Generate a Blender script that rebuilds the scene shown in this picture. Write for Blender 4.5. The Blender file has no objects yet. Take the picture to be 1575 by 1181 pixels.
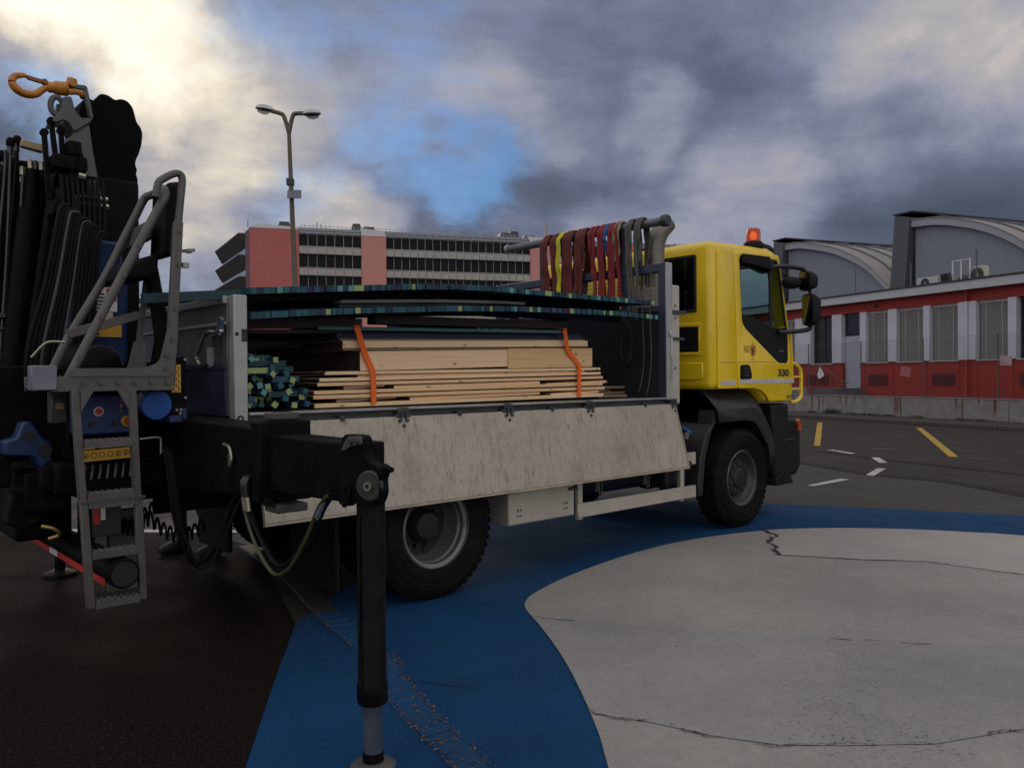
import bpy, bmesh, math, random
import numpy as np
from mathutils import Matrix, Vector
R = math.radians
rnd = random.Random(7)
sc = bpy.context.scene
col = sc.collection

# ------------------------------------------------------------------ camera
cam = bpy.data.cameras.new('camera')
cam.sensor_width = 36.0
cam.lens = 1240.0 / 1575.0 * 36.0
cam.clip_start = 0.05
cam.clip_end = 3000
camo = bpy.data.objects.new('camera', cam)
col.objects.link(camo)
camo.matrix_world = (Matrix.Translation((0, 0, 1.6)) @ Matrix.Rotation(math.pi / 2 - R(0.45), 4, 'X')
                     @ Matrix.Rotation(-0.008, 4, 'Z'))
sc.camera = camo
sc.view_settings.view_transform = 'Standard'
sc.view_settings.look = 'None'
sc.view_settings.exposure = 0.0
sc.view_settings.gamma = 1.0

# ------------------------------------------------------------------ world: broken cloud over a blue sky, low sun behind cloud
SUN_AZ, SUN_EL = -27.5, 21.5
world = bpy.data.worlds.new('World')
sc.world = world
world.use_nodes = True
wt = world.node_tree
wt.nodes.clear()
L = wt.links.new


def wn(t, **k):
    n = wt.nodes.new(t)
    for a, b in k.items():
        setattr(n, a, b)
    return n


def wmath(op, a, b=None, c=None, clamp=False):
    n = wn('ShaderNodeMath', operation=op, use_clamp=clamp)
    for i, x in enumerate((a, b, c)):
        if x is None:
            continue
        if isinstance(x, (int, float)):
            n.inputs[i].default_value = x
        else:
            L(x, n.inputs[i])
    return n.outputs[0]


def wnoise(vec, scale, detail, rough, dist=0.0):
    n = wn('ShaderNodeTexNoise')
    n.inputs['Scale'].default_value = scale
    n.inputs['Detail'].default_value = detail
    n.inputs['Roughness'].default_value = rough
    n.inputs['Distortion'].default_value = dist
    L(vec, n.inputs['Vector'])
    return n


tc = wn('ShaderNodeTexCoord')
DIR = tc.outputs['Generated']
sp = wn('ShaderNodeSeparateXYZ')
L(DIR, sp.inputs[0])
zz = wmath('ADD', wmath('MAXIMUM', sp.outputs[2], 0.0), 0.16)
cb = wn('ShaderNodeCombineXYZ')
px_ = wmath('DIVIDE', sp.outputs[0], zz)
py_ = wmath('DIVIDE', sp.outputs[1], zz)
# banks drawn out along the wind
L(wmath('MULTIPLY_ADD', px_, 0.80, wmath('MULTIPLY', py_, 0.25)), cb.inputs[0])
L(wmath('MULTIPLY_ADD', py_, 1.15, wmath('MULTIPLY', px_, -0.30)), cb.inputs[1])
PL = cb.outputs[0]
nA = wnoise(PL, 1.3, 11, 0.60, 0.3)
dst = wn('ShaderNodeVectorMath', operation='MULTIPLY')
L(DIR, dst.inputs[0])
dst.inputs[1].default_value = (1.0, 1.0, 2.1)
nB = wnoise(dst.outputs[0], 6.5, 12, 0.66, 0.25)
# warped direction so that the cloud banks keep ragged edges
nW = wnoise(DIR, 5.0, 7, 0.55)
sub = wn('ShaderNodeVectorMath', operation='SUBTRACT')
L(nW.outputs['Color'], sub.inputs[0])
sub.inputs[1].default_value = (0.5, 0.5, 0.5)
scl = wn('ShaderNodeVectorMath', operation='SCALE')
L(sub.outputs[0], scl.inputs[0])
scl.inputs['Scale'].default_value = 0.26
wad = wn('ShaderNodeVectorMath', operation='ADD')
L(DIR, wad.inputs[0])
L(scl.outputs[0], wad.inputs[1])
nrm = wn('ShaderNodeVectorMath', operation='NORMALIZE')
L(wad.outputs[0], nrm.inputs[0])
WD = nrm.outputs[0]


def lobe(az, el, w_in, w_out, weight, vec=None, stretch=None):
    """a soft bank of cloud (or a gap) round one compass direction"""
    d = (math.sin(R(az)) * math.cos(R(el)), math.cos(R(az)) * math.cos(R(el)), math.sin(R(el)))
    dt = wn('ShaderNodeVectorMath', operation='DOT_PRODUCT')
    L(vec or WD, dt.inputs[0])
    dt.inputs[1].default_value = d
    m = wn('ShaderNodeMapRange', interpolation_type='SMOOTHSTEP')
    L(dt.outputs['Value'], m.inputs['Value'])
    m.inputs['From Min'].default_value = math.cos(R(w_out))
    m.inputs['From Max'].default_value = math.cos(R(w_in))
    m.inputs['To Min'].default_value = 0
    m.inputs['To Max'].default_value = weight
    return m.outputs[0]


def total(xs):
    s = xs[0]
    for x in xs[1:]:
        s = wmath('ADD', s, x)
    return s


tone = total([
    lobe(-27.0, 22.5, 0.5, 9.5, 0.46), lobe(-27, 18, 0, 16, 0.05), lobe(-22.5, 13.5, 1, 7, 0.11), lobe(-18, 14, 1, 6, 0.08), lobe(-17, 18, 1, 7, 0.06),
    lobe(-21, 8, 0, 6, 0.12), lobe(-11, 10.5, 0, 4.5, 0.26), lobe(-8, 19, 0, 7, 0.06), lobe(-15.0, 16.5, 0, 6.5, 0.08), lobe(16, 15, 0, 5.5, -0.10), lobe(-1, 20, 0, 4, 0.10), lobe(9.8, 16.8, 0, 3.5, 0.13),
    lobe(16, 11.5, 0, 6, 0.10), lobe(22, 14, 0, 5, 0.06), lobe(28, 18.5, 1, 9, 0.14), lobe(32, 21, 1, 9, 0.08), lobe(9, 10.0, 0, 4, 0.10), lobe(4, 17.5, 0, 5, 0.04),
    lobe(-32, 15.5, 0, 5.5, -0.16), lobe(-5, 11.2, 1, 5, -0.10), lobe(1, 11.2, 1, 6, -0.15), lobe(8, 13, 1, 6, -0.08), lobe(10, 19.0, 2, 9, -0.06), lobe(17, 18.5, 2, 7, -0.05),
    lobe(27, 11.5, 2, 9, -0.20), lobe(33, 12, 2, 8, -0.10), lobe(-25.5, 8.5, 0, 4, -0.08)])
gap = total([
    lobe(-4, 15.4, 0.3, 4.6, 0.20), lobe(0.0, 15.6, 0.3, 4.0, 0.18), lobe(-8.5, 14.4, 0.3, 4.6, 0.24), lobe(-13.5, 12.2, 0.3, 4.0, 0.24), lobe(-19, 23.5, 0.3, 6, 0.24),
    lobe(-3, 12.8, 0.3, 4.0, 0.16), lobe(-32, 15.5, 0.3, 5, 0.24), lobe(-22, 5.6, 0.3, 4, 0.24), lobe(-11, 22, 0.3, 8, 0.20), lobe(-6, 18, 0.3, 8, 0.10), lobe(-1, 24, 0.3, 7, 0.12)])
val = wmath('ADD', wmath('MULTIPLY_ADD', nA.outputs['Fac'], 0.55, 0.195), wmath('MULTIPLY', wmath('SUBTRACT', nB.outputs['Fac'], 0.5), 0.30))
val = wmath('ADD', val, tone)
ramp = wn('ShaderNodeValToRGB')
L(val, ramp.inputs[0])
cr = ramp.color_ramp
stops = [(0.12, (.068, .082, .125)), (0.30, (.110, .132, .195)), (0.44, (.192, .215, .305)), (0.56, (.305, .320, .405)),
         (0.68, (.45, .43, .44)), (0.84, (.84, .75, .61)), (1.0, (1.20, 1.14, .97))]
cr.elements[0].position, cr.elements[0].color = stops[0][0], (*stops[0][1], 1)
cr.elements[1].position, cr.elements[1].color = stops[-1][0], (*stops[-1][1], 1)
for p_, c_ in stops[1:-1]:
    e_ = cr.elements.new(p_)
    e_.color = (*c_, 1)
sky = wn('ShaderNodeTexSky', sky_type='NISHITA', sun_disc=False)
sky.sun_elevation = R(SUN_EL)
sky.sun_rotation = R(SUN_AZ)
sky.air_density = 1.3
sky.dust_density = 0.4
sky.ozone_density = 2.0
gm = wn('ShaderNodeMapRange', interpolation_type='SMOOTHSTEP')
L(wmath('ADD', gap, wmath('MULTIPLY', wmath('SUBTRACT', nB.outputs['Fac'], 0.5), 1.0)), gm.inputs['Value'])
gm.inputs['From Min'].default_value = 0.08
gm.inputs['From Max'].default_value = 0.55
# the cloud deck overhead and behind the viewer is brighter and more even than the dark banks ahead
up = wn('ShaderNodeMapRange', interpolation_type='SMOOTHSTEP')
L(wmath('SUBTRACT', wmath('MULTIPLY', sp.outputs[2], 0.9), wmath('MULTIPLY', sp.outputs[1], 0.75)), up.inputs['Value'])
up.inputs['From Min'].default_value = -0.15
up.inputs['From Max'].default_value = 0.75
up.inputs['To Min'].default_value = 0.0
up.inputs['To Max'].default_value = 1.0
deck = wn('ShaderNodeMix', data_type='RGBA')
L(up.outputs[0], deck.inputs['Factor'])
deck.inputs['A'].default_value = (10, 10, 10, 1)
deck.inputs['B'].default_value = (38.0, 33.5, 25.0, 1)
c10 = wn('ShaderNodeVectorMath', operation='MULTIPLY')
L(ramp.outputs[0], c10.inputs[0])
L(deck.outputs['Result'], c10.inputs[1])
mx = wn('ShaderNodeMix', data_type='RGBA')
L(wmath('MULTIPLY', gm.outputs[0], 0.70), mx.inputs['Factor'])
L(c10.outputs[0], mx.inputs['A'])
ssc = wn('ShaderNodeVectorMath', operation='MULTIPLY')
L(sky.outputs[0], ssc.inputs[0])
ssc.inputs[1].default_value = (0.30, 0.52, 0.88)
L(ssc.outputs[0], mx.inputs['B'])
bg = wn('ShaderNodeBackground')
L(mx.outputs['Result'], bg.inputs['Color'])
bg.inputs['Strength'].default_value = 0.10
wo = wn('ShaderNodeOutputWorld')
L(bg.outputs[0], wo.inputs[0])

sun = bpy.data.lights.new('sun', 'SUN')
sun.energy = 0.5
sun.angle = R(14)
sun.color = (1.0, 0.86, 0.66)
suno = bpy.data.objects.new('sun', sun)
col.objects.link(suno)
sd = Vector((math.sin(R(SUN_AZ)) * math.cos(R(SUN_EL)), math.cos(R(SUN_AZ)) * math.cos(R(SUN_EL)), math.sin(R(SUN_EL))))
suno.rotation_euler = sd.to_track_quat('Z', 'Y').to_euler()
suno.location = sd * 60

# ------------------------------------------------------------------ materials
MATS = {}


def M(name, c, rough=.6, metal=0., var=.18, scale=7., bump=0., bscale=60., stretch=(1, 1, 1), spec=.5, coat=0., dirt=0., dirtc=(.05, .04, .03), dscale=2.2, hue=None):
    if name in MATS:
        return MATS[name]
    m = bpy.data.materials.new(name)
    m.use_nodes = True
    t = m.node_tree
    l = t.links.new
    b = t.nodes['Principled BSDF']
    b.inputs['Roughness'].default_value = rough
    b.inputs['Metallic'].default_value = metal
    b.inputs['Specular IOR Level'].default_value = spec
    b.inputs['Coat Weight'].default_value = coat
    tcn = t.nodes.new('ShaderNodeTexCoord')
    mp = t.nodes.new('ShaderNodeMapping')
    mp.inputs['Scale'].default_value = stretch
    l(tcn.outputs['Object'], mp.inputs[0])
    n = t.nodes.new('ShaderNodeTexNoise')
    n.inputs['Scale'].default_value = scale
    n.inputs['Detail'].default_value = 8
    n.inputs['Roughness'].default_value = .62
    l(mp.outputs[0], n.inputs['Vector'])
    r = t.nodes.new('ShaderNodeValToRGB')
    r.color_ramp.elements[0].position = .3
    r.color_ramp.elements[1].position = .7
    c2 = hue or c
    r.color_ramp.elements[0].color = (*[x * (1 - var) for x in c], 1)
    r.color_ramp.elements[1].color = (*[min(1, x * (1 + var)) for x in c2], 1)
    l(n.outputs['Fac'], r.inputs[0])
    out = r.outputs[0]
    if dirt:
        n2 = t.nodes.new('ShaderNodeTexNoise')
        n2.inputs['Scale'].default_value = dscale
        n2.inputs['Detail'].default_value = 10
        n2.inputs['Roughness'].default_value = .7
        l(mp.outputs[0], n2.inputs['Vector'])
        mr = t.nodes.new('ShaderNodeMapRange')
        mr.inputs['From Min'].default_value = .48
        mr.inputs['From Max'].default_value = .72
        mr.inputs['To Max'].default_value = dirt
        l(n2.outputs['Fac'], mr.inputs['Value'])
        mi = t.nodes.new('ShaderNodeMix')
        mi.data_type = 'RGBA'
        l(mr.outputs[0], mi.inputs['Factor'])
        l(out, mi.inputs['A'])
        mi.inputs['B'].default_value = (*dirtc, 1)
        out = mi.outputs['Result']
    l(out, b.inputs['Base Color'])
    mr2 = t.nodes.new('ShaderNodeMapRange')
    l(n.outputs['Fac'], mr2.inputs['Value'])
    mr2.inputs['To Min'].default_value = max(.04, rough - .12)
    mr2.inputs['To Max'].default_value = min(1, rough + .12)
    l(mr2.outputs[0], b.inputs['Roughness'])
    if bump:
        n3 = t.nodes.new('ShaderNodeTexNoise')
        n3.inputs['Scale'].default_value = bscale
        n3.inputs['Detail'].default_value = 6
        l(mp.outputs[0], n3.inputs['Vector'])
        bp = t.nodes.new('ShaderNodeBump')
        bp.inputs['Strength'].default_value = bump
        bp.inputs['Distance'].default_value = .01
        l(n3.outputs['Fac'], bp.inputs['Height'])
        l(bp.outputs[0], b.inputs['Normal'])
    m.diffuse_color = (*c, 1)
    MATS[name] = m
    return m


def ground_mat(name, c, patch, grit, gritc, rough=.85, spec=.3, patchc=None, speck=0.0, speckc=(.01, .01, .015), bump=.5):
    """asphalt or paint on asphalt: fine aggregate, broad patches, worn-through dots"""
    m = bpy.data.materials.new(name)
    m.use_nodes = True
    t = m.node_tree
    l = t.links.new
    b = t.nodes['Principled BSDF']
    b.inputs['Specular IOR Level'].default_value = spec
    tcn = t.nodes.new('ShaderNodeTexCoord')
    def noise(s, d=8, r_=.6):
        n = t.nodes.new('ShaderNodeTexNoise')
        n.inputs['Scale'].default_value = s
        n.inputs['Detail'].default_value = d
        n.inputs['Roughness'].default_value = r_
        l(tcn.outputs['Object'], n.inputs['Vector'])
        return n.outputs['Fac']
    def mixc(f, a, bcol):
        n = t.nodes.new('ShaderNodeMix')
        n.data_type = 'RGBA'
        l(f, n.inputs['Factor'])
        if isinstance(a, tuple):
            n.inputs['A'].default_value = (*a, 1)
        else:
            l(a, n.inputs['A'])
        n.inputs['B'].default_value = (*bcol, 1)
        return n.outputs['Result']
    def rng(v, a, bb, c0=0., c1=1.):
        n = t.nodes.new('ShaderNodeMapRange')
        l(v, n.inputs['Value'])
        for k, x in zip(('From Min', 'From Max', 'To Min', 'To Max'), (a, bb, c0, c1)):
            n.inputs[k].default_value = x
        return n.outputs[0]
    base = mixc(rng(noise(.55, 6), .38, .66), c, patchc or tuple(x * (1 - patch) for x in c))
    base = mixc(rng(noise(3.3, 10, .7), .45, .75, 0, .55), base, tuple(x * (1 - .6 * patch) for x in c))
    base = mixc(rng(noise(17, 10, .72), .50, .72, 0, .65), base, tuple(x * (1 - .75 * patch) for x in c))
    base = mixc(rng(noise(11, 10, .72), .54, .76, 0, .5), base, tuple(min(1, x * (1 + .55 * patch)) for x in c))
    g = noise(70, 4, .65)
    base = mixc(rng(g, .52, .70, 0, grit), base, gritc)
    if speck:
        w = noise(38, 6, .75)
        dens = rng(noise(.9, 5), .36, .66, .0, .125)
        s_ = t.nodes.new('ShaderNodeMath')
        s_.operation = 'ADD'
        l(w, s_.inputs[0])
        l(dens, s_.inputs[1])
        base = mixc(rng(s_.outputs[0], .66, .74, 0, speck), base, speckc)
    l(base, b.inputs['Base Color'])
    l(rng(noise(1.2, 6), .3, .7, rough - .15, min(1, rough + .1)), b.inputs['Roughness'])
    vo = t.nodes.new('ShaderNodeTexVoronoi')
    vo.inputs['Scale'].default_value = 130
    l(tcn.outputs['Object'], vo.inputs['Vector'])
    bp = t.nodes.new('ShaderNodeBump')
    bp.inputs['Strength'].default_value = bump
    bp.inputs['Distance'].default_value = .006
    l(vo.outputs['Distance'], bp.inputs['Height'])
    l(bp.outputs[0], b.inputs['Normal'])
    return m


def glass(name, tint=(.6, .68, .66), rough=.02, alpha=.75):
    m = bpy.data.materials.new(name)
    m.use_nodes = True
    t = m.node_tree
    b = t.nodes['Principled BSDF']
    out = t.nodes['Material Output']
    b.inputs['Base Color'].default_value = (.01, .012, .012, 1)
    b.inputs['Roughness'].default_value = rough
    b.inputs['IOR'].default_value = 1.5
    tr = t.nodes.new('ShaderNodeBsdfTransparent')
    tr.inputs[0].default_value = (*tint, 1)
    mx_ = t.nodes.new('ShaderNodeMixShader')
    mx_.inputs[0].default_value = alpha
    t.links.new(b.outputs[0], mx_.inputs[1])
    t.links.new(tr.outputs[0], mx_.inputs[2])
    t.links.new(mx_.outputs[0], out.inputs[0])
    return m


black = M('black_paint', (.012, .012, .014), .45, var=.3, bump=.05)
blackp = M('black_plastic', (.009, .009, .0093), .65, var=.25, bump=.12, bscale=220, spec=.2)
rubber = M('tyre_rubber', (.0080, .0072, .0068), .9, var=.35, scale=14, bump=.15, spec=.1, dirt=.5, dirtc=(.024, .020, .017), dscale=5)
steel = M('dull_galvanised_steel', (.30, .31, .31), .5, .55, var=.22, scale=10, bump=.05, dirt=.45, dirtc=(.10, .09, .075))
alum = M('worn_aluminium', (.36, .36, .355), .48, .5, var=.16, scale=9, dirt=.4, dirtc=(.12, .11, .095))
darksteel = M('dark_grey_steel', (.055, .06, .066), .55, .3, var=.25, dirt=.4, dirtc=(.05, .035, .02))
chassisb = M('chassis_black', (.008, .008, .010), .7, var=.35, spec=.12, dirt=.5, dirtc=(.018, .015, .012))
craneblue = M('crane_blue', (.0025, .024, .092), .42, var=.22, dirt=.35, dirtc=(.01, .02, .04))
yellow = M('cab_yellow', (.79, .555, .010), .32, var=.05, scale=2.2, coat=.4, bump=.015, bscale=4, dirt=.22, dirtc=(.36, .22, .03), dscale=1.6)
hookor = M('hook_orange', (.48, .185, .016), .5, var=.22, scale=16, dirt=.55, dirtc=(.10, .05, .02), dscale=9)
navy = M('navy_frame', (.03, .036, .062), .55, .15, var=.2, dirt=.3, dirtc=(.08, .08, .08))
beige = M('beige_guard', (.46, .43, .36), .5, .15, var=.08, dirt=.35, dirtc=(.22, .18, .13))
rimgrey = M('wheel_silver', (.20, .195, .185), .45, .5, var=.2, dirt=.6, dirtc=(.07, .055, .04), dscale=6)
rimdark = M('wheel_dark', (.022, .021, .02), .55, .3, var=.3, dirt=.5, dirtc=(.05, .04, .03), dscale=8)
stickor = M('sticker_orange', (.55, .30, .03), .5, var=.08)
stickwh = M('sticker_white', (.68, .68, .66), .5, var=.06)
stickrd = M('sticker_red', (.50, .03, .03), .5, var=.08)
ink = M('printed_black', (.01, .01, .01), .5, var=.1)
chrome = M('bright_steel', (.62, .63, .64), .22, .95, var=.1)
seatm = M('seat_vinyl', (.006, .006, .0065), .65, var=.2, bump=.1, spec=.12)

# ------------------------------------------------------------------ mesh helper
FR = {'world': ((0, 0, 0), 0.0), 'truck': ((-0.60687, 5.76853, 0), R(42.2965)), 'red': ((12.69427, 25.70946, 0), math.atan2(-0.92848583, 0.37136784)),
      'pink': ((-32.7, 120.0, 0), math.atan(0.31))}
ORI = {}


def tag(o, label=None, category=None, group=None, kind=None):
    if label:
        o['label'] = label
    if category:
        o['category'] = category
    if group:
        o['group'] = group
    if kind:
        o['kind'] = kind
    return o


def place(o, c, parent, frame):
    ORI[o.name] = Vector(c)
    if parent:
        o.parent = parent
        o.location = Vector(c) - ORI[parent.name]
    else:
        O_, a = FR[frame]
        o.location = Vector(O_) + Matrix.Rotation(a, 3, 'Z') @ Vector(c)
        o.rotation_euler = (0, 0, a)


def empty(name, c, frame='truck', **k):
    o = bpy.data.objects.new(name, None)
    o.empty_display_size = .2
    col.objects.link(o)
    place(o, c, None, frame)
    return tag(o, **k)


class MB:
    def __init__(s):
        s.v, s.f, s.m = [], [], []

    def add(s, vs, fs, mi=0):
        n = len(s.v)
        s.v += [tuple(map(float, p)) for p in vs]
        s.f += [tuple(i + n for i in f) for f in fs]
        s.m += [mi] * len(fs)
        return s

    def hexa(s, p, mi=0):
        return s.add(p, [(0, 3, 2, 1), (4, 5, 6, 7), (0, 1, 5, 4), (1, 2, 6, 5), (2, 3, 7, 6), (3, 0, 4, 7)], mi)

    def box(s, x0, x1, y0, y1, z0, z1, mi=0):
        return s.hexa([(x0, y0, z0), (x1, y0, z0), (x1, y1, z0), (x0, y1, z0), (x0, y0, z1), (x1, y0, z1), (x1, y1, z1), (x0, y1, z1)], mi)

    def obox(s, c, size, rot=(0, 0, 0), mi=0):
        from mathutils import Euler
        Rm = Euler(rot).to_matrix()
        a, b, d = [q / 2 for q in size]
        return s.hexa([Vector(c) + Rm @ Vector(q) for q in ((-a, -b, -d), (a, -b, -d), (a, b, -d), (-a, b, -d), (-a, -b, d), (a, -b, d), (a, b, d), (-a, b, d))], mi)

    def bar(s, p, q, w, h, mi=0, up=(0, 0, 1)):
        p, q = Vector(p), Vector(q)
        d = (q - p).normalized()
        u = Vector(up)
        if abs(d.dot(u)) > .98:
            u = Vector((1, 0, 0))
        x = d.cross(u).normalized() * w / 2
        y = x.cross(d).normalized() * h / 2
        return s.hexa([p - x - y, p + x - y, q + x - y, q - x - y, p - x + y, p + x + y, q + x + y, q - x + y], mi)

    def cyl(s, p, q, r0, r1=None, n=16, mi=0):
        p, q = Vector(p), Vector(q)
        r1 = r0 if r1 is None else r1
        d = (q - p).normalized()
        u = Vector((0, 0, 1)) if abs(d.z) < .9 else Vector((1, 0, 0))
        x = d.cross(u).normalized()
        y = d.cross(x)
        vs = []
        for c, r in ((p, r0), (q, r1)):
            vs += [c + (x * math.cos(2 * math.pi * i / n) + y * math.sin(2 * math.pi * i / n)) * r for i in range(n)]
        fs = [(i, (i + 1) % n, n + (i + 1) % n, n + i) for i in range(n)] + [tuple(range(n)), tuple(range(n, 2 * n))]
        return s.add(vs, fs, mi)

    def tube(s, pts, r, n=8, mi=0, closed=False, flat=None, taper=None):
        pts = [Vector(p) for p in pts]
        k = len(pts)
        vs, X = [], None
        for i, p in enumerate(pts):
            if closed:
                d = pts[(i + 1) % k] - pts[i - 1]
            else:
                d = pts[min(i + 1, k - 1)] - pts[max(i - 1, 0)]
            d.normalize()
            if X is None:
                u = Vector((0, 0, 1)) if abs(d.z) < .9 else Vector((1, 0, 0))
                X = d.cross(u).normalized()
                if flat:
                    X = (Vector(flat) - d * d.dot(Vector(flat))).normalized()
            elif flat:
                X = (Vector(flat) - d * d.dot(Vector(flat))).normalized()
            else:
                X = (X - d * d.dot(X)).normalized()
            Y = d.cross(X)
            rr = r if taper is None else r * taper[i]
            rx, ry = (rr, rr) if not isinstance(rr, tuple) else rr
            vs += [p + X * math.cos(2 * math.pi * j / n) * rx + Y * math.sin(2 * math.pi * j / n) * ry for j in range(n)]
        fs = []
        for i in range(k if closed else k - 1):
            a, b = i * n, ((i + 1) % k) * n
            fs += [(a + j, a + (j + 1) % n, b + (j + 1) % n, b + j) for j in range(n)]
        if not closed:
            fs += [tuple(range(n)), tuple(range((k - 1) * n, k * n))]
        return s.add(vs, fs, mi)

    def ribbon(s, pts, w, t, wd, mi=0):
        """flat webbing: rectangular section, width along wd"""
        pts = [Vector(p) for p in pts]
        wd = Vector(wd)
        k = len(pts)
        vs = []
        for i, p in enumerate(pts):
            d = (pts[min(i + 1, k - 1)] - pts[max(i - 1, 0)]).normalized()
            X = (wd - d * d.dot(wd)).normalized()
            Y = d.cross(X).normalized()
            vs += [p + X * w / 2 + Y * t / 2, p - X * w / 2 + Y * t / 2, p - X * w / 2 - Y * t / 2, p + X * w / 2 - Y * t / 2]
        fs = []
        for i in range(k - 1):
            a, b = 4 * i, 4 * i + 4
            fs += [(a + j, a + (j + 1) % 4, b + (j + 1) % 4, b + j) for j in range(4)]
        fs += [(0, 1, 2, 3), (4 * k - 4, 4 * k - 3, 4 * k - 2, 4 * k - 1)]
        return s.add(vs, fs, mi)

    def prism(s, poly, ax, a0, a1, mi=0):
        n = len(poly)
        def P(a, b, t):
            return (t, a, b) if ax == 0 else (a, t, b) if ax == 1 else (a, b, t)
        vs = [P(a, b, a0) for a, b in poly] + [P(a, b, a1) for a, b in poly]
        fs = [(i, (i + 1) % n, n + (i + 1) % n, n + i) for i in range(n)] + [tuple(range(n)), tuple(range(n, 2 * n))]
        return s.add(vs, fs, mi)

    def lathe(s, prof, c, d=(0, 1, 0), n=32, mi=0, cap=False):
        c, d = Vector(c), Vector(d).normalized()
        u = Vector((0, 0, 1)) if abs(d.z) < .9 else Vector((1, 0, 0))
        x = d.cross(u).normalized()
        y = d.cross(x)
        vs = []
        for r, t in prof:
            vs += [c + d * t + (x * math.cos(2 * math.pi * i / n) + y * math.sin(2 * math.pi * i / n)) * r for i in range(n)]
        fs = []
        for k in range(len(prof) - 1):
            a, b = k * n, (k + 1) * n
            fs += [(a + i, a + (i + 1) % n, b + (i + 1) % n, b + i) for i in range(n)]
        if cap:
            fs += [tuple(range(n)), tuple(range((len(prof) - 1) * n, len(prof) * n))]
        return s.add(vs, fs, mi)

    def ball(s, c, r, n=12, mi=0):
        rx, ry, rz = r if isinstance(r, tuple) else (r, r, r)
        vs, fs, m = [], [], n // 2
        for i in range(m + 1):
            th = math.pi * i / m
            for j in range(n):
                ph = 2 * math.pi * j / n
                vs.append((c[0] + rx * math.sin(th) * math.cos(ph), c[1] + ry * math.sin(th) * math.sin(ph), c[2] + rz * math.cos(th)))
        for i in range(m):
            for j in range(n):
                fs.append((i * n + j, i * n + (j + 1) % n, (i + 1) * n + (j + 1) % n, (i + 1) * n + j))
        return s.add(vs, fs, mi)

    def mesh(s, me, c, rx, mi=0):
        """add a bpy mesh, mapped by 3x3 rx then moved to c"""
        return s.add([Vector(c) + rx @ v.co for v in me.vertices], [tuple(p.vertices) for p in me.polygons], mi)

    def build(s, name, mats, parent=None, bevel=0., seg=2, frame='truck', smooth=35, origin=None, sheet=False, **k):
        if not isinstance(mats, (list, tuple)):
            mats = [mats]
        A = np.array(s.v)
        lo, hi = A.min(0), A.max(0)
        c = Vector(origin) if origin is not None else Vector(((lo[0] + hi[0]) / 2, (lo[1] + hi[1]) / 2, lo[2]))
        me = bpy.data.meshes.new(name)
        me.from_pydata([tuple(np.array(p) - np.array(c)) for p in s.v], [], s.f)
        for mt in mats:
            me.materials.append(mt)
        me.polygons.foreach_set('material_index', s.m)
        bm = bmesh.new()
        bm.from_mesh(me)
        bmesh.ops.remove_doubles(bm, verts=bm.verts, dist=1e-6)
        if not sheet:
            bmesh.ops.recalc_face_normals(bm, faces=bm.faces)
        bm.to_mesh(me)
        bm.free()
        if smooth:
            me.polygons.foreach_set('use_smooth', [True] * len(me.polygons))
            me.set_sharp_from_angle(angle=R(smooth))
        o = bpy.data.objects.new(name, me)
        col.objects.link(o)
        place(o, c, parent, frame)
        if bevel:
            b = o.modifiers.new('bevel', 'BEVEL')
            b.width = bevel
            b.segments = seg
            b.limit_method = 'ANGLE'
            b.angle_limit = R(40)
        return tag(o, **k)


def text_mesh(body, size, extrude=.001, fat=0.):
    cu = bpy.data.curves.new('lettering', 'FONT')
    cu.body = body
    cu.size = size
    cu.extrude = extrude
    cu.offset = fat
    cu.align_x = 'CENTER'
    o = bpy.data.objects.new('lettering', cu)
    col.objects.link(o)
    dg = bpy.context.evaluated_depsgraph_get()
    me = bpy.data.meshes.new_from_object(o.evaluated_get(dg))
    bpy.data.objects.remove(o)
    return me


def sheet(name, pts, z, mt, frame='world', **k):
    return MB().add([(a, b, z) for a, b in pts], [tuple(range(len(pts)))]).build(name, mt, frame=frame, smooth=0, origin=(0, 0, z), kind='structure', **k)


def evaluated(o):
    dg = bpy.context.evaluated_depsgraph_get()
    return bpy.data.meshes.new_from_object(o.evaluated_get(dg))


def ipl(xs, ys):
    return lambda t: float(np.interp(t, xs, ys))


def smooth_path(pts, n=6):
    """Catmull-Rom through points"""
    P = [Vector(p) for p in pts]
    P = [P[0] * 2 - P[1]] + P + [P[-1] * 2 - P[-2]]
    out = []
    for i in range(1, len(P) - 2):
        a, b, c, d = P[i - 1:i + 3]
        for j in range(n):
            t = j / n
            out.append(.5 * ((2 * b) + (c - a) * t + (2 * a - 5 * b + 4 * c - d) * t * t + (3 * b - a - 3 * c + d) * t ** 3))
    out.append(P[-2])
    return out

# ================================================================== the ground
g_asph = ground_mat('asphalt', (.036, .031, .028), .28, .5, (.075, .067, .06), rough=.88, spec=.2)
g_dark = ground_mat('dark_shaded_asphalt', (.0105, .0074, .0057), .35, .75, (.062, .045, .033), rough=.92, spec=.05, bump=.9)  # brown-black asphalt; the left foreground's shade is put into its colour too
g_lite = ground_mat('lighter_asphalt', (.046, .042, .038), .2, .4, (.09, .085, .08), rough=.85)
g_blue = ground_mat('blue_road_paint', (.0020, .050, .142), .45, .55, (.007, .095, .25), rough=.85, spec=.2, speck=.6, speckc=(.003, .014, .04), bump=1.0)
g_whit = ground_mat('white_road_paint', (.300, .284, .262), .50, .45, (.43, .41, .385), patchc=(.215, .203, .190), rough=.88, spec=.2, speck=.8, speckc=(.05, .05, .055), bump=.6)
g_whit2 = ground_mat('worn_white_paint', (.285, .274, .264), .50, .45, (.42, .40, .39), patchc=(.185, .183, .192), rough=.88, spec=.2, speck=.95, speckc=(.035, .037, .05), bump=.6)
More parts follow.
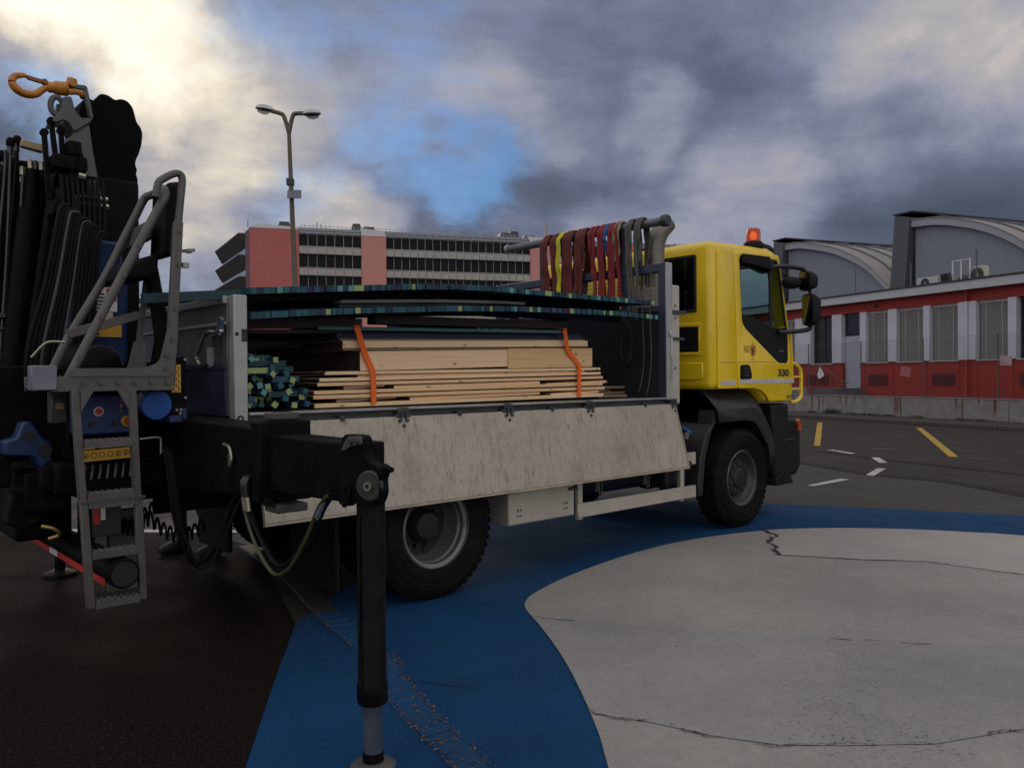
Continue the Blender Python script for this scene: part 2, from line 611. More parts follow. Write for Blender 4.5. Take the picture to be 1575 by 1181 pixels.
g_whit3 = ground_mat('clean_white_paint', (.355, .333, .305), .3, .3, (.40, .385, .37), patchc=(.27, .258, .245), rough=.88, spec=.2, speck=.55, speckc=(.06, .06, .06), bump=.6)
g_mark = ground_mat('marking_white', (.42, .41, .40), .25, .3, (.5, .5, .5), rough=.8, speck=.9, speckc=(.06, .06, .06))
g_yel = ground_mat('marking_yellow', (.40, .27, .045), .25, .3, (.46, .33, .08), rough=.8, speck=.9, speckc=(.06, .05, .04))
g_crk = M('crack_dirt', (.085, .074, .063), .95, var=.5, scale=30)

MB().add([(-1500, -1500, 0), (1500, -1500, 0), (1500, 1500, 0), (-1500, 1500, 0)], [(0, 1, 2, 3)]).build('ground', g_asph, frame='world', smooth=0, origin=(0, 0, 0), kind='structure')
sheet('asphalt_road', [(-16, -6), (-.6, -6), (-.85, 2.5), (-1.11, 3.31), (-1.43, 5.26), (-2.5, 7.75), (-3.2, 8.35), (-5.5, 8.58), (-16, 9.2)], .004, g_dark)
sheet('asphalt_strip', [(-2, 17.3), (3.3, 15.6), (5.15, 14.6), (5.6, 12.82), (6.35, 11.9), (6.6, 10.4), (8.6, 8.6), (9, 7), (5.73, 9.0), (4.67, 9.44), (3.47, 9.89), (-2, 11)], .004, g_lite)
blue_pts = [(-.7, -2), (-.85, 2.5), (-1.11, 3.31), (-1.26, 4.2), (-1.4255, 5.256), (-1.2, 6.6), (-.6, 8.2), (.1, 9.6), (.94, 10.53), (1.77, 10.38), (2.57, 10.23), (3.47, 9.92), (4.67, 9.47), (5.73, 9.03), (9, 7.2), (12, 4.5), (12, -2)]
sheet('blue_painted_road', blue_pts, .008, g_blue)
wh = [(.38, 3.29), (.37, 3.66), (.31, 4.3), (.23, 4.83), (.13, 5.31), (.08, 5.55), (.09, 5.75), (.17, 5.97), (.41, 6.39), (.81, 6.94), (1.27, 7.45), (1.71, 7.82), (2.23, 8.12), (2.75, 8.31), (3.44, 8.35), (4.07, 8.25), (4.62, 8.06), (5.0, 7.88), (6.5, 6.9), (8.2, 5), (8.6, 2.5), (7, .2), (3.4, -.8), (.6, .6)]
wh_s = [(p.x, p.y) for p in smooth_path([(a, b, 0) for a, b in wh + wh[:1]], 5)][:-1]
sheet('white_painted_road', wh_s, .012, g_whit)
top_edge = [p for p in wh_s if 2.6 <= p[0] <= 6.45 and p[1] > 6.8]
top_edge.sort()
sheet('white_painted_strip', [(2.595, wh_s[min(range(len(wh_s)), key=lambda k: abs(wh_s[k][0] - 2.6) + 9 * (wh_s[k][1] < 7))][1])] + top_edge + [(7.4, 5.5), (5.4, 5.5), (4.03, 6.36), (3.78, 6.58), (3.47, 6.82), (3.02, 6.91), (2.57, 7.05), (2.36, 7.11), (2.46, 7.61), (2.55, 7.97)], .016, g_whit3)
left_edge = sorted([p for p in wh_s if p[0] < .42 and 3.80 < p[1] < 5.30], key=lambda p: p[1])
sheet('worn_painted_road', [(.12, 5.33), (.46, 5.23), (.87, 5.12), (1.26, 5.03), (1.63, 4.93), (1.99, 4.82), (2.34, 4.74), (2.95, 4.65), (5, 4.2), (6.4, 3.6), (4.2, 3.75), (2.9, 3.7), (2.28, 3.59), (2.01, 3.51), (1.81, 3.45), (1.41, 3.44), (1.14, 3.45), (.88, 3.54), (.62, 3.69), (.37, 3.79)] + left_edge, .016, g_whit2)


def crack(name, pts, w, mt, z=.020, jit=.012, frame='world', gap=.25, twig=.06):
    """a ragged crack: broken runs of crumbled edge, with short side twigs"""
    r_ = random.Random(len(pts) * 13 + int(pts[0][0] * 100))
    P = smooth_path([(a, b, 0) for a, b in pts], 26)
    # wander
    o1 = [0.0]
    for i in range(1, len(P)):
        o1.append(o1[-1] * .9 + r_.gauss(0, jit * .45))
    Q = []
    for i, p in enumerate(P):
        d = (P[min(i + 1, len(P) - 1)] - P[max(i - 1, 0)]).normalized()
        nn = Vector((-d.y, d.x, 0))
        Q.append((p + nn * o1[i], nn, d))
    mb = MB()
    on, ww = True, w
    for i in range(len(Q) - 1):
        if r_.random() < .12:
            on = r_.random() > gap
        ww = max(.1 * w, min(1.6 * w, ww * r_.uniform(.6, 1.6)))
        if not on:
            continue
        a, n0, d0 = Q[i]
        b, n1, d1 = Q[i + 1]
        k0, k1 = ww * r_.uniform(.3, .7), ww * r_.uniform(.3, .7)
        mb.add([a + n0 * k0 + Vector((0, 0, z)), a - n0 * k1 + Vector((0, 0, z)), b - n1 * k1 * .8 + Vector((0, 0, z)), b + n1 * k0 * .8 + Vector((0, 0, z))], [(0, 1, 2, 3)])
        if r_.random() < twig:
            e = a + (n0 * r_.choice([-1, 1]) + d0 * r_.uniform(-.6, .6)) * w * r_.uniform(1.5, 5)
            mb.add([a + d0 * w * .2 + Vector((0, 0, z + .0004)), a - d0 * w * .2 + Vector((0, 0, z + .0004)), e + Vector((0, 0, z + .0004))], [(0, 1, 2)])
        if r_.random() < .10:
            c = a + n0 * r_.gauss(0, w * 1.6)
            s = w * r_.uniform(.1, .35)
            mb.add([c + Vector((s * math.cos(t), s * .7 * math.sin(t), z + .0008)) for t in (0.3, 1.6, 2.7, 4.1, 5.3)], [(0, 1, 2, 3, 4)])
    return mb.build(name, mt, frame=frame, smooth=0, kind='structure')


crack('road_crack', [(2.6, 8.28), (2.55, 7.97), (2.46, 7.61), (2.36, 7.11)], .026, M('crack_dark', (.022, .019, .017), .95), jit=.022, gap=.1, twig=.12)
crack('road_crack', [(2.36, 7.11), (2.57, 7.05), (3.02, 6.91), (3.47, 6.82), (3.78, 6.58), (4.03, 6.36), (5.4, 5.5)], .008, g_crk, jit=.008, gap=.35)
crack('road_crack', [(.12, 5.33), (.46, 5.23), (.87, 5.12), (1.26, 5.03), (1.63, 4.93), (1.99, 4.82), (2.34, 4.74), (2.95, 4.65)], .007, g_crk, jit=.01, gap=.6)
crack('road_crack', [(-.72, 4.42), (-.48, 4.21), (-.1, 4.1), (.19, 3.92), (.35, 3.8)], .010, M('crack_blue', (.003, .016, .045), .95), jit=.014, gap=.35)
crack('road_crack', [(.35, 3.8), (.62, 3.69), (.88, 3.54), (1.14, 3.45), (1.41, 3.44), (1.81, 3.45), (2.01, 3.51), (2.28, 3.59)], .008, g_crk, jit=.014, gap=.4, twig=.1)
crack('road_crack', [(-.83, 5.41), (-.39, 5.37), (.04, 5.29)], .007, M('crack_blue', (.003, .016, .045)), jit=.01, gap=.4)
# the row of painted setts along the gutter
gl = [(-2.63, 7.68), (-1.88, 6.46), (-1.37, 5.47), (-.93, 4.69), (-.62, 3.97), (-.41, 3.54), (-.27, 3.3), (-.05, 2.7), (.2, 2.0)]
gr_ = [(-2.48, 7.8), (-1.75, 6.60), (-1.22, 5.53), (-.77, 4.75), (-.48, 4.05), (-.28, 3.62), (-.14, 3.36), (.08, 2.76), (.34, 2.06)]
GA, GB = smooth_path([(a, b, 0) for a, b in gl], 14), smooth_path([(a, b, 0) for a, b in gr_], 14)
mb, mbu, mbd = MB(), MB(), MB()
acc = [0]
for i in range(1, len(GA)):
    acc.append(acc[-1] + (GA[i] - GA[i - 1]).length)
def at_len(P, s):
    return Vector((np.interp(s, acc, [p.x for p in P]), np.interp(s, acc, [p.y for p in P]), 0))
s_ = .03
while s_ < acc[-1] - .2:
    ln = rnd.uniform(.09, .135)
    a0, a1, b0, b1 = at_len(GA, s_), at_len(GA, s_ + ln - .006), at_len(GB, s_), at_len(GB, s_ + ln - .006)
    jj = [Vector((rnd.uniform(-.006, .006), rnd.uniform(-.006, .006), 0)) for _ in range(4)]
    q = [a0 + (b0 - a0) * .06 + jj[0], a0 + (b0 - a0) * .94 + jj[1], a1 + (b1 - a1) * .94 + jj[2], a1 + (b1 - a1) * .06 + jj[3]]
    tgt = mb if a0.y < 5.45 else mbu
    top = .019 + rnd.uniform(0, .004)
    tgt.hexa([(p.x, p.y, .002) for p in q] + [(p.x, p.y, top) for p in q])
    s_ += ln
mb.build('gutter_setts', ground_mat('sett_blue', (.004, .050, .135), .35, .3, (.006, .07, .19), rough=.7, speck=.5, speckc=(.02, .02, .02)), frame='world', bevel=.006, seg=1, kind='structure')
mbu.build('gutter_setts', ground_mat('sett_grey', (.045, .042, .04), .35, .3, (.09, .085, .08), rough=.7), frame='world', bevel=.006, seg=1, kind='structure')
sheet('gutter_bed', [(p.x, p.y) for p in GA[:-10]] + [(p.x, p.y) for p in reversed(GB[:-10])], .0095, M('gutter_bed_paint', (.003, .040, .110), .95, var=.5, scale=18, bump=.4, dirt=.8, dirtc=(.03, .02, .012), dscale=3))
# fallen leaf litter caught in the joints
lm = M('brown_litter', (.16, .072, .018), .85, var=.55, scale=30)
mbd = MB()
for i in range(640):
    s0 = rnd.choice([rnd.uniform(1.6, 3.4), rnd.uniform(3.6, acc[-1] - .5), rnd.uniform(3.6, acc[-1] - .5)])
    e = rnd.choice([-.02, 0, .02, .98, 1.0, 1.03]) + rnd.gauss(0, .05) if rnd.random() < .8 else rnd.random()
    p = at_len(GA, s0).lerp(at_len(GB, s0), e)
    a_, sz = rnd.uniform(0, 6.3), rnd.uniform(.003, .011)
    dx, dy = math.cos(a_) * sz, math.sin(a_) * sz
    z = .022 + rnd.uniform(0, .006)
    mbd.add([(p.x - dx, p.y - dy, z), (p.x + dy * .5, p.y - dx * .5, z + .002), (p.x + dx, p.y + dy, z + rnd.uniform(0, .006)), (p.x - dy * .5, p.y + dx * .5, z)], [(0, 1, 2, 3)])
mbd.build('leaf_litter', lm, frame='world', smooth=0, kind='stuff', label='brown leaf litter caught along the row of blue painted setts', category='leaf litter')

g_worn = ground_mat('tyre_worn_asphalt', (.022, .019, .017), .35, .5, (.05, .045, .04), rough=.85, spec=.2)
sheet('tyre_track', [(1.5, 17.2), (4.0, 15.9), (5.35, 14.95), (5.75, 13.35), (6.5, 12.35), (6.95, 10.6), (8.6, 8.9), (8.6, 8.66), (6.62, 10.44), (6.37, 11.95), (5.62, 12.88), (5.17, 14.65), (3.5, 15.7), (1.5, 16.5)], .006, g_worn)
sheet('tyre_track', [(6.3, 16.9), (7.0, 14.9), (7.9, 12.9), (8.6, 11.0), (10.5, 8.6), (10.7, 8.8), (8.85, 11.2), (8.1, 13.0), (7.2, 15.0), (6.5, 16.9)], .006, g_worn)
sheet('parking_line', [(10.28, 27.17), (10.45, 27.15), (6.95, 18.19), (6.81, 18.2)], .008, g_yel)
sheet('parking_line', [(12.05, 24.05), (12.2, 24.0), (8.58, 15.50), (8.42, 15.54)], .008, g_yel)
sheet('lane_marking', [(6.71, 17.23), (6.83, 17.21), (6.99, 16.39), (6.83, 16.26)], .008, g_mark)
sheet('lane_marking', [(6.91, 15.53), (7.06, 15.52), (6.79, 14.59), (6.63, 14.55)], .008, g_mark)
sheet('lane_marking', [(5.62, 12.82), (6.22, 13.74), (6.35, 13.69), (5.71, 12.73)], .008, g_mark)
sheet('lane_marking', [(4.26, 11.67), (4.33, 11.58), (5.15, 12.30), (5.05, 12.40)], .008, g_mark)
g_faint = ground_mat('marking_worn_out', (.085, .08, .076), .3, .5, (.2, .2, .2), speck=.9, speckc=(.04, .036, .033))
for a_, b_, c_, d_ in (((7.77, 17.44), (8.17, 17.25), (8.05, 17.02), (7.65, 17.2)), ((8.6, 15.3), (9.0, 15.0), (8.95, 14.9), (8.52, 15.18)), ((9.4, 14.2), (10.0, 13.9), (9.95, 13.8), (9.35, 14.1))):
    sheet('worn_marking', [a_, b_, c_, d_], .008, g_faint)
sheet('lane_marking', [(-9.5, 9.45), (-5.3, 8.72), (-3.03, 8.55), (-1.6, 8.45), (-1.6, 8.30), (-2.98, 8.40), (-5.21, 8.57), (-9.5, 9.30)], .008, g_mark)

# ================================================================== pavement, wall, fence and the red building (frame 'red': x to the right, y away)
conc = M('wall_concrete', (.20, .19, .185), .85, var=.2, scale=3, bump=.25, bscale=30, dirt=.5, dirtc=(.09, .08, .07), dscale=1.3)
g_pave = ground_mat('pavement_asphalt', (.045, .042, .04), .3, .5, (.09, .085, .08))
MB().box(-70, 30, .12, 1.82, .0, .12).build('pavement', g_pave, frame='red', smooth=0, kind='structure')
kb = MB()
x_ = -70.
while x_ < 30:
    kb.box(x_, x_ + .985, 0, .115, 0, .122 + rnd.uniform(-.004, .004))
    x_ += 1.0
kb.build('kerb', M('kerb_stone', (.055, .05, .046), .85, var=.35, scale=5, bump=.2), frame='red', bevel=.012, seg=1, kind='structure')
MB().box(-70, 30, 2.0, 60, .0, .70).build('yard', g_asph, frame='red', smooth=0, kind='structure')

WX0, WX1 = -34, 14
wall = MB()
x_ = WX0
while x_ < WX1:
    wall.box(x_, x_ + 3.985, 1.80, 2.0, .12, .80)
    wall.box(x_, x_ + 3.985, 1.78, 2.02, .80, .825)
    x_ += 4.0
wallo = wall.build('low_wall', conc, frame='red', bevel=.01, seg=1, label='low stained concrete wall along the pavement under the mesh fence', category='wall')
rust = M('rust_stain', (.115, .045, .022), .9, var=.6, scale=14, stretch=(1, 1, .2))
rs = MB()
for a_, w_, h_ in ((-6.32, .1, .62), (-5.95, .05, .6), (-5.72, .04, .6), (-4.83, .05, .3), (-4.52, .07, .5), (-4.15, .04, .25), (-2.27, .07, .66), (-2.16, .05, .66), (-2.05, .06, .6), (.18, .05, .35), (.42, .1, .64), (1.0, .05, .25), (1.55, .08, .6), (-8.3, .08, .5), (-7.4, .05, .6), (3.2, .08, .6)):
    for k in range(3):
        hh = h_ * rnd.uniform(.6, 1)
        dx = rnd.uniform(-.6, .6) * w_
        ww = w_ * rnd.uniform(.3, .6)
        rs.add([(a_ + dx - ww / 2, 1.797 - k * .0006, .80), (a_ + dx + ww / 2, 1.797 - k * .0006, .80), (a_ + dx + ww * .3, 1.797 - k * .0006, .80 - hh), (a_ + dx - ww * .3, 1.797 - k * .0006, .80 - hh)], [(0, 1, 2, 3)])
rs.build('rust_stains', rust, wallo, smooth=0)

# chain-link fence on the wall
fz0, fz1 = .825, 2.82
fposts = [-6.66 + 2.74 * i for i in range(-10, 8)]
fpm = M('fence_steel', (.10, .10, .105), .55, .5, var=.25)
fo = empty('chain_link_fence', (0, 1.9, fz0), 'red', label='chain link fence on thin steel posts standing on the low concrete wall', category='fence')
fm = MB()
x_ = fposts[0]
H_ = fz1 - fz0
while x_ < fposts[-1]:
    fm.cyl((x_, 1.9, fz0), (x_ + H_, 1.903, fz1), .0022, n=3)
    fm.cyl((x_ + H_, 1.897, fz0), (x_, 1.894, fz1), .0022, n=3)
    x_ += .085
fm.build('wire_mesh', fpm, fo, smooth=0)
for z in (fz0 + .05, fz0 + 1, fz1):
    MB().cyl((fposts[0], 1.9, z), (fposts[-1] + 1.5, 1.9, z), .004, n=5).build('tension_wire', fpm, fo)
for a_ in fposts:
    MB().cyl((a_, 1.915, fz0 - .1), (a_, 1.915, fz1 + .03), .022, n=8).build('post', fpm, fo)

# notices tied to the fence
def notice(pts, mt, label):
    mb_ = MB()
    q = [(a, 1.86 + rnd.uniform(-.02, .02), z) for a, z in pts]
    mb_.add(q + [(a, b - .004, z) for a, b, z in q], [tuple(range(len(q)))] + [tuple(range(len(q), 2 * len(q)))] + [(i, (i + 1) % len(q), len(q) + (i + 1) % len(q), len(q) + i) for i in range(len(q))])
    return mb_.build('notice', mt, frame='red', smooth=0, label=label, category='notice', group='notices on the fence')
notice([(-6.0, 1.94), (-5.86, 1.78), (-5.72, 1.6), (-5.9, 1.5), (-6.02, 1.46), (-6.12, 1.62)], M('notice_paper', (.55, .55, .57), .7), 'folded white paper tied to the fence beside the entrance steps')
notice([(-2.03, 1.90), (-1.62, 1.84), (-1.66, 1.50), (-2.08, 1.56)], M('notice_pink', (.30, .10, .11), .5), 'pinkish notice on the fence below the three blinded windows')
notice([(1.66, 2.16), (2.06, 2.14), (2.05, 1.84), (1.66, 1.86)], M('notice_pale', (.34, .24, .25), .5), 'pale pink notice on the fence at the right edge of view')

redp = M('red_cladding', (.27, .017, .009), .6, var=.16, scale=2.5, dirt=.25, dirtc=(.12, .02, .016), dscale=.8)
lilac = M('lilac_render', (.50, .50, .56), .75, var=.07, dirt=.2, dirtc=(.28, .28, .32))
fasc = M('fascia_metal', (.45, .46, .48), .5, .2, var=.08)
blindm = M('grey_blind', (.40, .39, .385), .6, .1, var=.12)
darkg = M('dark_window_frame', (.03, .03, .034), .5, var=.2)
wglass = M('dark_glazing', (.012, .014, .017), .08, var=.3, spec=.6)
ventm = M('red_vent', (.115, .012, .012), .6, var=.2)

BX0, BX1, BY = -30.0, 16.0, 4.2
bo = empty('red_building', ((BX0 + BX1) / 2, BY, .7), 'red', label='long low red building with lilac pilasters and grey window blinds behind the fence', category='building')
bw = MB()
bw.box(BX0, -7.2, BY, BY + .3, .70, 2.1).box(-6.2, BX1, BY, BY + .3, .70, 2.1)
bw.box(BX0, BX1, BY, BY + .3, 4.15, 4.56)
bw.box(BX0, BX1, BY + 18, BY + 18.3, .70, 4.56).box(BX0, BX0 + .3, BY + .3, BY + 18, .70, 4.56).box(BX1 - .3, BX1, BY + .3, BY + 18, .70, 4.56)
bw.build('wall', redp, bo, smooth=0)
for a_ in (-5.98, -4.55, -3.0, -1.64, -.93, .4, -7.75, -7.15):
    MB().box(a_ - .012, a_ + .012, BY - .006, BY + .01, .72, 2.09).build('panel_joint', ventm, bo, smooth=0)
ro = MB().box(BX0 - .3, BX1 + .3, BY - .28, BY + 18.5, 4.56, 4.86).build('roof', fasc, bo, smooth=0)
MB().box(BX0 - .33, BX1 + .33, BY - .31, BY + 18.6, 4.862, 4.93).build('roof_edge', darkg, ro, smooth=0)
cols = [(-7.74, -7.2), (-6.2, -5.88), (-4.77, -4.36), (-3.13, -2.85), (-1.66, -.95), (.23, .53), (2.0, 2.3), (3.6, 3.9), (-10.0, -9.02)]
x_ = -11.5
while x_ > BX0:
    cols.append((x_ - .32, x_))
    x_ -= 1.75
for a0, a1 in cols:
    MB().box(a0, a1, BY - .06, BY + .34, 2.10, 4.15).build('pilaster', lilac, bo, bevel=.01, seg=1)
wins = [(-5.88, -4.77, 1), (-4.36, -3.13, 1), (-2.85, -1.66, 1), (-.95, .23, 1), (.53, 2.0, 0), (2.3, 3.6, 1), (-9.02, -7.74, 0)]
cs = sorted(c for c in cols if c[1] < -9)
for i in range(len(cs) - 1):
    wins.append((cs[i][1], cs[i + 1][0], 1))
for a0, a1, blind in wins:
    fr = MB()
    for (p, q, r_, s_) in ((a0, a0 + .06, 2.1, 4.15), (a1 - .06, a1, 2.1, 4.15), (a0 + .06, a1 - .06, 4.07, 4.15), (a0 + .06, a1 - .06, 2.1, 2.16)):
        fr.box(p, q, BY + .16, BY + .24, r_, s_)
    if not blind:
        m_ = (a0 + a1) / 2
        fr.box(m_ - .03, m_ + .03, BY + .16, BY + .24, 2.16, 4.07)
        fr.box(a0 + .06, m_ - .03, BY + .16, BY + .24, 3.3, 3.36)
    f_ = fr.build('window', darkg, bo, smooth=0)
    MB().box(a0 + .05, a1 - .05, BY + .20, BY + .215, 2.15, 4.08).build('pane', wglass, f_, smooth=0)
    MB().box(a0 - .01, a1 + .01, BY - .05, BY + .16, 2.06, 2.10).build('sill', fasc, f_, smooth=0)
    if blind:
        bl = MB()
        z = 2.12
        while z < 4.06:
            bl.hexa([(a0 + .07, BY + .09, z), (a1 - .07, BY + .09, z), (a1 - .07, BY + .14, z + .028), (a0 + .07, BY + .14, z + .028), (a0 + .07, BY + .09, z + .004), (a1 - .07, BY + .09, z + .004), (a1 - .07, BY + .14, z + .032), (a0 + .07, BY + .14, z + .032)])
            z += .036
        for q in (.25, .75):
            m_ = a0 + (a1 - a0) * q
            bl.box(m_ - .012, m_ + .012, BY + .082, BY + .09, 2.12, 4.08)
        bl.box(a0 + .06, a1 - .06, BY + .07, BY + .15, 4.06, 4.15)
        bl.build('blind', blindm, f_, smooth=0)
# entrance
dr = MB().box(-7.18, -6.22, BY + .14, BY + .2, .95, 3.22).build('door', M('door_lilac', (.36, .37, .45), .6, var=.08), bo, bevel=.008, seg=1)
MB().box(-6.36, -6.32, BY + .08, BY + .14, 1.9, 2.1).build('handle', chrome, dr)
MB().box(-7.18, -6.22, BY + .15, BY + .2, 3.26, 4.13).box(-7.0, -6.4, BY + .12, BY + .15, 3.4, 3.55).build('transom', wglass, bo, smooth=0)
stp = MB()
for i in range(3):
    stp.box(-7.4, -5.6 - .0 - .28 * i, BY - 1.5 + .0, BY - .02, .70 + .12 * i, .70 + .12 * (i + 1) - .002)
stp.build('steps', M('steps_concrete', (.10, .10, .105), .85, var=.2), bo, smooth=0)
MB().box(-9.4, -7.44, BY - 1.7, BY - 1.66, .70, 1.12).build('ramp_panel', M('ramp_grey', (.18, .20, .23), .6), bo, smooth=0)
hr = MB()
hr.tube(smooth_path([(-7.25, BY - 1.35, 1.98), (-6.9, BY - 1.35, 1.95), (-6.3, BY - 1.35, 1.62), (-5.7, BY - 1.35, 1.32), (-5.5, BY - 1.35, 1.3)], 4), .02)
for a_, z in ((-7.2, 1.96), (-6.5, 1.72), (-5.75, 1.33)):
    hr.cyl((a_, BY - 1.35, .72), (a_, BY - 1.35, z), .016, n=8)
hr.build('handrail', fpm, bo)
for a0, a1 in ((-5.8, -4.85), (-2.77, -1.85), (.62, 1.6), (-9.3, -8.0)):
    v_ = MB()
    for i in range(9):
        v_.box(a0, a1, BY - .03, BY - .004, 1.2 + .045 * i, 1.225 + .045 * i)
    v_.box(a0 - .02, a1 + .02, BY - .004, BY + .002, 1.17, 1.63)
    v_.build('vent', ventm, bo, smooth=0)
MB().cyl((-1.27, BY - .12, 2.1), (-1.27, BY - .12, 4.15), .045, n=10).build('downpipe', lilac, bo)
MB().cyl((-1.27, BY - .12, .72), (-1.27, BY - .12, 2.095), .045, n=10).build('downpipe', redp, bo)
dp = MB().tube([(-1.27, BY - .12, 4.16), (-1.25, BY - .12, 4.42), (-1.18, BY - .2, 4.56)], .05)
dp.build('downpipe', redp, bo)
MB().ball((-5.35, BY - .12, 4.36), .07).cyl((-5.35, BY, 4.42), (-5.35, BY - .12, 4.40), .025, n=8).build('wall_lamp', darkg, bo)

# things on its flat roof
def rooftop(name, mb_, mt, label, cat, bev=0):
    return mb_.build(name, mt, frame='red', bevel=bev, label=label, category=cat)
rz = 4.932
def ac_unit(x, y, w, h, mt, label):
    o = MB().box(x, x + w, y, y + .35, rz + .06, rz + h).box(x + .05, x + .12, y + .02, y + .33, rz, rz + .06).box(x + w - .12, x + w - .05, y + .02, y + .33, rz, rz + .06).build('air_conditioner', mt, frame='red', bevel=.015, label=label, category='air conditioner')
    f_ = MB()
    f_.lathe([(h * .08, -.012), (h * .36, -.012), (h * .36, .004), (h * .08, .004)], (x + w * .42, y - .004, rz + .06 + h * .48), (0, 1, 0), 20)
    f_.build('fan_grille', darkg, o)
    return o
ac_unit(-5.22, 6.2, .95, .56, M('ac_white', (.42, .44, .46), .5, var=.1), 'pale air conditioner with a dark fan at the left on the flat roof')
o_ = MB().obox((-4.08, 6.5, rz + .40), (.42, .16, .5), (R(12), 0, R(-12))).box(-4.16, -4.0, 6.42, 6.6, rz, rz + .2).build('floodlight', darkg, frame='red', bevel=.01, label='dark square floodlight tilted back on the flat roof left of white frame', category='floodlight')
MB().obox((-4.08, 6.40, rz + .41), (.36, .012, .44), (R(12), 0, R(-12))).build('lens', wglass, o_)
fr_ = MB()
for a_ in (-3.9, -3.53, -3.14):
    fr_.box(a_ - .02, a_ + .02, 6.6, 6.64, rz, rz + 1.08)
fr_.box(-3.92, -3.12, 6.6, 6.64, rz + 1.082, rz + 1.12)
rooftop('pipe_frame', fr_, M('frame_white', (.55, .56, .56), .5), 'white tubular frame standing on the flat roof of the red building', 'frame')
rooftop('roof_ventilator', MB().cyl((-3.78, 7.1, rz), (-3.78, 7.1, rz + .35), .12).lathe([(.02, .62), (.2, .55), (.26, .42), (.2, .34), (.12, .33)], (-3.78, 7.1, rz), (0, 0, 1), 16), darkg, 'dark round ventilator standing behind the white frame on the roof', 'ventilator')
ac_unit(-2.98, 6.6, .38, .78, M('ac_cream', (.42, .39, .30), .55, var=.12), 'small cream upright unit on the flat roof right of the mast')
rooftop('roof_mast', MB().cyl((-2.06, 5.6, rz), (-2.06, 5.6, rz + 1.14), .028, n=8).cyl((-2.06, 5.6, rz + 1.14), (-2.06, 5.6, rz + 1.2), .05, n=8).cyl((-2.06, 5.6, rz), (-2.06, 5.6, rz + .05), .09, n=8), fpm, 'thin dark mast on the flat roof beside the cream unit', 'mast')
rooftop('roof_mast', MB().cyl((-4.97, 5.6, rz), (-4.97, 5.6, rz + 1.15), .024, n=8).cyl((-4.97, 5.6, rz), (-4.97, 5.6, rz + .05), .08, n=8), fpm, 'short thin mast on the flat roof in front of the nearer shed corner', 'mast')
rooftop('roof_mast', MB().cyl((-7.86, 5.6, rz), (-7.86, 5.6, rz + 1.25), .024, n=8).cyl((-7.86, 5.6, rz), (-7.86, 5.6, rz + .05), .08, n=8), fpm, 'short thin mast on the flat roof in front of the farther shed', 'mast')
rooftop('roof_tray', MB().box(-2.7, 2.5, 6.9, 7.3, rz + .26, rz + .36).box(-2.7, 2.5, 6.9, 6.94, rz + .36, rz + .42).box(-2.5, -2.4, 6.95, 7.25, rz, rz + .26).box(0, .1, 6.95, 7.25, rz, rz + .26).box(2.2, 2.3, 6.95, 7.25, rz, rz + .26), M('tray_grey', (.30, .30, .30), .5, .3), 'long flat metal cable tray along the roof at the right', 'cable tray')

# the two sheds with curved saw-tooth roofs behind
shedw = M('shed_cladding', (.215, .245, .285), .55, .1, var=.06, scale=2, dirt=.2, dirtc=(.15, .17, .19))
shedf = M('shed_fascia', (.31, .335, .365), .5, .2, var=.07)
shedd = M('shed_end_panel', (.075, .083, .098), .6, var=.12)
shedr = M('shed_roof_sheet', (.27, .245, .215), .42, .35, var=.15, scale=3)
def shed(prof, slab, depth, label, y0=22.0):
    """prof: gable curve (x, z) falling to the right; slab: the tall end at the left"""
    o = empty('saw_tooth_shed', ((prof[0][0] + prof[-1][0]) / 2, y0, .7), 'red', label=label, category='shed', group='saw tooth sheds behind the red building')
    P = [(p.x, p.y) for p in smooth_path([(a, b, 0) for a, b in prof], 6)]
    xl, xr = P[0][0], P[-1][0]
    poly = [(xl, .7)] + P + [(xr, .7)]
    MB().prism(poly, 1, y0, y0 + depth).build('wall', shedw, o, smooth=0)
    rib = MB()
    x = xl + .1
    while x < xr - .05:
        z = np.interp(x, [p[0] for p in P], [p[1] for p in P])
        rib.box(x, x + .09, y0 - .010, y0 + .001, .7, z - .05)
        x += .20
    rib.build('cladding_ribs', shedw, o, smooth=0)
    up_ = [(a, b + .30) for a, b in P]
    dn = [(a, b - .14) for a, b in P]
    MB().prism(up_ + dn[::-1], 1, y0 - .35, y0 - .034).build('fascia', shedf, o, smooth=30)
    rf = MB().prism([(a, b + .36) for a, b in P] + [(a, b + .302) for a, b in P][::-1], 1, y0 - .40, y0 + depth).build('roof', shedr, o, smooth=30)
    sm = MB()
    y = y0 + 1.2
    while y < y0 + depth:
        sm.tube([(a, y, b + .40) for a, b in P], .06, n=4)
        y += 1.9
    sm.build('standing_seam', shedd, rf, smooth=0)
    (x0, zt), lean = slab
    MB().prism([(x0 - lean, 5.0), (xl + .02 - lean, 5.0), (xl + .02, zt - .30), (x0, zt)], 1, y0 - .5, y0 + depth).build('end_wall', shedd, o, smooth=0)
    rd = MB().box(x0 - .1, xl + .3, y0 - .55, y0 + depth, zt + .005, zt + .09)
    rd.build('ridge_cap', darkg, o, smooth=0)
    for k in range(6):
        rd = MB().box(xl + .35, xl + .95, y0 + 1 + k * 3.2, y0 + 2 + k * 3.2, P[2][1] + .40, P[2][1] + .62)
        rd.build('skylight', darkg, o, smooth=0)
    MB().box(xr - .2, xr + .35, y0 - .4, y0 + depth, P[-1][1] - .28, P[-1][1] + .1).build('gutter', shedd, o, smooth=0)
    return o
shed([(-31.1, 11.45), (-29.6, 11.35), (-27.8, 10.95), (-26.1, 10.45), (-24.5, 9.75), (-22.9, 8.8), (-21.6, 7.6), (-20.75, 6.9)], ((-32.18, 12.15), .75), 24, 'farther grey shed with curved roof rising right behind the cab mirrors')
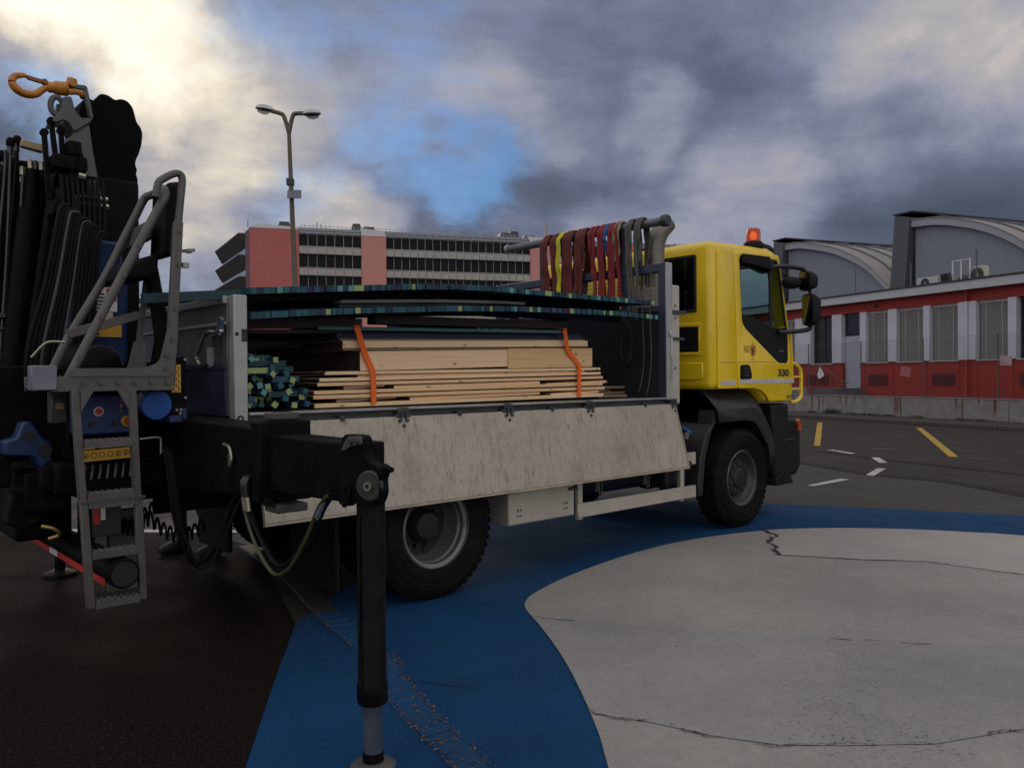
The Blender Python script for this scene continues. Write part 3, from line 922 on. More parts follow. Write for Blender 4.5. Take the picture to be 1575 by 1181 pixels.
shed([(-19.3, 11.15), (-17.6, 11.0), (-15.9, 10.6), (-14.2, 10.0), (-12.6, 9.15), (-11.2, 8.1), (-10.2, 7.1), (-9.4, 6.4)], ((-20.46, 11.94), .6), 26, 'nearer grey shed with curved roof at the right edge above the red building')

# weeds at the foot of the wall
wd = MB()
for i in range(900):
    cx = rnd.choice([-5.3, -5.3, -5.0, -4.2, -3.6, -3.3, -2.9, -6.3, -1.2, .5, 1.2, -2.5]) + rnd.gauss(0, .18)
    h_ = rnd.uniform(.03, .24) if abs(cx + 5.2) < .5 else rnd.uniform(.02, .11)
    a_ = rnd.uniform(0, 6.3)
    b_ = 1.72 + rnd.gauss(0, .04)
    wd.add([(cx - .012 * math.cos(a_), b_ - .012 * math.sin(a_), .12), (cx + .012 * math.cos(a_), b_ + .012 * math.sin(a_), .12), (cx + rnd.gauss(0, .07), min(1.78, b_ + rnd.gauss(0, .05)), .12 + h_)], [(0, 1, 2)])
wd.build('weeds', M('weed_green', (.035, .04, .018), .8, var=.5, scale=20), frame='red', smooth=0, kind='stuff', label='low weeds growing along the foot of the stained concrete wall', category='weeds')

# ================================================================== the pink office block far behind (frame 'pink': x along the front, y away)
pinkw = M('pink_render', (.44, .125, .110), .8, var=.08, scale=.6, dirt=.15, dirtc=(.26, .09, .08), dscale=.4)
pinkp = M('pale_pink_render', (.54, .24, .21), .8, var=.08, scale=.6)
pink_shade = M('shaded_pink_render', (.17, .085, .115), .8, var=.08)  # pink corner wall with its shade mixed into the colour
offg = M('office_glass', (.008, .009, .010), .25, var=.4, scale=.5, spec=.10)
offf = M('office_frame', (.30, .29, .28), .5, .3, var=.15)
spand = M('spandrel_panel', (.36, .34, .31), .6, .1, var=.15, scale=1.2)
solar = M('solar_glass', (.10, .11, .13), .3, .1, var=.2)
roofg = M('roof_sheet_grey', (.34, .34, .33), .6, .2, var=.1)
po = empty('office_block', (17, 9, 0), 'pink', label='distant pink office block with dark window bands and sloping roof panels', category='building')
core = MB().box(-5.8, 70, .9, 17, 0, 24.0)
core.build('core', darkg, po, smooth=0)
MB().box(-5.8, 1.15, 0, .9, 0, 23.9).build('wall', pinkw, po, smooth=0)
MB().box(10.42, 14.14, 0, .9, 0, 23.4).build('wall', pinkp, po, smooth=0)
MB().box(37.6, 41.2, 0, .9, 0, 23.4).build('wall', pinkp, po, smooth=0)
MB().box(64.6, 70, 0, .9, 0, 23.4).build('wall', pinkp, po, smooth=0)
bays = [(1.17, 10.4, 7), (14.16, 37.58, 19), (41.22, 64.58, 19)]
for s0, s1, n in bays:
    for z0, z1 in ((21.6, 23.3), (18.4, 20.35), (15.2, 17.1), (12.0, 13.9), (8.8, 10.7), (5.6, 7.5), (2.4, 4.3)):
        fr = MB()
        for i in range(n + 1):
            x = s0 + (s1 - s0) * i / n
            fr.box(max(s0, x - .035), min(s1, x + .035), .50, .60, z0, z1)
        fr.box(s0, s1, .40, .62, z1, z1 + .12).box(s0, s1, .40, .62, z0 - .12, z0)
        f_ = fr.build('window', offf, po, smooth=0)
        MB().box(s0, s1, .66, .72, z0, z1).build('pane', offg, f_, smooth=0)
        sp_ = MB()
        for i in range(n):
            a, b = s0 + (s1 - s0) * i / n, s0 + (s1 - s0) * (i + 1) / n
            sp_.box(a + .05, b - .05, .0, .10, z0 - 1.18, z0 - .30)
        sp_.box(s0, s1, .10, .36, z0 - 1.25, z0 - .22)
        sp_.build('spandrel', spand, po, smooth=0)
    rl = MB()
    for i in range(n):
        a, b = s0 + (s1 - s0) * i / n, s0 + (s1 - s0) * (i + 1) / n
        rl.hexa([(a + .06, .30, 23.40), (b - .06, .30, 23.40), (b - .06, 1.9, 24.50), (a + .06, 1.9, 24.50), (a + .06, .25, 23.48), (b - .06, .25, 23.48), (b - .06, 1.85, 24.58), (a + .06, 1.85, 24.58)])
    rl.build('roof_panels', solar, po, smooth=0)
    fb = MB().hexa([(s0, .36, 23.36), (s1, .36, 23.36), (s1, 2.0, 24.48), (s0, 2.0, 24.48), (s0, .33, 23.42), (s1, .33, 23.42), (s1, 1.97, 24.54), (s0, 1.97, 24.54)])
    fb.build('roof_panel_frame', offf, po, smooth=0)
for s0, s1 in ((-5.9, 1.15), (10.42, 14.14), (37.6, 41.2), (64.6, 70)):
    zb = 23.9 if s0 < 0 else 23.4
    MB().hexa([(s0, -.05, zb), (s1, -.05, zb), (s1, 2.0, zb), (s0, 2.0, zb), (s0 + (1.1 if s0 < 0 else 0), 1.7, 24.8), (s1, 1.7, 24.6), (s1, 2.0, 24.6), (s0 + (1.1 if s0 < 0 else 0), 2.0, 24.8)]).build('parapet', roofg, po, smooth=0)
MB().box(-4.5, 70, 1.9, 16.5, 24.0, 24.55).build('roof', roofg, po, smooth=0)
for a, w_, h_, y_ in ((-1.9, 2.2, 1.2, 3.5), (9.2, 1.9, 1.5, 4), (10.9, 2.4, 1.1, 4), (33.5, 3.2, 1.2, 4), (35.5, 2.0, 1.7, 5), (37.6, 2.6, .9, 4), (20, 1.2, .5, 4), (5.2, .7, .6, 4)):
    MB().hexa([(a, y_, 24.5), (a + w_, y_, 24.5), (a + w_, y_ + 3, 24.5), (a, y_ + 3, 24.5), (a + .4, y_ + .3, 24.5 + h_), (a + w_ - .4, y_ + .3, 24.5 + h_), (a + w_ - .4, y_ + 2.6, 24.5 + h_), (a + .4, y_ + 2.6, 24.5 + h_)]).build('roof_plant', darkg, po, smooth=0)
rl = MB()
for i in range(60):
    rl.box(1.5 + .62 * i, 1.56 + .62 * i, 2.6, 2.66, 24.5, 25.15 + .12 * math.sin(i * 2.1))
rl.box(1.5, 38.5, 2.6, 2.65, 25.0, 25.05)
rl.build('roof_railing', offf, po, smooth=0)
ms = MB().box(41.2, 41.6, 3, 3.4, 24.5, 27.4).cyl((41.4, 3.2, 27.4), (41.4, 3.2, 28.2), .06, n=6)
ms.build('mast', offf, po, smooth=0)
for a, h_ in ((4, 1.2), (4.6, .9), (-6.1, 1.0)):
    MB().cyl((a, 3, 24.5), (a, 3, 24.5 + h_), .09, n=6).build('flue', offf, po)
# end front: leaning storeys that run back to the left
e = Vector((-4.9, 22.4, 0)).normalized()
nrm_ = Vector((-e.y, e.x, 0))
base = Vector((-5.8, 0, 0))
def E_(t, out, z):
    p = base + e * t + nrm_ * out
    return (p.x, p.y, z)
MB().hexa([E_(0, 0, 0), E_(3.4, 0, 0), E_(3.4, -4, 0), E_(0.0, -.9, 0), E_(0, 0, 23.8), E_(3.4, 0, 23.8), E_(3.4, -4, 23.8), E_(0, -.9, 23.8)]).build('corner_wall', pink_shade, po, smooth=0)
lightg = M('end_window_glass', (.34, .46, .54), .2, var=.15)
MB().hexa([E_(3.4, -.9, 0), E_(24, -.9, 0), E_(24, -5, 0), E_(3.4, -5, 0), E_(3.4, -.9, 23.5), E_(24, -.9, 23.5), E_(24, -5, 23.5), E_(3.4, -5, 23.5)]).build('end_core', darkg, po, smooth=0)
for k in range(6):
    zt = 23.6 - 3.25 * k
    MB().hexa([E_(3.4, -.2, zt - 2.0), E_(24, -.2, zt - 2.0), E_(24, -.95, zt - 2.0), E_(3.4, -.95, zt - 2.0), E_(3.4, .95, zt), E_(24, .95, zt), E_(24, -.95, zt), E_(3.4, -.95, zt)]).build('end_spandrel', M('end_panel', (.042, .038, .030), .6, var=.3, scale=3), po, smooth=0)
    st_ = MB()
    for i in range(15):
        t = 3.6 + 1.36 * i
        st_.hexa([E_(t, -.3, zt - 3.24), E_(t + 1.05, -.3, zt - 3.24), E_(t + 1.05, -.85, zt - 3.24), E_(t, -.85, zt - 3.24), E_(t, -.3, zt - 2.02), E_(t + 1.05, -.3, zt - 2.02), E_(t + 1.05, -.85, zt - 2.02), E_(t, -.85, zt - 2.02)])
    st_.build('end_window', lightg, po, smooth=0)

# ================================================================== street lamps
polem = M('lamp_pole', (.115, .095, .070), .7, .1, var=.25, scale=5, bump=.1)
headm = M('lamp_head', (.42, .42, .42), .35, .5, var=.15, dirt=.3)
lensm = glass('lamp_lens', (.8, .82, .85), .15, .55)
def street_lamp(x, y, top, lean, label, sc_=1., one=False, rot=0.):
    O_ = Vector((x, y, 0))
    o = empty('street_lamp', O_, 'world', label=label, category='street lamp')
    cs_, sn = math.cos(rot), math.sin(rot)
    def P(a, b, z):
        return O_ + Vector((a * cs_ - b * sn + lean * (z - 0), a * sn + b * cs_, z))
    MB().tube([P(0, 0, 0), P(0, 0, 1.2), P(0, 0, 1.25), P(0, 0, top)], 1, n=14, taper=[.12 * sc_, .118 * sc_, .105 * sc_, .058 * sc_]).build('pole', polem, o)
    for s in ((1,) if one else (1, -1)):
        lift = .10 if s < 0 else -.06
        pts = [P(0, 0, top - .15), P(.06 * s, 0, top + .12), P(.14 * s, 0, top + .38), P(.22 * s, 0, top + .46), P(.55 * s, 0, top + .50 + lift * .6)]
        MB().tube(smooth_path(pts, 4), .065 * sc_, n=10).build('arm', polem, o)
        c = P(.72 * s, 0, top + .50 + lift)
        hd = MB()
        tl = R(8) * (1 if s < 0 else -.35)
        prof = [(-.24, .0), (-.2, .07), (-.08, .13), (.08, .15), (.2, .12), (.30, .03), (.32, -.02), (-.26, -.02)]
        vs = []
        hd.ball((0, 0, 0), (.30, .17, .15), 16)
        vs = []
        for p in hd.v:
            z = max(p[2], -.015)
            a, b = p[0], p[1]
            a2, z2 = a * math.cos(tl) * 1 - z * math.sin(tl) * s * 0, z + a * math.sin(tl) * (-1 if s > 0 else -1)
            vs.append(tuple(c + Vector((a2 * cs_ - b * sn, a2 * sn + b * cs_, z2))))
        hd.v = vs
        h_ = hd.build('lamp_head', headm, o)
        ln = MB().ball((.04 * s, 0, -.03), (.21, .13, .13), 14)
        ln.v = [tuple(c + Vector((p[0] * cs_ - p[1] * sn, p[0] * sn + p[1] * cs_, min(p[2], -.02) + p[0] * math.sin(tl) * -1))) for p in ln.v]
        ln.build('lens', lensm, h_)
    return o, P
lo_, LP = street_lamp(-6.56, 25, 9.35, -.030, 'tall double headed street lamp with a small solar panel behind the truck bed')
pl = MB()
c_ = LP(.12, -.12, 7.3)
pl.obox(c_, (.42, .03, .36), (R(-35), 0, R(12)))
MB().cyl(LP(0, -.05, 7.32), LP(.1, -.14, 7.25), .025, n=8).box(*[q for k in range(3) for q in (LP(-.02, 0, 7.7)[k] - .1, LP(-.02, 0, 7.7)[k] + .1)]).build('bracket', darkg, lo_)
pl.build('solar_panel', solar, lo_, bevel=.008, seg=1)
street_lamp(-18.75, 45, 8.35, .004, 'small distant street lamp with one head seen between crane and truck bed', .8, True)

# ================================================================== the truck (frame 'truck': x forward, y away from the near side, z up)
tr = empty('flatbed_truck', (0, 0, 0), label='yellow cab flatbed truck with a rear loading crane and its near side panel folded down', category='truck')
ORI[tr.name] = Vector((0, 0, 0))
WB = 3.957

# ---- chassis
ch = MB()
for y in (.82, 1.58):
    ch.box(-1.6, 5.0, y, y + .09, .72, 1.02)
for x in (-1.2, -.4, .5, 1.5, 2.6, 3.5, 4.6):
    ch.box(x, x + .1, .91, 1.58, .78, .98)
for x in (-1.3, -.7, 0.8, 1.6, 2.4):
    ch.box(x, x + .08, .06, 2.4, 1.20, 1.298)
ch.box(-1.4, 2.9, .75, .95, 1.022, 1.20).box(-1.4, 2.9, 1.55, 1.75, 1.022, 1.20)
for x in (.07, 4.10):
    ch.cyl((x, .35, .52), (x, 2.15, .52), .10, n=14)
    ch.ball((x, 1.25, .52), (.24, .22, .24), 14)
    for y in (.86, 1.64):
        for k in range(5):
            ch.box(x - .75 + .1 * k, x + .75 - .1 * k, y - .04, y + .04, .63 - .025 * k, .652 - .025 * k)
ch.cyl((.2, 1.25, .6), (3.2, 1.25, .72), .06, n=12)
ch.build('chassis_frame', chassisb, tr, bevel=.006, seg=1)
# mud flaps and inner guards
for x0, x1 in ((-.72, -.68),):
    for y0 in (.06, 1.78):
        MB().box(x0, x1, y0, y0 + .64, .18, .98).build('mud_flap', M('flap_rubber', (.007, .007, .007), .85, bump=.1, spec=.2), tr, bevel=.01, seg=1)
def arch(cx, r0, r1, a0, a1, y0, y1, n=16):
    P = [(cx + r1 * math.cos(R(a0 + (a1 - a0) * i / n)), .52 + r1 * math.sin(R(a0 + (a1 - a0) * i / n))) for i in range(n + 1)]
    Q = [(cx + r0 * math.cos(R(a0 + (a1 - a0) * i / n)), .52 + r0 * math.sin(R(a0 + (a1 - a0) * i / n))) for i in range(n + 1)]
    return MB().prism(P + Q[::-1], 1, y0, y1)
for y0 in (.06, 1.78):
    arch(.07, .60, .62, 20, 160, y0, y0 + .64).build('rear_mudguard', blackp, tr)

# ---- wheels
def tyre_mb(t0, w):
    prof = [(.288, .035), (.300, .018), (.345, .003), (.40, -.004), (.445, .004), (.485, .022), (.510, .042), (.518, .06), (.518, w - .06), (.510, w - .042), (.485, w - .022), (.445, w - .004), (.40, w + .004), (.345, w - .003), (.30, w - .018), (.288, w - .035)]
    m_ = MB().lathe([(r, t + t0) for r, t in prof], (0, 0, .52), (0, 1, 0), 56)
    for k in range(50):
        a = 2 * math.pi * k / 50
        c, s_ = math.cos(a), math.sin(a)
        for (ta, tb, off) in ((.030, .10, 0), (.12, .18, .5), (.20, .27, 0)):
            b = a + off * 2 * math.pi / 50
            c, s_ = math.cos(b), math.sin(b)
            q = []
            for rr in (.508, .5195):
                for (tt, da) in ((ta, -.045), (tb, -.035), (tb, .045), (ta, .035)):
                    q.append((rr * math.cos(b + da), t0 + tt, .52 + rr * math.sin(b + da)))
            m_.hexa(q)
    for rr in (.37, .43):
        m_.lathe([(rr, t0 + .001), (rr + .006, t0 - .006), (rr + .012, t0 + .001)], (0, 0, .52), (0, 1, 0), 56)
    return m_
def wheel(front):
    w = bpy.data.objects.new('wheel', None)
    col.objects.link(w)
    place(w, (0, 0, .52), tr, 'truck')
    tyre_mb(0, .29).build('tyre', rubber, w)
    rim = MB()
    if front:
        rim.lathe([(.290, .012), (.298, .020), (.292, .03), (.268, .038), (.262, .07), (.250, .10), (.228, .135), (.206, .13)], (0, 0, .52), (0, 1, 0), 48)
        rim.lathe([(.290, .012), (.296, .05), (.296, .25), (.2, .26)], (0, 0, .52), (0, 1, 0), 48)
        rim.build('rim', M('front_rim', (.11, .104, .096), .45, .5, var=.25, dirt=.7, dirtc=(.05, .04, .03), dscale=6), w)
        hub = MB().lathe([(.205, .13), (.192, .082), (.112, .080), (.104, .060), (.086, .052), (.05, .05), (.0, .05)], (0, 0, .52), (0, 1, 0), 32)
        for k in range(10):
            a = 2 * math.pi * (k + .5) / 10
            hub.cyl((.150 * math.cos(a), .088, .52 + .150 * math.sin(a)), (.150 * math.cos(a), .055, .52 + .150 * math.sin(a)), .016, .013, n=8, mi=1)
        hub.build('hub', [rimdark, M('nut_steel', (.09, .085, .08), .5, .5)], w)
    else:
        rim.lathe([(.288, .012), (.297, .020), (.291, .032), (.262, .042), (.256, .07), (.262, .085), (.250, .10), (.244, .20), (.225, .235), (.175, .24), (.10, .232)], (0, 0, .52), (0, 1, 0), 48)
        rim.build('rim', rimgrey, w)
        hub = MB().lathe([(.228, .232), (.18, .236), (.125, .225), (.112, .15), (.095, .125), (.05, .12), (0, .12)], (0, 0, .52), (0, 1, 0), 32)
        for k in range(10):
            a = 2 * math.pi * k / 10
            hub.cyl((.155 * math.cos(a), .20, .52 + .155 * math.sin(a)), (.155 * math.cos(a), .24, .52 + .155 * math.sin(a)), .016, n=6)
        for k in range(8):
            a = 2 * math.pi * (k + .3) / 8
            c, s_ = math.cos(a), math.sin(a)
            hub.tube([Vector((.190 * c, .226, .52 + .190 * s_)), Vector((.190 * c, .245, .52 + .190 * s_))], (.036, .026), n=14, flat=(c, 0, s_), mi=1)
        hub.build('hub', [rimdark, black], w)
        tyre_mb(.33, .29).build('tyre', rubber, w)
    return w
fw, rw = wheel(True), wheel(False)
def copy_tree(o, parent):
    c = o.copy()
    col.objects.link(c)
    c.parent = parent
    ORI[c.name] = ORI[o.name]
    for k in list(o.children):
        copy_tree(k, c)
    return c
fw.location = (4.10, -.03, .52)
rw.location = (.07, -.03, .52)
for w_, x in ((fw, 4.10), (rw, .07)):
    c_ = copy_tree(w_, tr)
    c_.location = (x, 2.50, .52)
    c_.rotation_euler = (0, 0, math.pi)

# ---- flat bed
bedm = M('bed_steel', (.10, .10, .10), .6, .3, var=.25, dirt=.5, dirtc=(.06, .05, .04))
bed = MB().box(-1.40, 2.90, .05, 2.42, 1.30, 1.395)
bedo = bed.build('cargo_bed', bedm, tr, bevel=.006, seg=1)
er = MB()
hx = [-1.10, -.22, .77, 1.71, 2.90]
segs = [(-1.33, -1.17)] + [(hx[i] + .05, hx[i + 1] - .05) for i in range(4)]
for a, b in segs:
    er.box(a, b, -.012, .048, 1.384, 1.40)
er.build('edge_rail', alum, bedo, bevel=.003, seg=1)
MB().cyl((-1.33, .015, 1.325), (2.92, .015, 1.325), .014, n=10).box(-1.33, 2.92, .022, .048, 1.30, 1.35).build('hinge_bar', darksteel, bedo)
for x in hx:
    h_ = MB().box(x - .045, x + .045, -.016, .045, 1.345, 1.385).box(x - .025, x - .015, -.030, .03, 1.30, 1.37).box(x + .015, x + .025, -.030, .03, 1.30, 1.37).cyl((x - .06, .005, 1.335), (x + .06, .005, 1.335), .022, n=10)
    h_.build('hinge', darksteel, bedo)
for x in (-.70, .28, 1.25, 2.46):
    MB().box(x - .02, x + .02, -.012, .03, 1.30, 1.36).cyl((x, -.015, 1.335), (x, -.03, 1.335), .013, n=8).build('lashing_ring', darksteel, bedo)
# folded-down side panel: worn boards with vertical scuffs
wp = bpy.data.materials.new('worn_panel')
wp.use_nodes = True
t_ = wp.node_tree
b_ = t_.nodes['Principled BSDF']
l_ = t_.links.new
tcn = t_.nodes.new('ShaderNodeTexCoord')
def nz(scale, stretch, det=9, rough=.7):
    mp = t_.nodes.new('ShaderNodeMapping')
    mp.inputs['Scale'].default_value = stretch
    l_(tcn.outputs['Object'], mp.inputs[0])
    n = t_.nodes.new('ShaderNodeTexNoise')
    n.inputs['Scale'].default_value = scale
    n.inputs['Detail'].default_value = det
    n.inputs['Roughness'].default_value = rough
    l_(mp.outputs[0], n.inputs['Vector'])
    return n.outputs['Fac']
def rg(v, a, b, c=0., d=1.):
    n = t_.nodes.new('ShaderNodeMapRange')
    for k, x in zip(('From Min', 'From Max', 'To Min', 'To Max'), (a, b, c, d)):
        n.inputs[k].default_value = x
    l_(v, n.inputs['Value'])
    return n.outputs[0]
def mxc(f, a, bcol):
    n = t_.nodes.new('ShaderNodeMix')
    n.data_type = 'RGBA'
    l_(f, n.inputs['Factor'])
    if isinstance(a, tuple):
        n.inputs['A'].default_value = (*a, 1)
    else:
        l_(a, n.inputs['A'])
    n.inputs['B'].default_value = (*bcol, 1)
    return n.outputs['Result']
c0 = mxc(rg(nz(1.3, (1, 1, 1)), .35, .68), (.43, .395, .325), (.325, .295, .24))
c0 = mxc(rg(nz(16, (1.6, 1, .22)), .52, .68, 0, .8), c0, (.22, .195, .155))
c0 = mxc(rg(nz(48, (1.4, 1, .30)), .54, .64, 0, .75), c0, (.17, .15, .12))
c0 = mxc(rg(nz(30, (1.5, 1, .35)), .60, .70, 0, .6), c0, (.12, .10, .08))
c0 = mxc(rg(nz(22, (.5, 1, 1.4)), .66, .72, 0, .8), c0, (.58, .56, .52))
c0 = mxc(rg(nz(2.6, (1, 1, 1)), .56, .74, 0, .5), c0, (.17, .15, .125))
l_(c0, b_.inputs['Base Color'])
b_.inputs['Roughness'].default_value = .55
b_.inputs['Metallic'].default_value = .15
bp_ = t_.nodes.new('ShaderNodeBump')
bp_.inputs['Strength'].default_value = .15
l_(nz(40, (1, 1, .3)), bp_.inputs['Height'])
l_(bp_.outputs[0], b_.inputs['Normal'])
PX0, PX1 = -1.30, 2.91
def pan(x, t, off):
    """point on the panel: t from hinge (0) to free edge (1), off outwards"""
    n = Vector((0, -.977, .213)) * off
    return Vector((x, -.012 - .125 * t, 1.338 - .60 * t)) + n
pm = MB()
pm.hexa([pan(PX0, 1, 0), pan(PX1 + .05, 1, 0), pan(PX1 + .05, 1, -.028), pan(PX0, 1, -.028), pan(PX0, 0, 0), pan(PX1, 0, 0), pan(PX1, 0, -.028), pan(PX0, 0, -.028)])
pno = pm.build('side_panel', wp, tr, bevel=.004, seg=1, label='scuffed grey side panel folded down')
ed = MB()
ed.hexa([pan(PX1 + .05, 1, .004), pan(PX1 + .065, 1, .004), pan(PX1 + .065, 1, -.032), pan(PX1 + .05, 1, -.032), pan(PX1, .0, .004), pan(PX1 + .015, 0, .004), pan(PX1 + .015, 0, -.032), pan(PX1, 0, -.032)])
ed.hexa([pan(PX0, 1.025, .003), pan(PX1 + .06, 1.025, .003), pan(PX1 + .06, 1.025, -.031), pan(PX0, 1.025, -.031), pan(PX0, 1.001, .003), pan(PX1 + .06, 1.001, .003), pan(PX1 + .06, 1.001, -.031), pan(PX0, 1.001, -.031)])
ed.build('edge_strip', M('panel_edge', (.33, .28, .2), .6, var=.25), pno, smooth=0)
bo_ = MB()
for x in hx[1:] + [-1.10]:
    for dx, t in ((-.035, .055), (.035, .05), (0, .11)):
        bo_.cyl(pan(x + dx, t, .001), pan(x + dx, t, .010), .013, .010, n=10)
bo_.build('hinge_bolts', darksteel, pno)
MB().cyl(pan(PX1 + .07, .95, -.01), pan(PX1 + .09, .95, -.01), .03, n=14).build('latch_hole', darksteel, pno)
# far side board, rear board
MB().box(-1.30, 2.8, 2.40, 2.43, 1.40, 1.74).build('side_panel', alum, tr, bevel=.004, seg=1)
rb = MB().box(-1.43, -1.40, .075, 2.36, 1.38, 2.10)
rbo = rb.build('rear_board', M('rear_board_grey', (.15, .15, .155), .5, .35, var=.22, scale=4, dirt=.5, dirtc=(.06, .055, .05)), tr, bevel=.004, seg=1)
MB().box(-1.452, -1.40, .075, 2.36, 2.06, 2.106).box(-1.445, -1.43, .075, 2.36, 1.93, 1.95).build('top_rail', alum, rbo, bevel=.004, seg=1)
MB().box(-1.448, -1.431, .075, 2.36, 1.66, 1.70).box(-1.446, -1.431, .075, 2.36, 1.38, 1.655).build('lower_board', M('navy_board', (.025, .03, .055), .5, var=.2), rbo, bevel=.003, seg=1)
MB().box(-1.445, -1.431, .10, .26, 1.70, 1.93).box(-1.452, -1.444, .17, .185, 1.76, 1.86).build('lock_plate', darksteel, rbo, smooth=0)
hd = MB().tube(smooth_path([(-1.47, .06, 1.90), (-1.48, .12, 1.885), (-1.50, .19, 1.885), (-1.50, .26, 1.85), (-1.50, .34, 1.775), (-1.50, .37, 1.745), (-1.50, .35, 1.715), (-1.50, .31, 1.69)], 4), .014, n=10)
hd.bar((-1.475, .04, 1.97), (-1.475, .10, 1.88), .02, .045)
hd.build('latch_handle', chrome, rbo)
MB().bar((-1.46, .25, 1.80), (-1.46, .25, 1.70), .02, .05).cyl((-1.475, .245, 1.69), (-1.455, .245, 1.69), .015, n=8).build('latch_bracket', steel, rbo)
for y in (.0, 2.37):
    p_ = MB()
    p_.box(-1.42, -1.335, y, y + .075, 1.30, 2.11)
    po_ = p_.build('corner_post', M('post_grey', (.37, .37, .36), .5, .3, var=.12, dirt=.3, dirtc=(.2, .18, .15)), tr, bevel=.006)
    if y == 0:
        MB().cyl((-1.385, -.004, 1.365), (-1.385, .002, 1.365), .022, n=14).box(-1.372, -1.338, -.003, .002, 1.83, 1.905).cyl((-1.402, -.003, 1.875), (-1.402, .002, 1.875), .012, n=10).build('latch_slot', black, po_, smooth=0)
        MB().cyl((-1.385, -.007, 1.365), (-1.385, -.003, 1.365), .010, n=10).build('bolt', steel, po_)

# ---- headboard with a mesh top, and the rail above it
hbd = MB().box(2.83, 2.85, .09, 2.36, 1.40, 2.25)
hbo = hbd.build('headboard', M('headboard_navy', (.022, .026, .036), .55, .2, var=.3, dirt=.5, dirtc=(.05, .045, .04)), tr, smooth=0)
fm_ = MB()
fm_.box(2.80, 2.88, .0, .09, 1.40, 2.68).box(2.80, 2.88, 2.36, 2.45, 1.40, 2.68)
fm_.box(2.805, 2.875, .09, 2.36, 2.60, 2.68).box(2.81, 2.87, .09, 2.36, 2.22, 2.28)
fm_.box(2.81, 2.87, .49, .555, 2.28, 2.60).box(2.81, 2.87, 1.66, 1.725, 2.28, 2.60).box(2.82, 2.86, 1.07, 1.11, 2.28, 2.60)
fm_.build('frame', navy, hbo, bevel=.006, seg=1)
MB().box(2.795, 2.885, -.012, -.001, 1.38, 2.682).build('post_plate', M('post_plate', (.40, .40, .40), .5, .4, var=.12, dirt=.35, dirtc=(.2, .18, .16)), hbo, smooth=0)
wm = MB()
y = .115
while y < 2.35:
    wm.cyl((2.838, y, 2.27), (2.838, y, 2.61), .0028, n=4)
    y += .042
z = 2.30
while z < 2.60:
    wm.cyl((2.843, .08, z), (2.843, 2.37, z), .0028, n=4)
    z += .042
wm.build('wire_mesh', M('mesh_wire', (.13, .13, .13), .5, .5, var=.2), hbo)
rl_ = MB()
rl_.cyl((2.84, .03, 3.085), (2.84, 2.27, 3.085), .042, n=14)
rl_.build('rail', M('rail_steel', (.12, .13, .145), .5, .4, var=.25, dirt=.3), hbo)
for y in (.52, 1.69):
    MB().box(2.81, 2.87, y - .032, y + .032, 2.68, 3.05).build('rail_post', navy, hbo, bevel=.006, seg=1)
MB().lathe([(.0, -.03), (.055, -.03), (.06, 0), (.055, .05), (0, .05)], (2.84, .02, 3.085), (0, 1, 0), 16).box(2.80, 2.88, .0, .06, 3.04, 3.13).build('rail_end', darksteel, hbo, bevel=.012)
MB().lathe([(.0, -.03), (.05, -.03), (.055, 0), (0, .04)], (2.84, 2.28, 3.085), (0, 1, 0), 16).build('rail_end', steel, hbo)
# latch spanner on the front post
MB().bar((2.86, -.02, 1.60), (2.86, -.02, 1.98), .018, .012).cyl((2.86, -.014, 2.0), (2.86, -.03, 2.0), .03, n=12).bar((2.83, -.022, 2.03), (2.84, -.022, 1.98), .014, .012).bar((2.89, -.022, 2.03), (2.88, -.022, 1.98), .014, .012).cyl((2.86, -.012, 1.60), (2.86, -.03, 1.60), .014, n=8).build('spanner_latch', chrome, hbo, bevel=.002, seg=1)
# upright cabinet and exhaust between bed and cab
MB().box(2.905, 3.05, .02, .55, 1.33, 2.48).build('air_cabinet', beige, tr, bevel=.015)
for x, z in ((2.97, 2.28), (2.97, 2.16), (2.97, 1.68)):
    MB().cyl((x, .018, z), (x, .012, z), .010, n=8).build('cabinet_bolt', darksteel, tr)
MB().box(2.90, 3.13, .0, .018, 2.20, 2.235).build('cabinet_clamp', darksteel, tr)
MB().box(2.90, 3.10, .0, .018, 1.95, 1.975).build('cabinet_clamp', darksteel, tr)
ex = MB()
EP = smooth_path([(3.10, .36, 1.3), (3.10, .36, 1.9), (3.10, .36, 2.60), (3.10, .355, 2.88), (3.135, .33, 3.04), (3.22, .29, 3.15)], 5)
ex.tube(EP, .098, n=20)
exo = ex.build('exhaust_stack', M('exhaust_grey', (.20, .185, .165), .45, .5, var=.25, scale=6, dirt=.4, dirtc=(.08, .06, .05)), tr)
MB().tube([EP[-1] - (EP[-1] - EP[-2]) * .02, EP[-1] + (EP[-1] - EP[-2]).normalized() * .012], .088, n=18).build('exhaust_mouth', black, exo)

# ---- cab
CP = [(3.59, 1.46), (3.59, 2.985), (4.74, 3.02), (4.90, 2.985), (4.985, 2.78), (5.145, 2.15), (5.215, 1.75), (5.225, 1.30), (4.66, 1.30), (4.60, 1.37), (4.50, 1.43), (4.36, 1.46)]
cab = MB().prism(CP, 1, .03, 2.47).build('cab_blank', yellow, None, bevel=.07, seg=4, smooth=0)
bpy.context.view_layer.update()
me0 = evaluated(cab)
off0 = Vector(ORI[cab.name])
bpy.data.objects.remove(cab)
shell = bpy.data.objects.new('cab_shell', me0)
col.objects.link(shell)
def cutter(mb_):
    me = bpy.data.meshes.new('cut')
    me.from_pydata([tuple(Vector(p) - off0) for p in mb_.v], [], mb_.f)
    bm = bmesh.new()
    bm.from_mesh(me)
    bmesh.ops.recalc_face_normals(bm, faces=bm.faces)
    bm.to_mesh(me)
    bm.free()
    o = bpy.data.objects.new('cut', me)
    col.objects.link(o)
    return o
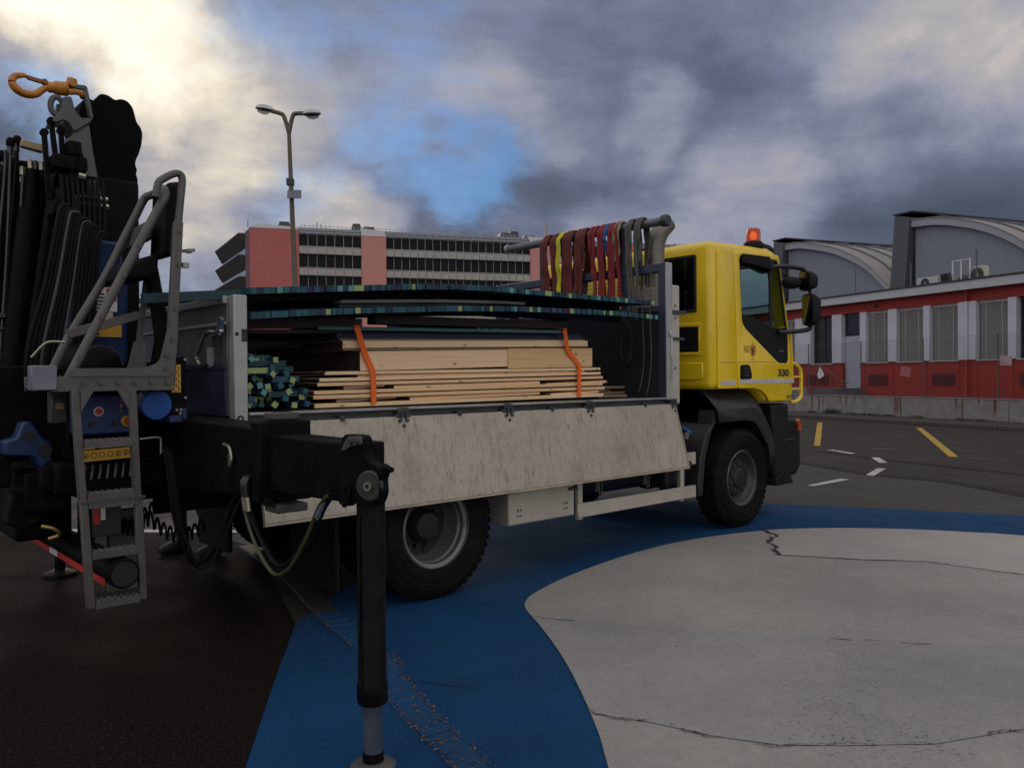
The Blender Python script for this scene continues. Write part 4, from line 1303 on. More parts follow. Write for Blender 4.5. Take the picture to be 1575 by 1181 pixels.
GL = [(4.095, 2.845), (4.15, 2.88), (4.86, 2.885), (4.915, 2.82), (5.075, 2.16), (4.84, 2.125), (4.15, 2.25), (4.125, 2.4)]
cuts = [MB().prism([(3.64, 1.52), (3.64, 2.93), (4.72, 2.965), (4.86, 2.93), (4.93, 2.76), (5.085, 2.14), (5.155, 1.75), (5.16, 1.52)], 1, .10, 2.40),
        MB().prism(GL, 1, -.1, .2), MB().prism(GL, 1, 2.3, 2.6),
        MB().box(3.5, 3.7, .22, .75, 2.285, 2.83), MB().box(3.5, 3.7, 1.75, 2.28, 2.285, 2.83),
        MB().prism([(4.8, 2.84), (5.06, 2.84), (5.30, 1.98), (5.02, 1.98)], 1, .17, 2.33)]
cobs = [cutter(c) for c in cuts]
for c in cobs:
    md = shell.modifiers.new('b', 'BOOLEAN')
    md.operation = 'DIFFERENCE'
    md.solver = 'EXACT'
    md.object = c
bpy.context.view_layer.update()
me1 = evaluated(shell)
bpy.data.objects.remove(shell)
for c in cobs:
    bpy.data.objects.remove(c)
me1.materials.clear()
me1.materials.append(yellow)
me1.polygons.foreach_set('use_smooth', [True] * len(me1.polygons))
me1.set_sharp_from_angle(angle=R(32))
cab = bpy.data.objects.new('cab', me1)
col.objects.link(cab)
place(cab, off0, tr, 'truck')
clear = glass('cab_glass', (.74, .84, .82), .02, .90)
tint = glass('cab_rear_glass', (.45, .52, .52), .03, .80)
seal = M('rubber_seal', (.010, .010, .011), .7, var=.2)
MB().box(3.60, 3.61, .2, .77, 2.27, 2.85).build('rear_window', tint, cab, smooth=0)
MB().box(3.60, 3.61, 1.73, 2.3, 2.27, 2.85).build('rear_window', tint, cab, smooth=0)
for y0, y1 in ((.20, .77), (1.73, 2.30)):
    sl = MB().box(3.578, 3.598, y0, y0 + .025, 2.265, 2.85).box(3.578, 3.598, y1 - .025, y1, 2.265, 2.85).box(3.578, 3.598, y0 + .025, y1 - .025, 2.265, 2.29).box(3.578, 3.598, y0 + .025, y1 - .025, 2.825, 2.85)
    sl.build('window_seal', seal, cab, bevel=.006, seg=1)
MB().hexa([(4.945, .165, 2.83), (5.155, .165, 1.985), (5.155, 2.335, 1.985), (4.945, 2.335, 2.83), (4.955, .165, 2.83), (5.165, .165, 1.985), (5.165, 2.335, 1.985), (4.955, 2.335, 2.83)]).build('windscreen', clear, cab, smooth=0)
for y in (.135, 2.33):
    ws = MB().hexa([(5.0, y, 2.80), (5.165, y, 2.13), (5.165, y + .05, 2.13), (5.0, y + .05, 2.80), (5.018, y, 2.80), (5.185, y, 2.13), (5.185, y + .05, 2.13), (5.018, y + .05, 2.80)])
    ws.build('windscreen_seal', seal, cab, smooth=0)
# vents and pressings in the rear wall
vt = MB()
for k in range(9):
    vt.box(3.572, 3.588, .20, .50, 1.87 + .026 * k, 1.888 + .026 * k)
vt.box(3.584, 3.589, .18, .52, 1.85, 2.115)
vt.build('rear_vent', blackp, cab, bevel=.004, seg=1)
MB().box(3.574, 3.589, .155, .545, 2.118, 2.15).box(3.574, 3.589, .155, .545, 1.815, 1.848).box(3.574, 3.589, .155, .176, 1.848, 2.118).build('vent_surround', yellow, cab, bevel=.008)
MB().prism([(.12, 1.58), (.12, 1.74), (.50, 1.74), (.46, 1.62), (.40, 1.56), (.18, 1.56)], 0, 3.568, 3.589).build('rear_pressing', yellow, cab, bevel=.018, seg=3)
# side door of the near side, standing a few millimetres proud
DO = [(4.07, 1.47), (4.045, 1.74), (4.03, 2.2), (3.99, 2.905), (4.89, 2.945), (4.935, 2.80), (5.10, 2.15), (5.165, 1.74), (5.17, 1.32), (4.68, 1.32), (4.63, 1.385), (4.52, 1.445), (4.37, 1.472)]
def plate_with_hole(name, outer, hole, y0, y1, mt, parent, bev=.004):
    cu = bpy.data.curves.new(name, 'CURVE')
    cu.dimensions = '2D'
    cu.fill_mode = 'BOTH'
    cu.extrude = abs(y1 - y0) / 2 - bev
    cu.bevel_depth = bev
    cu.bevel_resolution = 1
    for lp in (outer, hole):
        if not lp:
            continue
        sp_ = cu.splines.new('POLY')
        sp_.points.add(len(lp) - 1)
        for i, (a, b) in enumerate(lp):
            sp_.points[i].co = (a, b, 0, 1)
        sp_.use_cyclic_u = True
    o = bpy.data.objects.new('tmp', cu)
    col.objects.link(o)
    bpy.context.view_layer.update()
    me = evaluated(o)
    bpy.data.objects.remove(o)
    return MB().mesh(me, (0, (y0 + y1) / 2, 0), Matrix(((1, 0, 0), (0, 0, 1), (0, 1, 0)))).build(name, mt, parent, smooth=30)
def rounded(poly, r=.03, n=4):
    out = []
    k = len(poly)
    for i in range(k):
        p, a, b = Vector(poly[i]), Vector(poly[i - 1]), Vector(poly[(i + 1) % k])
        da, db = (a - p), (b - p)
        rr = min(r, da.length * .45, db.length * .45)
        s_, e_ = p + da.normalized() * rr, p + db.normalized() * rr
        for j in range(n + 1):
            t = j / n
            out.append(tuple(s_ * (1 - t) ** 2 + p * 2 * t * (1 - t) + e_ * t * t))
    return out
HO = [(4.085, 2.845), (4.13, 2.888), (4.87, 2.893), (4.925, 2.82), (5.085, 2.15), (5.10, 1.78), (5.075, 1.735), (4.885, 1.735), (4.20, 2.10), (4.135, 2.165)]
do = plate_with_hole('door', rounded(DO, .03), rounded(HO, .05), .010, .031, yellow, tr)
# dark lower window trim, following the diagonal
MB().prism(rounded([(4.14, 2.262), (4.135, 2.165), (4.20, 2.10), (4.885, 1.735), (5.075, 1.735), (5.10, 1.78), (5.085, 2.15), (4.84, 2.13)], .03), 1, .012, .030).build('lower_trim', blackp, do, bevel=.004, seg=1)
wf = MB()
wf.box(4.715, 4.765, .016, .034, 2.14, 2.885)
wf.prism([(4.085, 2.845), (4.13, 2.888), (4.16, 2.86), (4.115, 2.82), (4.14, 2.262), (4.115, 2.262)], 1, .018, .034)
wf.prism([(4.13, 2.888), (4.87, 2.893), (4.87, 2.868), (4.15, 2.86)], 1, .018, .034)
wf.prism([(4.87, 2.893), (4.925, 2.82), (5.085, 2.15), (5.055, 2.15), (4.90, 2.81), (4.86, 2.868)], 1, .018, .034)
wf.build('window_frame', seal, do, smooth=0)
MB().prism([(4.10, 2.84), (4.14, 2.88), (4.87, 2.88), (4.91, 2.81), (5.07, 2.15), (4.84, 2.13), (4.14, 2.26)], 1, .036, .040).build('door_window', clear, do, smooth=0)
hn = MB().prism(rounded([(4.09, 1.56), (4.095, 1.715), (4.27, 1.72), (4.315, 1.63), (4.32, 1.565)], .03), 1, .002, .012)
ho_ = hn.build('door_handle', blackp, do, bevel=.004, seg=1)
for k in range(3):
    MB().box(4.15, 4.27, -.004, .0015, 1.59 + .036 * k, 1.618 + .036 * k).build('grip', seal, do, bevel=.004, seg=1)
MB().box(4.90, 4.99, .006, .012, 1.872, 1.88).build('trim_mark', steel, do, smooth=0)
RX = Matrix(((1, 0, 0), (0, 0, 1), (0, 1, 0)))
MB().mesh(text_mesh('330', .105, .001, .004), (4.985, .008, 1.595), Matrix(((1.5, 0, 0), (0, 0, 1), (0, 1, 0)))).build('lettering', ink, do, smooth=0)
MB().mesh(text_mesh('NTZ', .060, .001, 0), (5.115, .008, 1.335), RX).build('lettering', ink, do, smooth=0)
st = MB()
x = 4.085
while x < 5.15:
    st.box(x, x + .068, .006, .0098, 1.515, 1.538).box(x, x + .068, .006, .0098, 1.541, 1.564)
    x += .071
st.build('reflective_stripe', M('reflective_white', (.56, .55, .53), .35, .1, var=.08), do, smooth=0)
MB().tube([(4.05, .009, 1.752), (4.5, .006, 1.758), (4.83, .009, 1.752)], .005, n=6).build('crease', yellow, do)
# the coat of arms on the door
cx_, cz_ = 4.345, 1.872
def shd(s):
    return [(cx_ + a * s, cz_ + b * s) for a, b in ((-1, 1), (1, 1), (1, -.2), (.75, -.8), (0, -1.35), (-.75, -.8), (-1, -.2))]
MB().prism(shd(.052), 1, .0075, .0096).build('crest', M('crest_red', (.42, .03, .015), .5), do, smooth=0)
MB().prism([(cx_ - .048, cz_ + .048), (cx_, cz_ + .048), (cx_, cz_ - .062), (cx_ - .036, cz_ - .038), (cx_ - .048, cz_ - .01)], 1, .0062, .0074).build('crest_half', M('crest_gold', (.55, .36, .02), .5), do, smooth=0)
MB().prism([(cx_ - .006, cz_ + .04), (cx_ - .018, cz_ + .03), (cx_ - .012, cz_ + .02), (cx_ - .040, cz_ + .032), (cx_ - .034, cz_ + .0), (cx_ - .022, cz_ - .01), (cx_ - .03, cz_ - .03), (cx_ - .004, cz_ - .05)], 1, .0052, .0061).build('crest_bird', ink, do, smooth=0)
MB().lathe([(.007, 0), (.011, 0), (.011, .001), (.007, .001), (.007, 0)], (cx_ + .024, .0064, cz_ - .03), (0, 1, 0), 12).box(cx_ + .021, cx_ + .027, .0062, .0074, cz_ - .02, cz_ + .035).box(cx_ + .027, cx_ + .038, .0062, .0074, cz_ + .02, cz_ + .035).prism([(cx_ - .02, cz_ + .056), (cx_ + .02, cz_ + .056), (cx_ + .012, cz_ + .085), (cx_ - .012, cz_ + .085)], 1, .0062, .0096).build('crest_key', M('crest_gold', (.55, .36, .02)), do, smooth=0)
fl = MB()
for k in range(4):
    x = 4.165
    z = 1.915 - .019 * k
    while x < 4.275 - (.01 * (k % 2)):
        w_ = rnd.uniform(.005, .012)
        fl.box(x, x + w_, .0075, .0096, z - .004, z + .004)
        x += w_ + .003
x = 4.31
while x < 4.385:
    fl.box(x, x + .006, .0075, .0096, 1.772, 1.780)
    x += .009
fl.build('fine_print', M('print_brown', (.14, .095, .015), .5), do, smooth=0)
# rear quarter panel behind the door, same proud skin
qp = plate_with_hole('side_skin', rounded([(3.69, 1.475), (3.69, 2.875), (3.72, 2.90), (3.978, 2.905), (4.018, 2.2), (4.033, 1.74), (4.058, 1.475)], .015), None, .012, .031, yellow, cab)
st = MB()
x = 3.735
while x < 4.0:
    st.box(x, x + .052, .0078, .0118, 1.505, 1.527).box(x, x + .052, .0078, .0118, 1.530, 1.552)
    x += .055
st.build('reflective_stripe', M('reflective_white', (.56, .55, .53)), cab, smooth=0)
MB().tube([(3.70, .010, 1.745), (3.85, .006, 1.75), (4.03, .010, 1.745)], .005, n=6).build('crease', yellow, cab)
MB().prism([(3.981, 2.9), (4.022, 2.2), (4.037, 1.74), (4.062, 1.478), (4.068, 1.478), (4.042, 1.74), (4.027, 2.2), (3.987, 2.9)], 1, .024, .0305).build('door_gap', seal, cab, smooth=0)
# far door mirrored, simple skin
plate_with_hole('door', rounded(DO, .03), rounded(HO, .05), 2.469, 2.490, yellow, tr)
MB().prism([(4.10, 2.84), (4.14, 2.88), (4.87, 2.88), (4.91, 2.81), (5.07, 2.15), (4.84, 2.13), (4.14, 2.26)], 1, 2.455, 2.459).build('door_window', clear, cab, smooth=0)
MB().prism(rounded([(4.14, 2.262), (4.135, 2.165), (4.20, 2.10), (4.885, 1.735), (5.075, 1.735), (5.10, 1.78), (5.085, 2.15), (4.84, 2.13)], .03), 1, 2.471, 2.488).build('lower_trim', blackp, cab, smooth=0)
# cab inside
inm = M('cab_interior', (.03, .03, .032), .8, var=.2)
it = MB().box(4.72, 5.08, .12, 2.38, 1.55, 2.12).box(3.66, 5.0, .12, 2.38, 1.525, 1.55)
it.build('dashboard', inm, cab, bevel=.05)
for y in (.35, 1.65):
    se = MB().box(3.95, 4.45, y, y + .5, 1.75, 1.92)
    se.obox((3.93, y + .25, 2.22), (.16, .48, .68), (0, R(-8), 0)).obox((3.88, y + .25, 2.64), (.11, .28, .2), (0, R(-8), 0)).box(4.0, 4.4, y + .1, y + .4, 1.55, 1.75)
    se.build('seat', seatm, cab, bevel=.04)
MB().tube([(4.62 + .09 * math.sin(a) * .5, 1.95 + .21 * math.cos(a), 2.15 + .19 * math.sin(a)) for a in [2 * math.pi * i / 24 for i in range(24)]], .016, n=8, closed=True).build('steering_wheel', seatm, cab)
MB().tube(smooth_path([(4.86, .16, 2.80), (4.60, .20, 2.86), (4.35, .22, 2.86)], 4), (.10, .05), n=10, flat=(0, 1, 0)).build('sun_visor', inm, cab)
# dark air deflector over the door window
MB().hexa([(4.13, -.01, 2.80), (4.70, -.04, 2.765), (4.70, .008, 2.765), (4.13, .008, 2.80), (4.13, -.012, 2.895), (4.62, -.05, 2.90), (4.62, .008, 2.90), (4.13, .008, 2.895)]).build('rain_deflector', blackp, do, bevel=.012)
# roof lights, horn pod
amber = bpy.data.materials.new('amber_lens')
amber.use_nodes = True
ab = amber.node_tree.nodes['Principled BSDF']
ab.inputs['Base Color'].default_value = (.75, .12, .006, 1)
ab.inputs['Roughness'].default_value = .15
ab.inputs['Transmission Weight'].default_value = .55
lampm = bpy.data.materials.new('lit_bulb')
lampm.use_nodes = True
lb = lampm.node_tree.nodes['Principled BSDF']
lb.inputs['Base Color'].default_value = (.9, .4, .1, 1)
lb.inputs['Emission Color'].default_value = (1, .35, .04, 1)
lb.inputs['Emission Strength'].default_value = 1.0
def beacon(x, y, z, lit):
    bs = MB().lathe([(.0, -.02), (.11, -.02), (.11, .02), (.085, .045), (0, .045)], (x, y, z), (0, 0, 1), 24).build('beacon', blackp, tr)
    MB().lathe([(.078, .045), (.076, .16), (.068, .185), (.045, .195), (0, .197)], (x, y, z), (0, 0, 1), 24).build('beacon_lens', amber, bs)
    if lit:
        MB().lathe([(.0, .06), (.02, .07), (.026, .11), (.012, .15), (0, .155)], (x, y, z), (0, 0, 1), 12).build('bulb', lampm, bs)
beacon(4.62, .16, 3.045, True)
beacon(4.62, 1.9, 3.06, False)
MB().ball((4.93, .24, 3.02), (.16, .13, .09), 16).box(4.55, 4.95, .2, .3, 2.99, 3.03).build('horn_pod', blackp, tr)
MB().cyl((3.95, .9, 3.0), (3.95, .9, 3.12), .008, n=6).build('aerial', black, tr)
# mirrors
def mirror_set(s):
    Y = (lambda v: v) if s > 0 else (lambda v: 2.5 - v)
    a = MB()
    a.tube(smooth_path([(4.70, Y(-.0), 2.80), (4.86, Y(-.06), 2.815), (4.98, Y(-.13), 2.81), (5.08, Y(-.17), 2.795), (5.13, Y(-.18), 2.76)], 4), .028, n=8)
    a.bar((4.60, Y(.0), 2.82), (4.80, Y(-.02), 2.80), .04, .05)
    a.tube(smooth_path([(4.84, Y(-.01), 2.085), (5.0, Y(-.06), 2.09), (5.20, Y(-.17), 2.115), (5.25, Y(-.18), 2.16)], 4), .026, n=8)
    a.tube([(5.22, Y(-.18), 2.78), (5.25, Y(-.18), 2.45), (5.25, Y(-.18), 2.12)], .02, n=8)
    ao = a.build('mirror_arm', black, tr)
    def head(x, z, w, h, name):
        e_ = MB()
        P = rounded([(-w / 2, -h / 2), (w / 2, -h / 2 + .02), (w / 2, h / 2 - .02), (-w / 2, h / 2)], .06)
        yaw = R(15)
        def at(a_, b_, t):
            # a_: outward, b_: up, t: forward; the face is turned in towards the cab
            return (x + t * math.cos(yaw) - a_ * math.sin(yaw), Y(-.20 - a_ * math.cos(yaw) - t * math.sin(yaw)), z + b_)
        ring0 = [at(p, q, -.03) for p, q in P]
        ring1 = [at(p * 1.05, q * 1.05, .03) for p, q in P]
        ring2 = [at(p * .72, q * .78, .12) for p, q in P]
        n = len(P)
        e_.add(ring0 + ring1 + ring2, [(i, (i + 1) % n, n + (i + 1) % n, n + i) for i in range(n)] + [(n + i, n + (i + 1) % n, 2 * n + (i + 1) % n, 2 * n + i) for i in range(n)] + [tuple(range(n)), tuple(range(2 * n, 3 * n))])
        eo = e_.build(name, blackp, tr, smooth=50)
        gl_ = MB()
        gl_.add([at(p * .9, q * .93, -.033) for p, q in P] + [at(p * .9, q * .93, -.031) for p, q in P], [tuple(range(n)), tuple(range(n, 2 * n))] + [(i, (i + 1) % n, n + (i + 1) % n, n + i) for i in range(n)])
        gl_.build('mirror_glass', M('mirror_silver', (.22, .22, .23), .03, 1, var=.02), eo, smooth=0)
    head(5.12, 2.66, .16, .23, 'wide_angle_mirror')
    head(5.19, 2.34, .16, .37, 'main_mirror')
    MB().ball((5.02, Y(-.08), 2.64), (.15, .10, .07), 14).bar((4.93, Y(-.02), 2.74), (5.0, Y(-.08), 2.68), .025, .025).build('kerb_mirror', blackp, tr)
mirror_set(1)
mirror_set(-1)
# front wheel arch: sloping shoulder above a lower lip
FA = [(3.62, 1.445), (4.34, 1.452), (4.50, 1.425), (4.62, 1.36), (4.72, 1.26), (4.81, 1.10), (4.87, .90), (4.89, .66)]
FB = [(3.66, 1.25), (4.30, 1.255), (4.42, 1.235), (4.54, 1.17), (4.64, 1.06), (4.73, .93), (4.775, .78), (4.79, .60)]
FC = [(3.70, 1.13), (4.22, 1.14), (4.36, 1.115), (4.46, 1.05), (4.55, .95), (4.65, .84), (4.70, .70), (4.715, .55)]
def strip3(rows, ys, mt, name, parent):
    m_ = MB()
    n = len(rows[0])
    vs = []
    for r_, y_ in zip(rows, ys):
        vs += [(a, y_, b) for a, b in r_]
    fs = []
    for k in range(len(rows) - 1):
        for i in range(n - 1):
            fs.append((k * n + i, k * n + i + 1, (k + 1) * n + i + 1, (k + 1) * n + i))
    m_.add(vs, fs)
    o = m_.build(name, mt, parent, smooth=22, sheet=True)
    sm = o.modifiers.new('thick', 'SOLIDIFY')
    sm.thickness = .015
    return o
fend = M('fender_plastic', (.016, .016, .0165), .5, var=.2, bump=.06, bscale=150)
for s in (0, 1):
    ys = [.17, .014, .016, .5] if not s else [2.33, 2.486, 2.484, 2.0]
    fo_ = strip3([FA, FB, FC, [(a, b) for a, b in FC]], ys, fend, 'front_fender', tr)
    rg_ = MB().tube([(a, ys[1] - .002, b) for a, b in FB], .007, n=6)
    rg_.build('fender_ridge', seal, fo_)
    MB().tube([(4.30, ys[0] - .003, 1.45), (4.32, ys[1] - .006, 1.255), (4.24, ys[2] - .006, 1.14)], .004, n=5).build('fender_joint', seal, fo_)
    rf_ = MB().prism([(3.48, 1.02), (3.62, 1.12), (3.53, .95), (3.455, .75), (3.42, .50), (3.415, .40), (3.325, .40), (3.335, .55), (3.375, .80)], 1, ys[1], ys[3])
    rf_.build('rear_fender', fend, tr, bevel=.008, seg=1)
    MB().prism([(3.60, 1.10), (3.64, 1.25), (3.72, 1.25), (3.72, 1.16), (3.64, 1.08)], 1, ys[1] + (.03 if not s else -.2), ys[1] + (.2 if not s else -.03)).build('fender_bracket', fend, tr)
# bumper and front
bm_ = MB().prism([(4.80, 1.28), (5.18, 1.28), (5.18, 1.10), (5.40, 1.09), (5.45, 1.0), (5.45, .55), (5.36, .44), (4.86, .44), (4.86, .9)], 1, .05, 2.45)
bmo = bm_.build('bumper', M('bumper_black', (.0085, .0085, .009), .55, var=.3, spec=.3, bump=.08, bscale=120), tr, bevel=.035, seg=3)
for y0 in (.03, 2.19):
    MB().hexa([(4.84, y0, .36), (5.24, y0, .36), (5.24, y0 + .28, .36), (4.84, y0 + .28, .36), (4.86, y0, .435), (5.12, y0, .55), (5.12, y0 + .28, .55), (4.86, y0 + .28, .435)]).build('step', blackp, bmo, bevel=.008, seg=1)
    MB().box(5.445, 5.462, y0 + .1, y0 + .4, .72, .88).build('headlight', M('lamp_glass', (.5, .52, .55), .1, .3), bmo, bevel=.01)
MB().tube([(5.36, .046, 1.08), (5.40, .046, 1.02), (5.40, .046, .96)], .03, n=8).build('marker_lamp', M('marker_orange', (.52, .09, .012), .25, var=.1), bmo)
MB().tube([(5.05, .046, .86), (5.30, .046, .87)], .006, n=6).build('bumper_seam', darksteel, bmo)
for z in (.62, .78):
    MB().cyl((5.45, .10, z), (5.48, .10, z), .022, n=10).build('bumper_bolt', black, bmo)
MB().box(5.215, 5.235, .45, 2.05, 1.40, 1.85).build('grille', blackp, cab, bevel=.015)
# yellow guard bars on the corner
gd = MB().tube(smooth_path([(5.22, .05, 1.745), (5.33, .04, 1.725), (5.405, .03, 1.67), (5.425, .03, 1.60), (5.425, .03, 1.42), (5.41, .03, 1.345), (5.33, .04, 1.30), (5.21, .05, 1.292)], 5), .021, n=10)
for z in (1.585, 1.445):
    gd.bar((5.21, .05, z), (5.42, .03, z), .03, .022)
gd.build('front_guard', yellow, tr)
# mirror-height grab of the A pillar
MB().tube([(5.185, .03, 2.10), (5.21, .028, 1.80), (5.215, .028, 1.55)], .014, n=8).build('corner_trim', yellow, cab)

# ---- side guards, tool box and tanks
sgm = beige
sg = MB().box(1.57, 3.275, .0, .03, .405, .525)
sg.build('side_guard', sgm, tr, bevel=.006, seg=1)
MB().box(1.57, 3.275, .0, .03, .73, .85).build('side_guard', sgm, tr, bevel=.006, seg=1)
for x in (1.60, 3.06):
    MB().box(x, x + .06, .031, .07, .38, 1.0).build('guard_upright', sgm, tr, bevel=.004, seg=1)
tb = MB().box(.80, 1.555, .03, .62, .43, 1.0).build('tool_box', beige, tr, bevel=.012)
for x in (.92, 1.42):
    MB().box(x - .045, x + .045, .012, .029, .70, .78).build('latch', chrome, tb, bevel=.008, seg=1)
th = MB()
for x, z in ((.80, .70), (1.48, .66)):
    th.cyl((x, .02, z), (x + .09, .02, z), .014, n=8)
for x in (.90, 1.43):
    for dx, dz in ((0, 0), (.03, 0), (0, .045), (.03, .045)):
        th.cyl((x + dx, .03, .50 + dz), (x + dx, .022, .50 + dz), .007, n=6)
th.build('box_hinge', darksteel, tb)
tk = MB().cyl((1.75, .42, .78), (2.85, .42, .78), .27, n=28)
tk.build('fuel_tank', M('tank_black', (.018, .018, .02), .4, .3, var=.25, dirt=.4), tr, bevel=.02)
for x in (1.95, 2.62):
    sw = MB().ribbon([(x, .13, 1.05), (x, .10, .86), (x, .11, .70), (x, .13, .58)], .05, .006, (1, 0, 0))
    sw.tube([(x - .016, .085, .56), (x - .02, .085, .66), (x, .085, .70), (x + .02, .085, .66), (x + .016, .085, .56)], .006, n=6, closed=True)
    sw.build('tank_strap', M('strap_steel', (.12, .12, .12), .5, .4), tr)
at_ = MB().box(2.95, 3.30, .12, .75, .50, 1.12).build('additive_tank', M('tank_dark', (.014, .014, .017), .5, var=.3), tr, bevel=.04, seg=3)
MB().obox((3.265, .10, 1.055), (.10, .06, .022), (0, R(25), 0)).build('filler_cap', M('cap_blue', (.01, .12, .5), .45), at_, bevel=.006)
MB().cyl((3.25, .11, .98), (3.265, .10, 1.045), .03, n=10).build('filler_neck', M('neck_grey', (.14, .13, .10), .6), at_)
MB().box(3.09, 3.20, .114, .119, .905, 1.01).build('white_sticker', stickwh, at_, smooth=0)
sk = MB()
for k in range(4):
    sk.box(3.10 + .01 * (k % 2), 3.19, .112, .1138, .915 + .024 * k, .923 + .024 * k)
sk.build('sticker_print', stickrd, at_, smooth=0)
MB().box(1.75, 3.0, .9, 1.5, .45, .72).box(3.35, 3.6, .55, 2.0, .62, 1.3).build('underbody_box', chassisb, tr, bevel=.02)
MB().box(3.62, 4.8, .75, 1.75, .72, 1.44).build('engine_block', chassisb, tr, bevel=.05)

# ================================================================== the loading crane at the rear of the truck
craneblk = M('crane_black', (.0046, .0044, .0047), .55, .0, var=.5, bump=.06, spec=.07, dirt=.5, dirtc=(.016, .013, .010), dscale=4)
cgrey = M('crane_grey', (.085, .083, .082), .5, .3, var=.2, dirt=.4, dirtc=(.03, .03, .028))
alu2 = M('platform_aluminium', (.095, .091, .082), .55, .2, var=.18, scale=12, dirt=.45, dirtc=(.12, .11, .09), dscale=5)
hosem = M('rubber_hose', (.007, .007, .007), .6, var=.3, spec=.12)
pipem = M('hydraulic_pipe', (.055, .055, .058), .35, .6, var=.25)
fitm = M('pipe_fitting', (.34, .31, .24), .35, .8, var=.25)
cb_ = MB()
cb_.box(-2.30, -1.50, .32, 2.25, .96, 1.14)
cb_.box(-2.22, -1.56, .45, 2.05, 1.14, 1.42)
cb_.box(-2.42, -2.12, .75, 2.0, .66, .96)
cb_.box(-2.62, -2.14, .95, 1.9, 1.12, 1.70)
cb_.cyl((-1.95, 1.25, 1.40), (-1.95, 1.25, 1.78), .30, n=28)
crane = cb_.build('loader_crane', craneblk, tr, bevel=.02, label='black and blue hydraulic loading crane folded behind the bed')
def part(mb_, name, mt, **k):
    return mb_.build(name, mt, crane, **k)
# blue column with its plates and stickers
part(MB().prism([(-2.12, 1.70), (-1.775, 1.70), (-1.775, 2.20), (-1.82, 2.48), (-2.02, 2.48), (-2.10, 2.2)], 1, .78, 1.5), 'column', M('column_blue', (.002, .020, .078), .5, var=.3, spec=.3, dirt=.5, dirtc=(.004, .01, .02)), bevel=.02)
part(MB().box(-1.985, -1.845, .772, .777, 2.035, 2.185), 'warning_plate', stickwh, smooth=0)
part(MB().box(-1.905, -1.85, .768, .7715, 2.10, 2.18), 'warning_plate', stickrd, smooth=0)
fp = MB()
for k in range(5):
    fp.box(-1.975, -1.92 + .012 * (k % 2), .768, .7715, 2.05 + .022 * k, 2.058 + .022 * k)
fp.build('plate_print', ink, crane, smooth=0)
part(MB().box(-1.955, -1.87, .772, .777, 1.975, 2.03), 'paper_label', M('paper_pale', (.5, .42, .36), .6), smooth=0)
part(MB().box(-2.025, -1.82, .772, .777, 1.875, 1.955), 'warning_sticker', stickor, smooth=0)
part(MB().prism([(-2.0, 1.885), (-1.95, 1.885), (-1.975, 1.935)], 1, .768, .7715), 'sticker_print', ink, smooth=0)
# the folded black boom: rounded hose cover on top of a long box
mass = [(-1.93, 3.28), (-1.925, 3.42), (-1.90, 3.49), (-1.865, 3.505), (-1.835, 3.49), (-1.815, 3.525), (-1.79, 3.552), (-1.745, 3.552), (-1.70, 3.525), (-1.665, 3.545), (-1.62, 3.54), (-1.585, 3.50), (-1.57, 3.44), (-1.56, 3.40), (-1.535, 3.375), (-1.522, 3.33), (-1.53, 3.25), (-1.55, 3.18), (-1.565, 3.15), (-1.575, 3.11), (-1.56, 3.07), (-1.57, 3.04), (-1.558, 3.01), (-1.56, 2.3), (-1.78, 2.3), (-1.93, 2.6)]
part(MB().prism(rounded(mass, .02, 3), 1, 1.25, 1.62), 'boom_elbow_cover', M('black_cover', (.005, .005, .0055), .8, var=.3, bump=.1, spec=.06), bevel=.035, seg=3)
part(MB().prism([(-1.92, 1.5), (-1.57, 1.5), (-1.565, 2.98), (-1.90, 2.98)], 1, 1.20, 1.56), 'boom', craneblk, bevel=.025)
part(MB().prism([(-2.66, 1.3), (-2.02, 1.3), (-1.90, 2.5), (-1.90, 3.02), (-2.02, 3.12), (-2.28, 3.10), (-2.55, 2.4)], 1, 1.62, 1.98), 'extension_boom', craneblk, bevel=.02)
part(MB().prism([(-2.30, 1.5), (-1.80, 1.5), (-1.80, 2.9), (-1.92, 3.05), (-2.10, 2.95)], 1, 1.22, 1.30), 'inner_boom', craneblk, bevel=.02)
part(MB().cyl((-2.08, 1.5, 1.62), (-2.0, 1.34, 2.98), .085, n=18).cyl((-2.0, 1.34, 2.98), (-1.985, 1.31, 3.15), .045, n=14), 'lift_cylinder', craneblk)
part(MB().cyl((-2.30, 1.45, 1.62), (-2.17, 1.5, 2.75), .075, n=18).cyl((-2.17, 1.5, 2.75), (-2.15, 1.5, 3.02), .04, n=14), 'extension_cylinder', craneblk)
# grey jib end, with cheek plates and lug
jp = [(-2.075, 3.405), (-2.03, 3.415), (-2.005, 3.32), (-1.99, 3.285), (-1.905, 3.305), (-1.925, 3.265), (-2.02, 3.19), (-2.045, 3.24), (-2.075, 3.255), (-2.115, 3.23), (-2.14, 3.235), (-2.13, 3.265), (-2.09, 3.30)]
part(MB().prism(jp, 1, 1.02, 1.04).prism(jp, 1, 1.20, 1.22).prism([(-2.06, 3.36), (-2.02, 3.36), (-1.96, 3.29), (-2.02, 3.22), (-2.06, 3.26)], 1, 1.041, 1.199), 'jib_head', cgrey, bevel=.006, seg=1)
part(MB().tube([(-2.105 + .036 * math.cos(a), 1.06, 3.345 + .058 * math.sin(a)) for a in [2 * math.pi * i / 20 for i in range(20)]], (.014, .018), n=8, closed=True), 'lug', cgrey)
part(MB().prism([(-2.02, 3.185), (-1.925, 3.262), (-1.905, 3.10), (-1.872, 2.92), (-1.955, 2.92), (-1.97, 3.06), (-2.04, 3.06)], 1, 1.03, 1.21).prism([(-1.95, 2.918), (-1.87, 2.918), (-1.845, 2.80), (-1.94, 2.80)], 1, 1.05, 1.19), 'jib_arm', cgrey, bevel=.008, seg=1)
lk = MB()
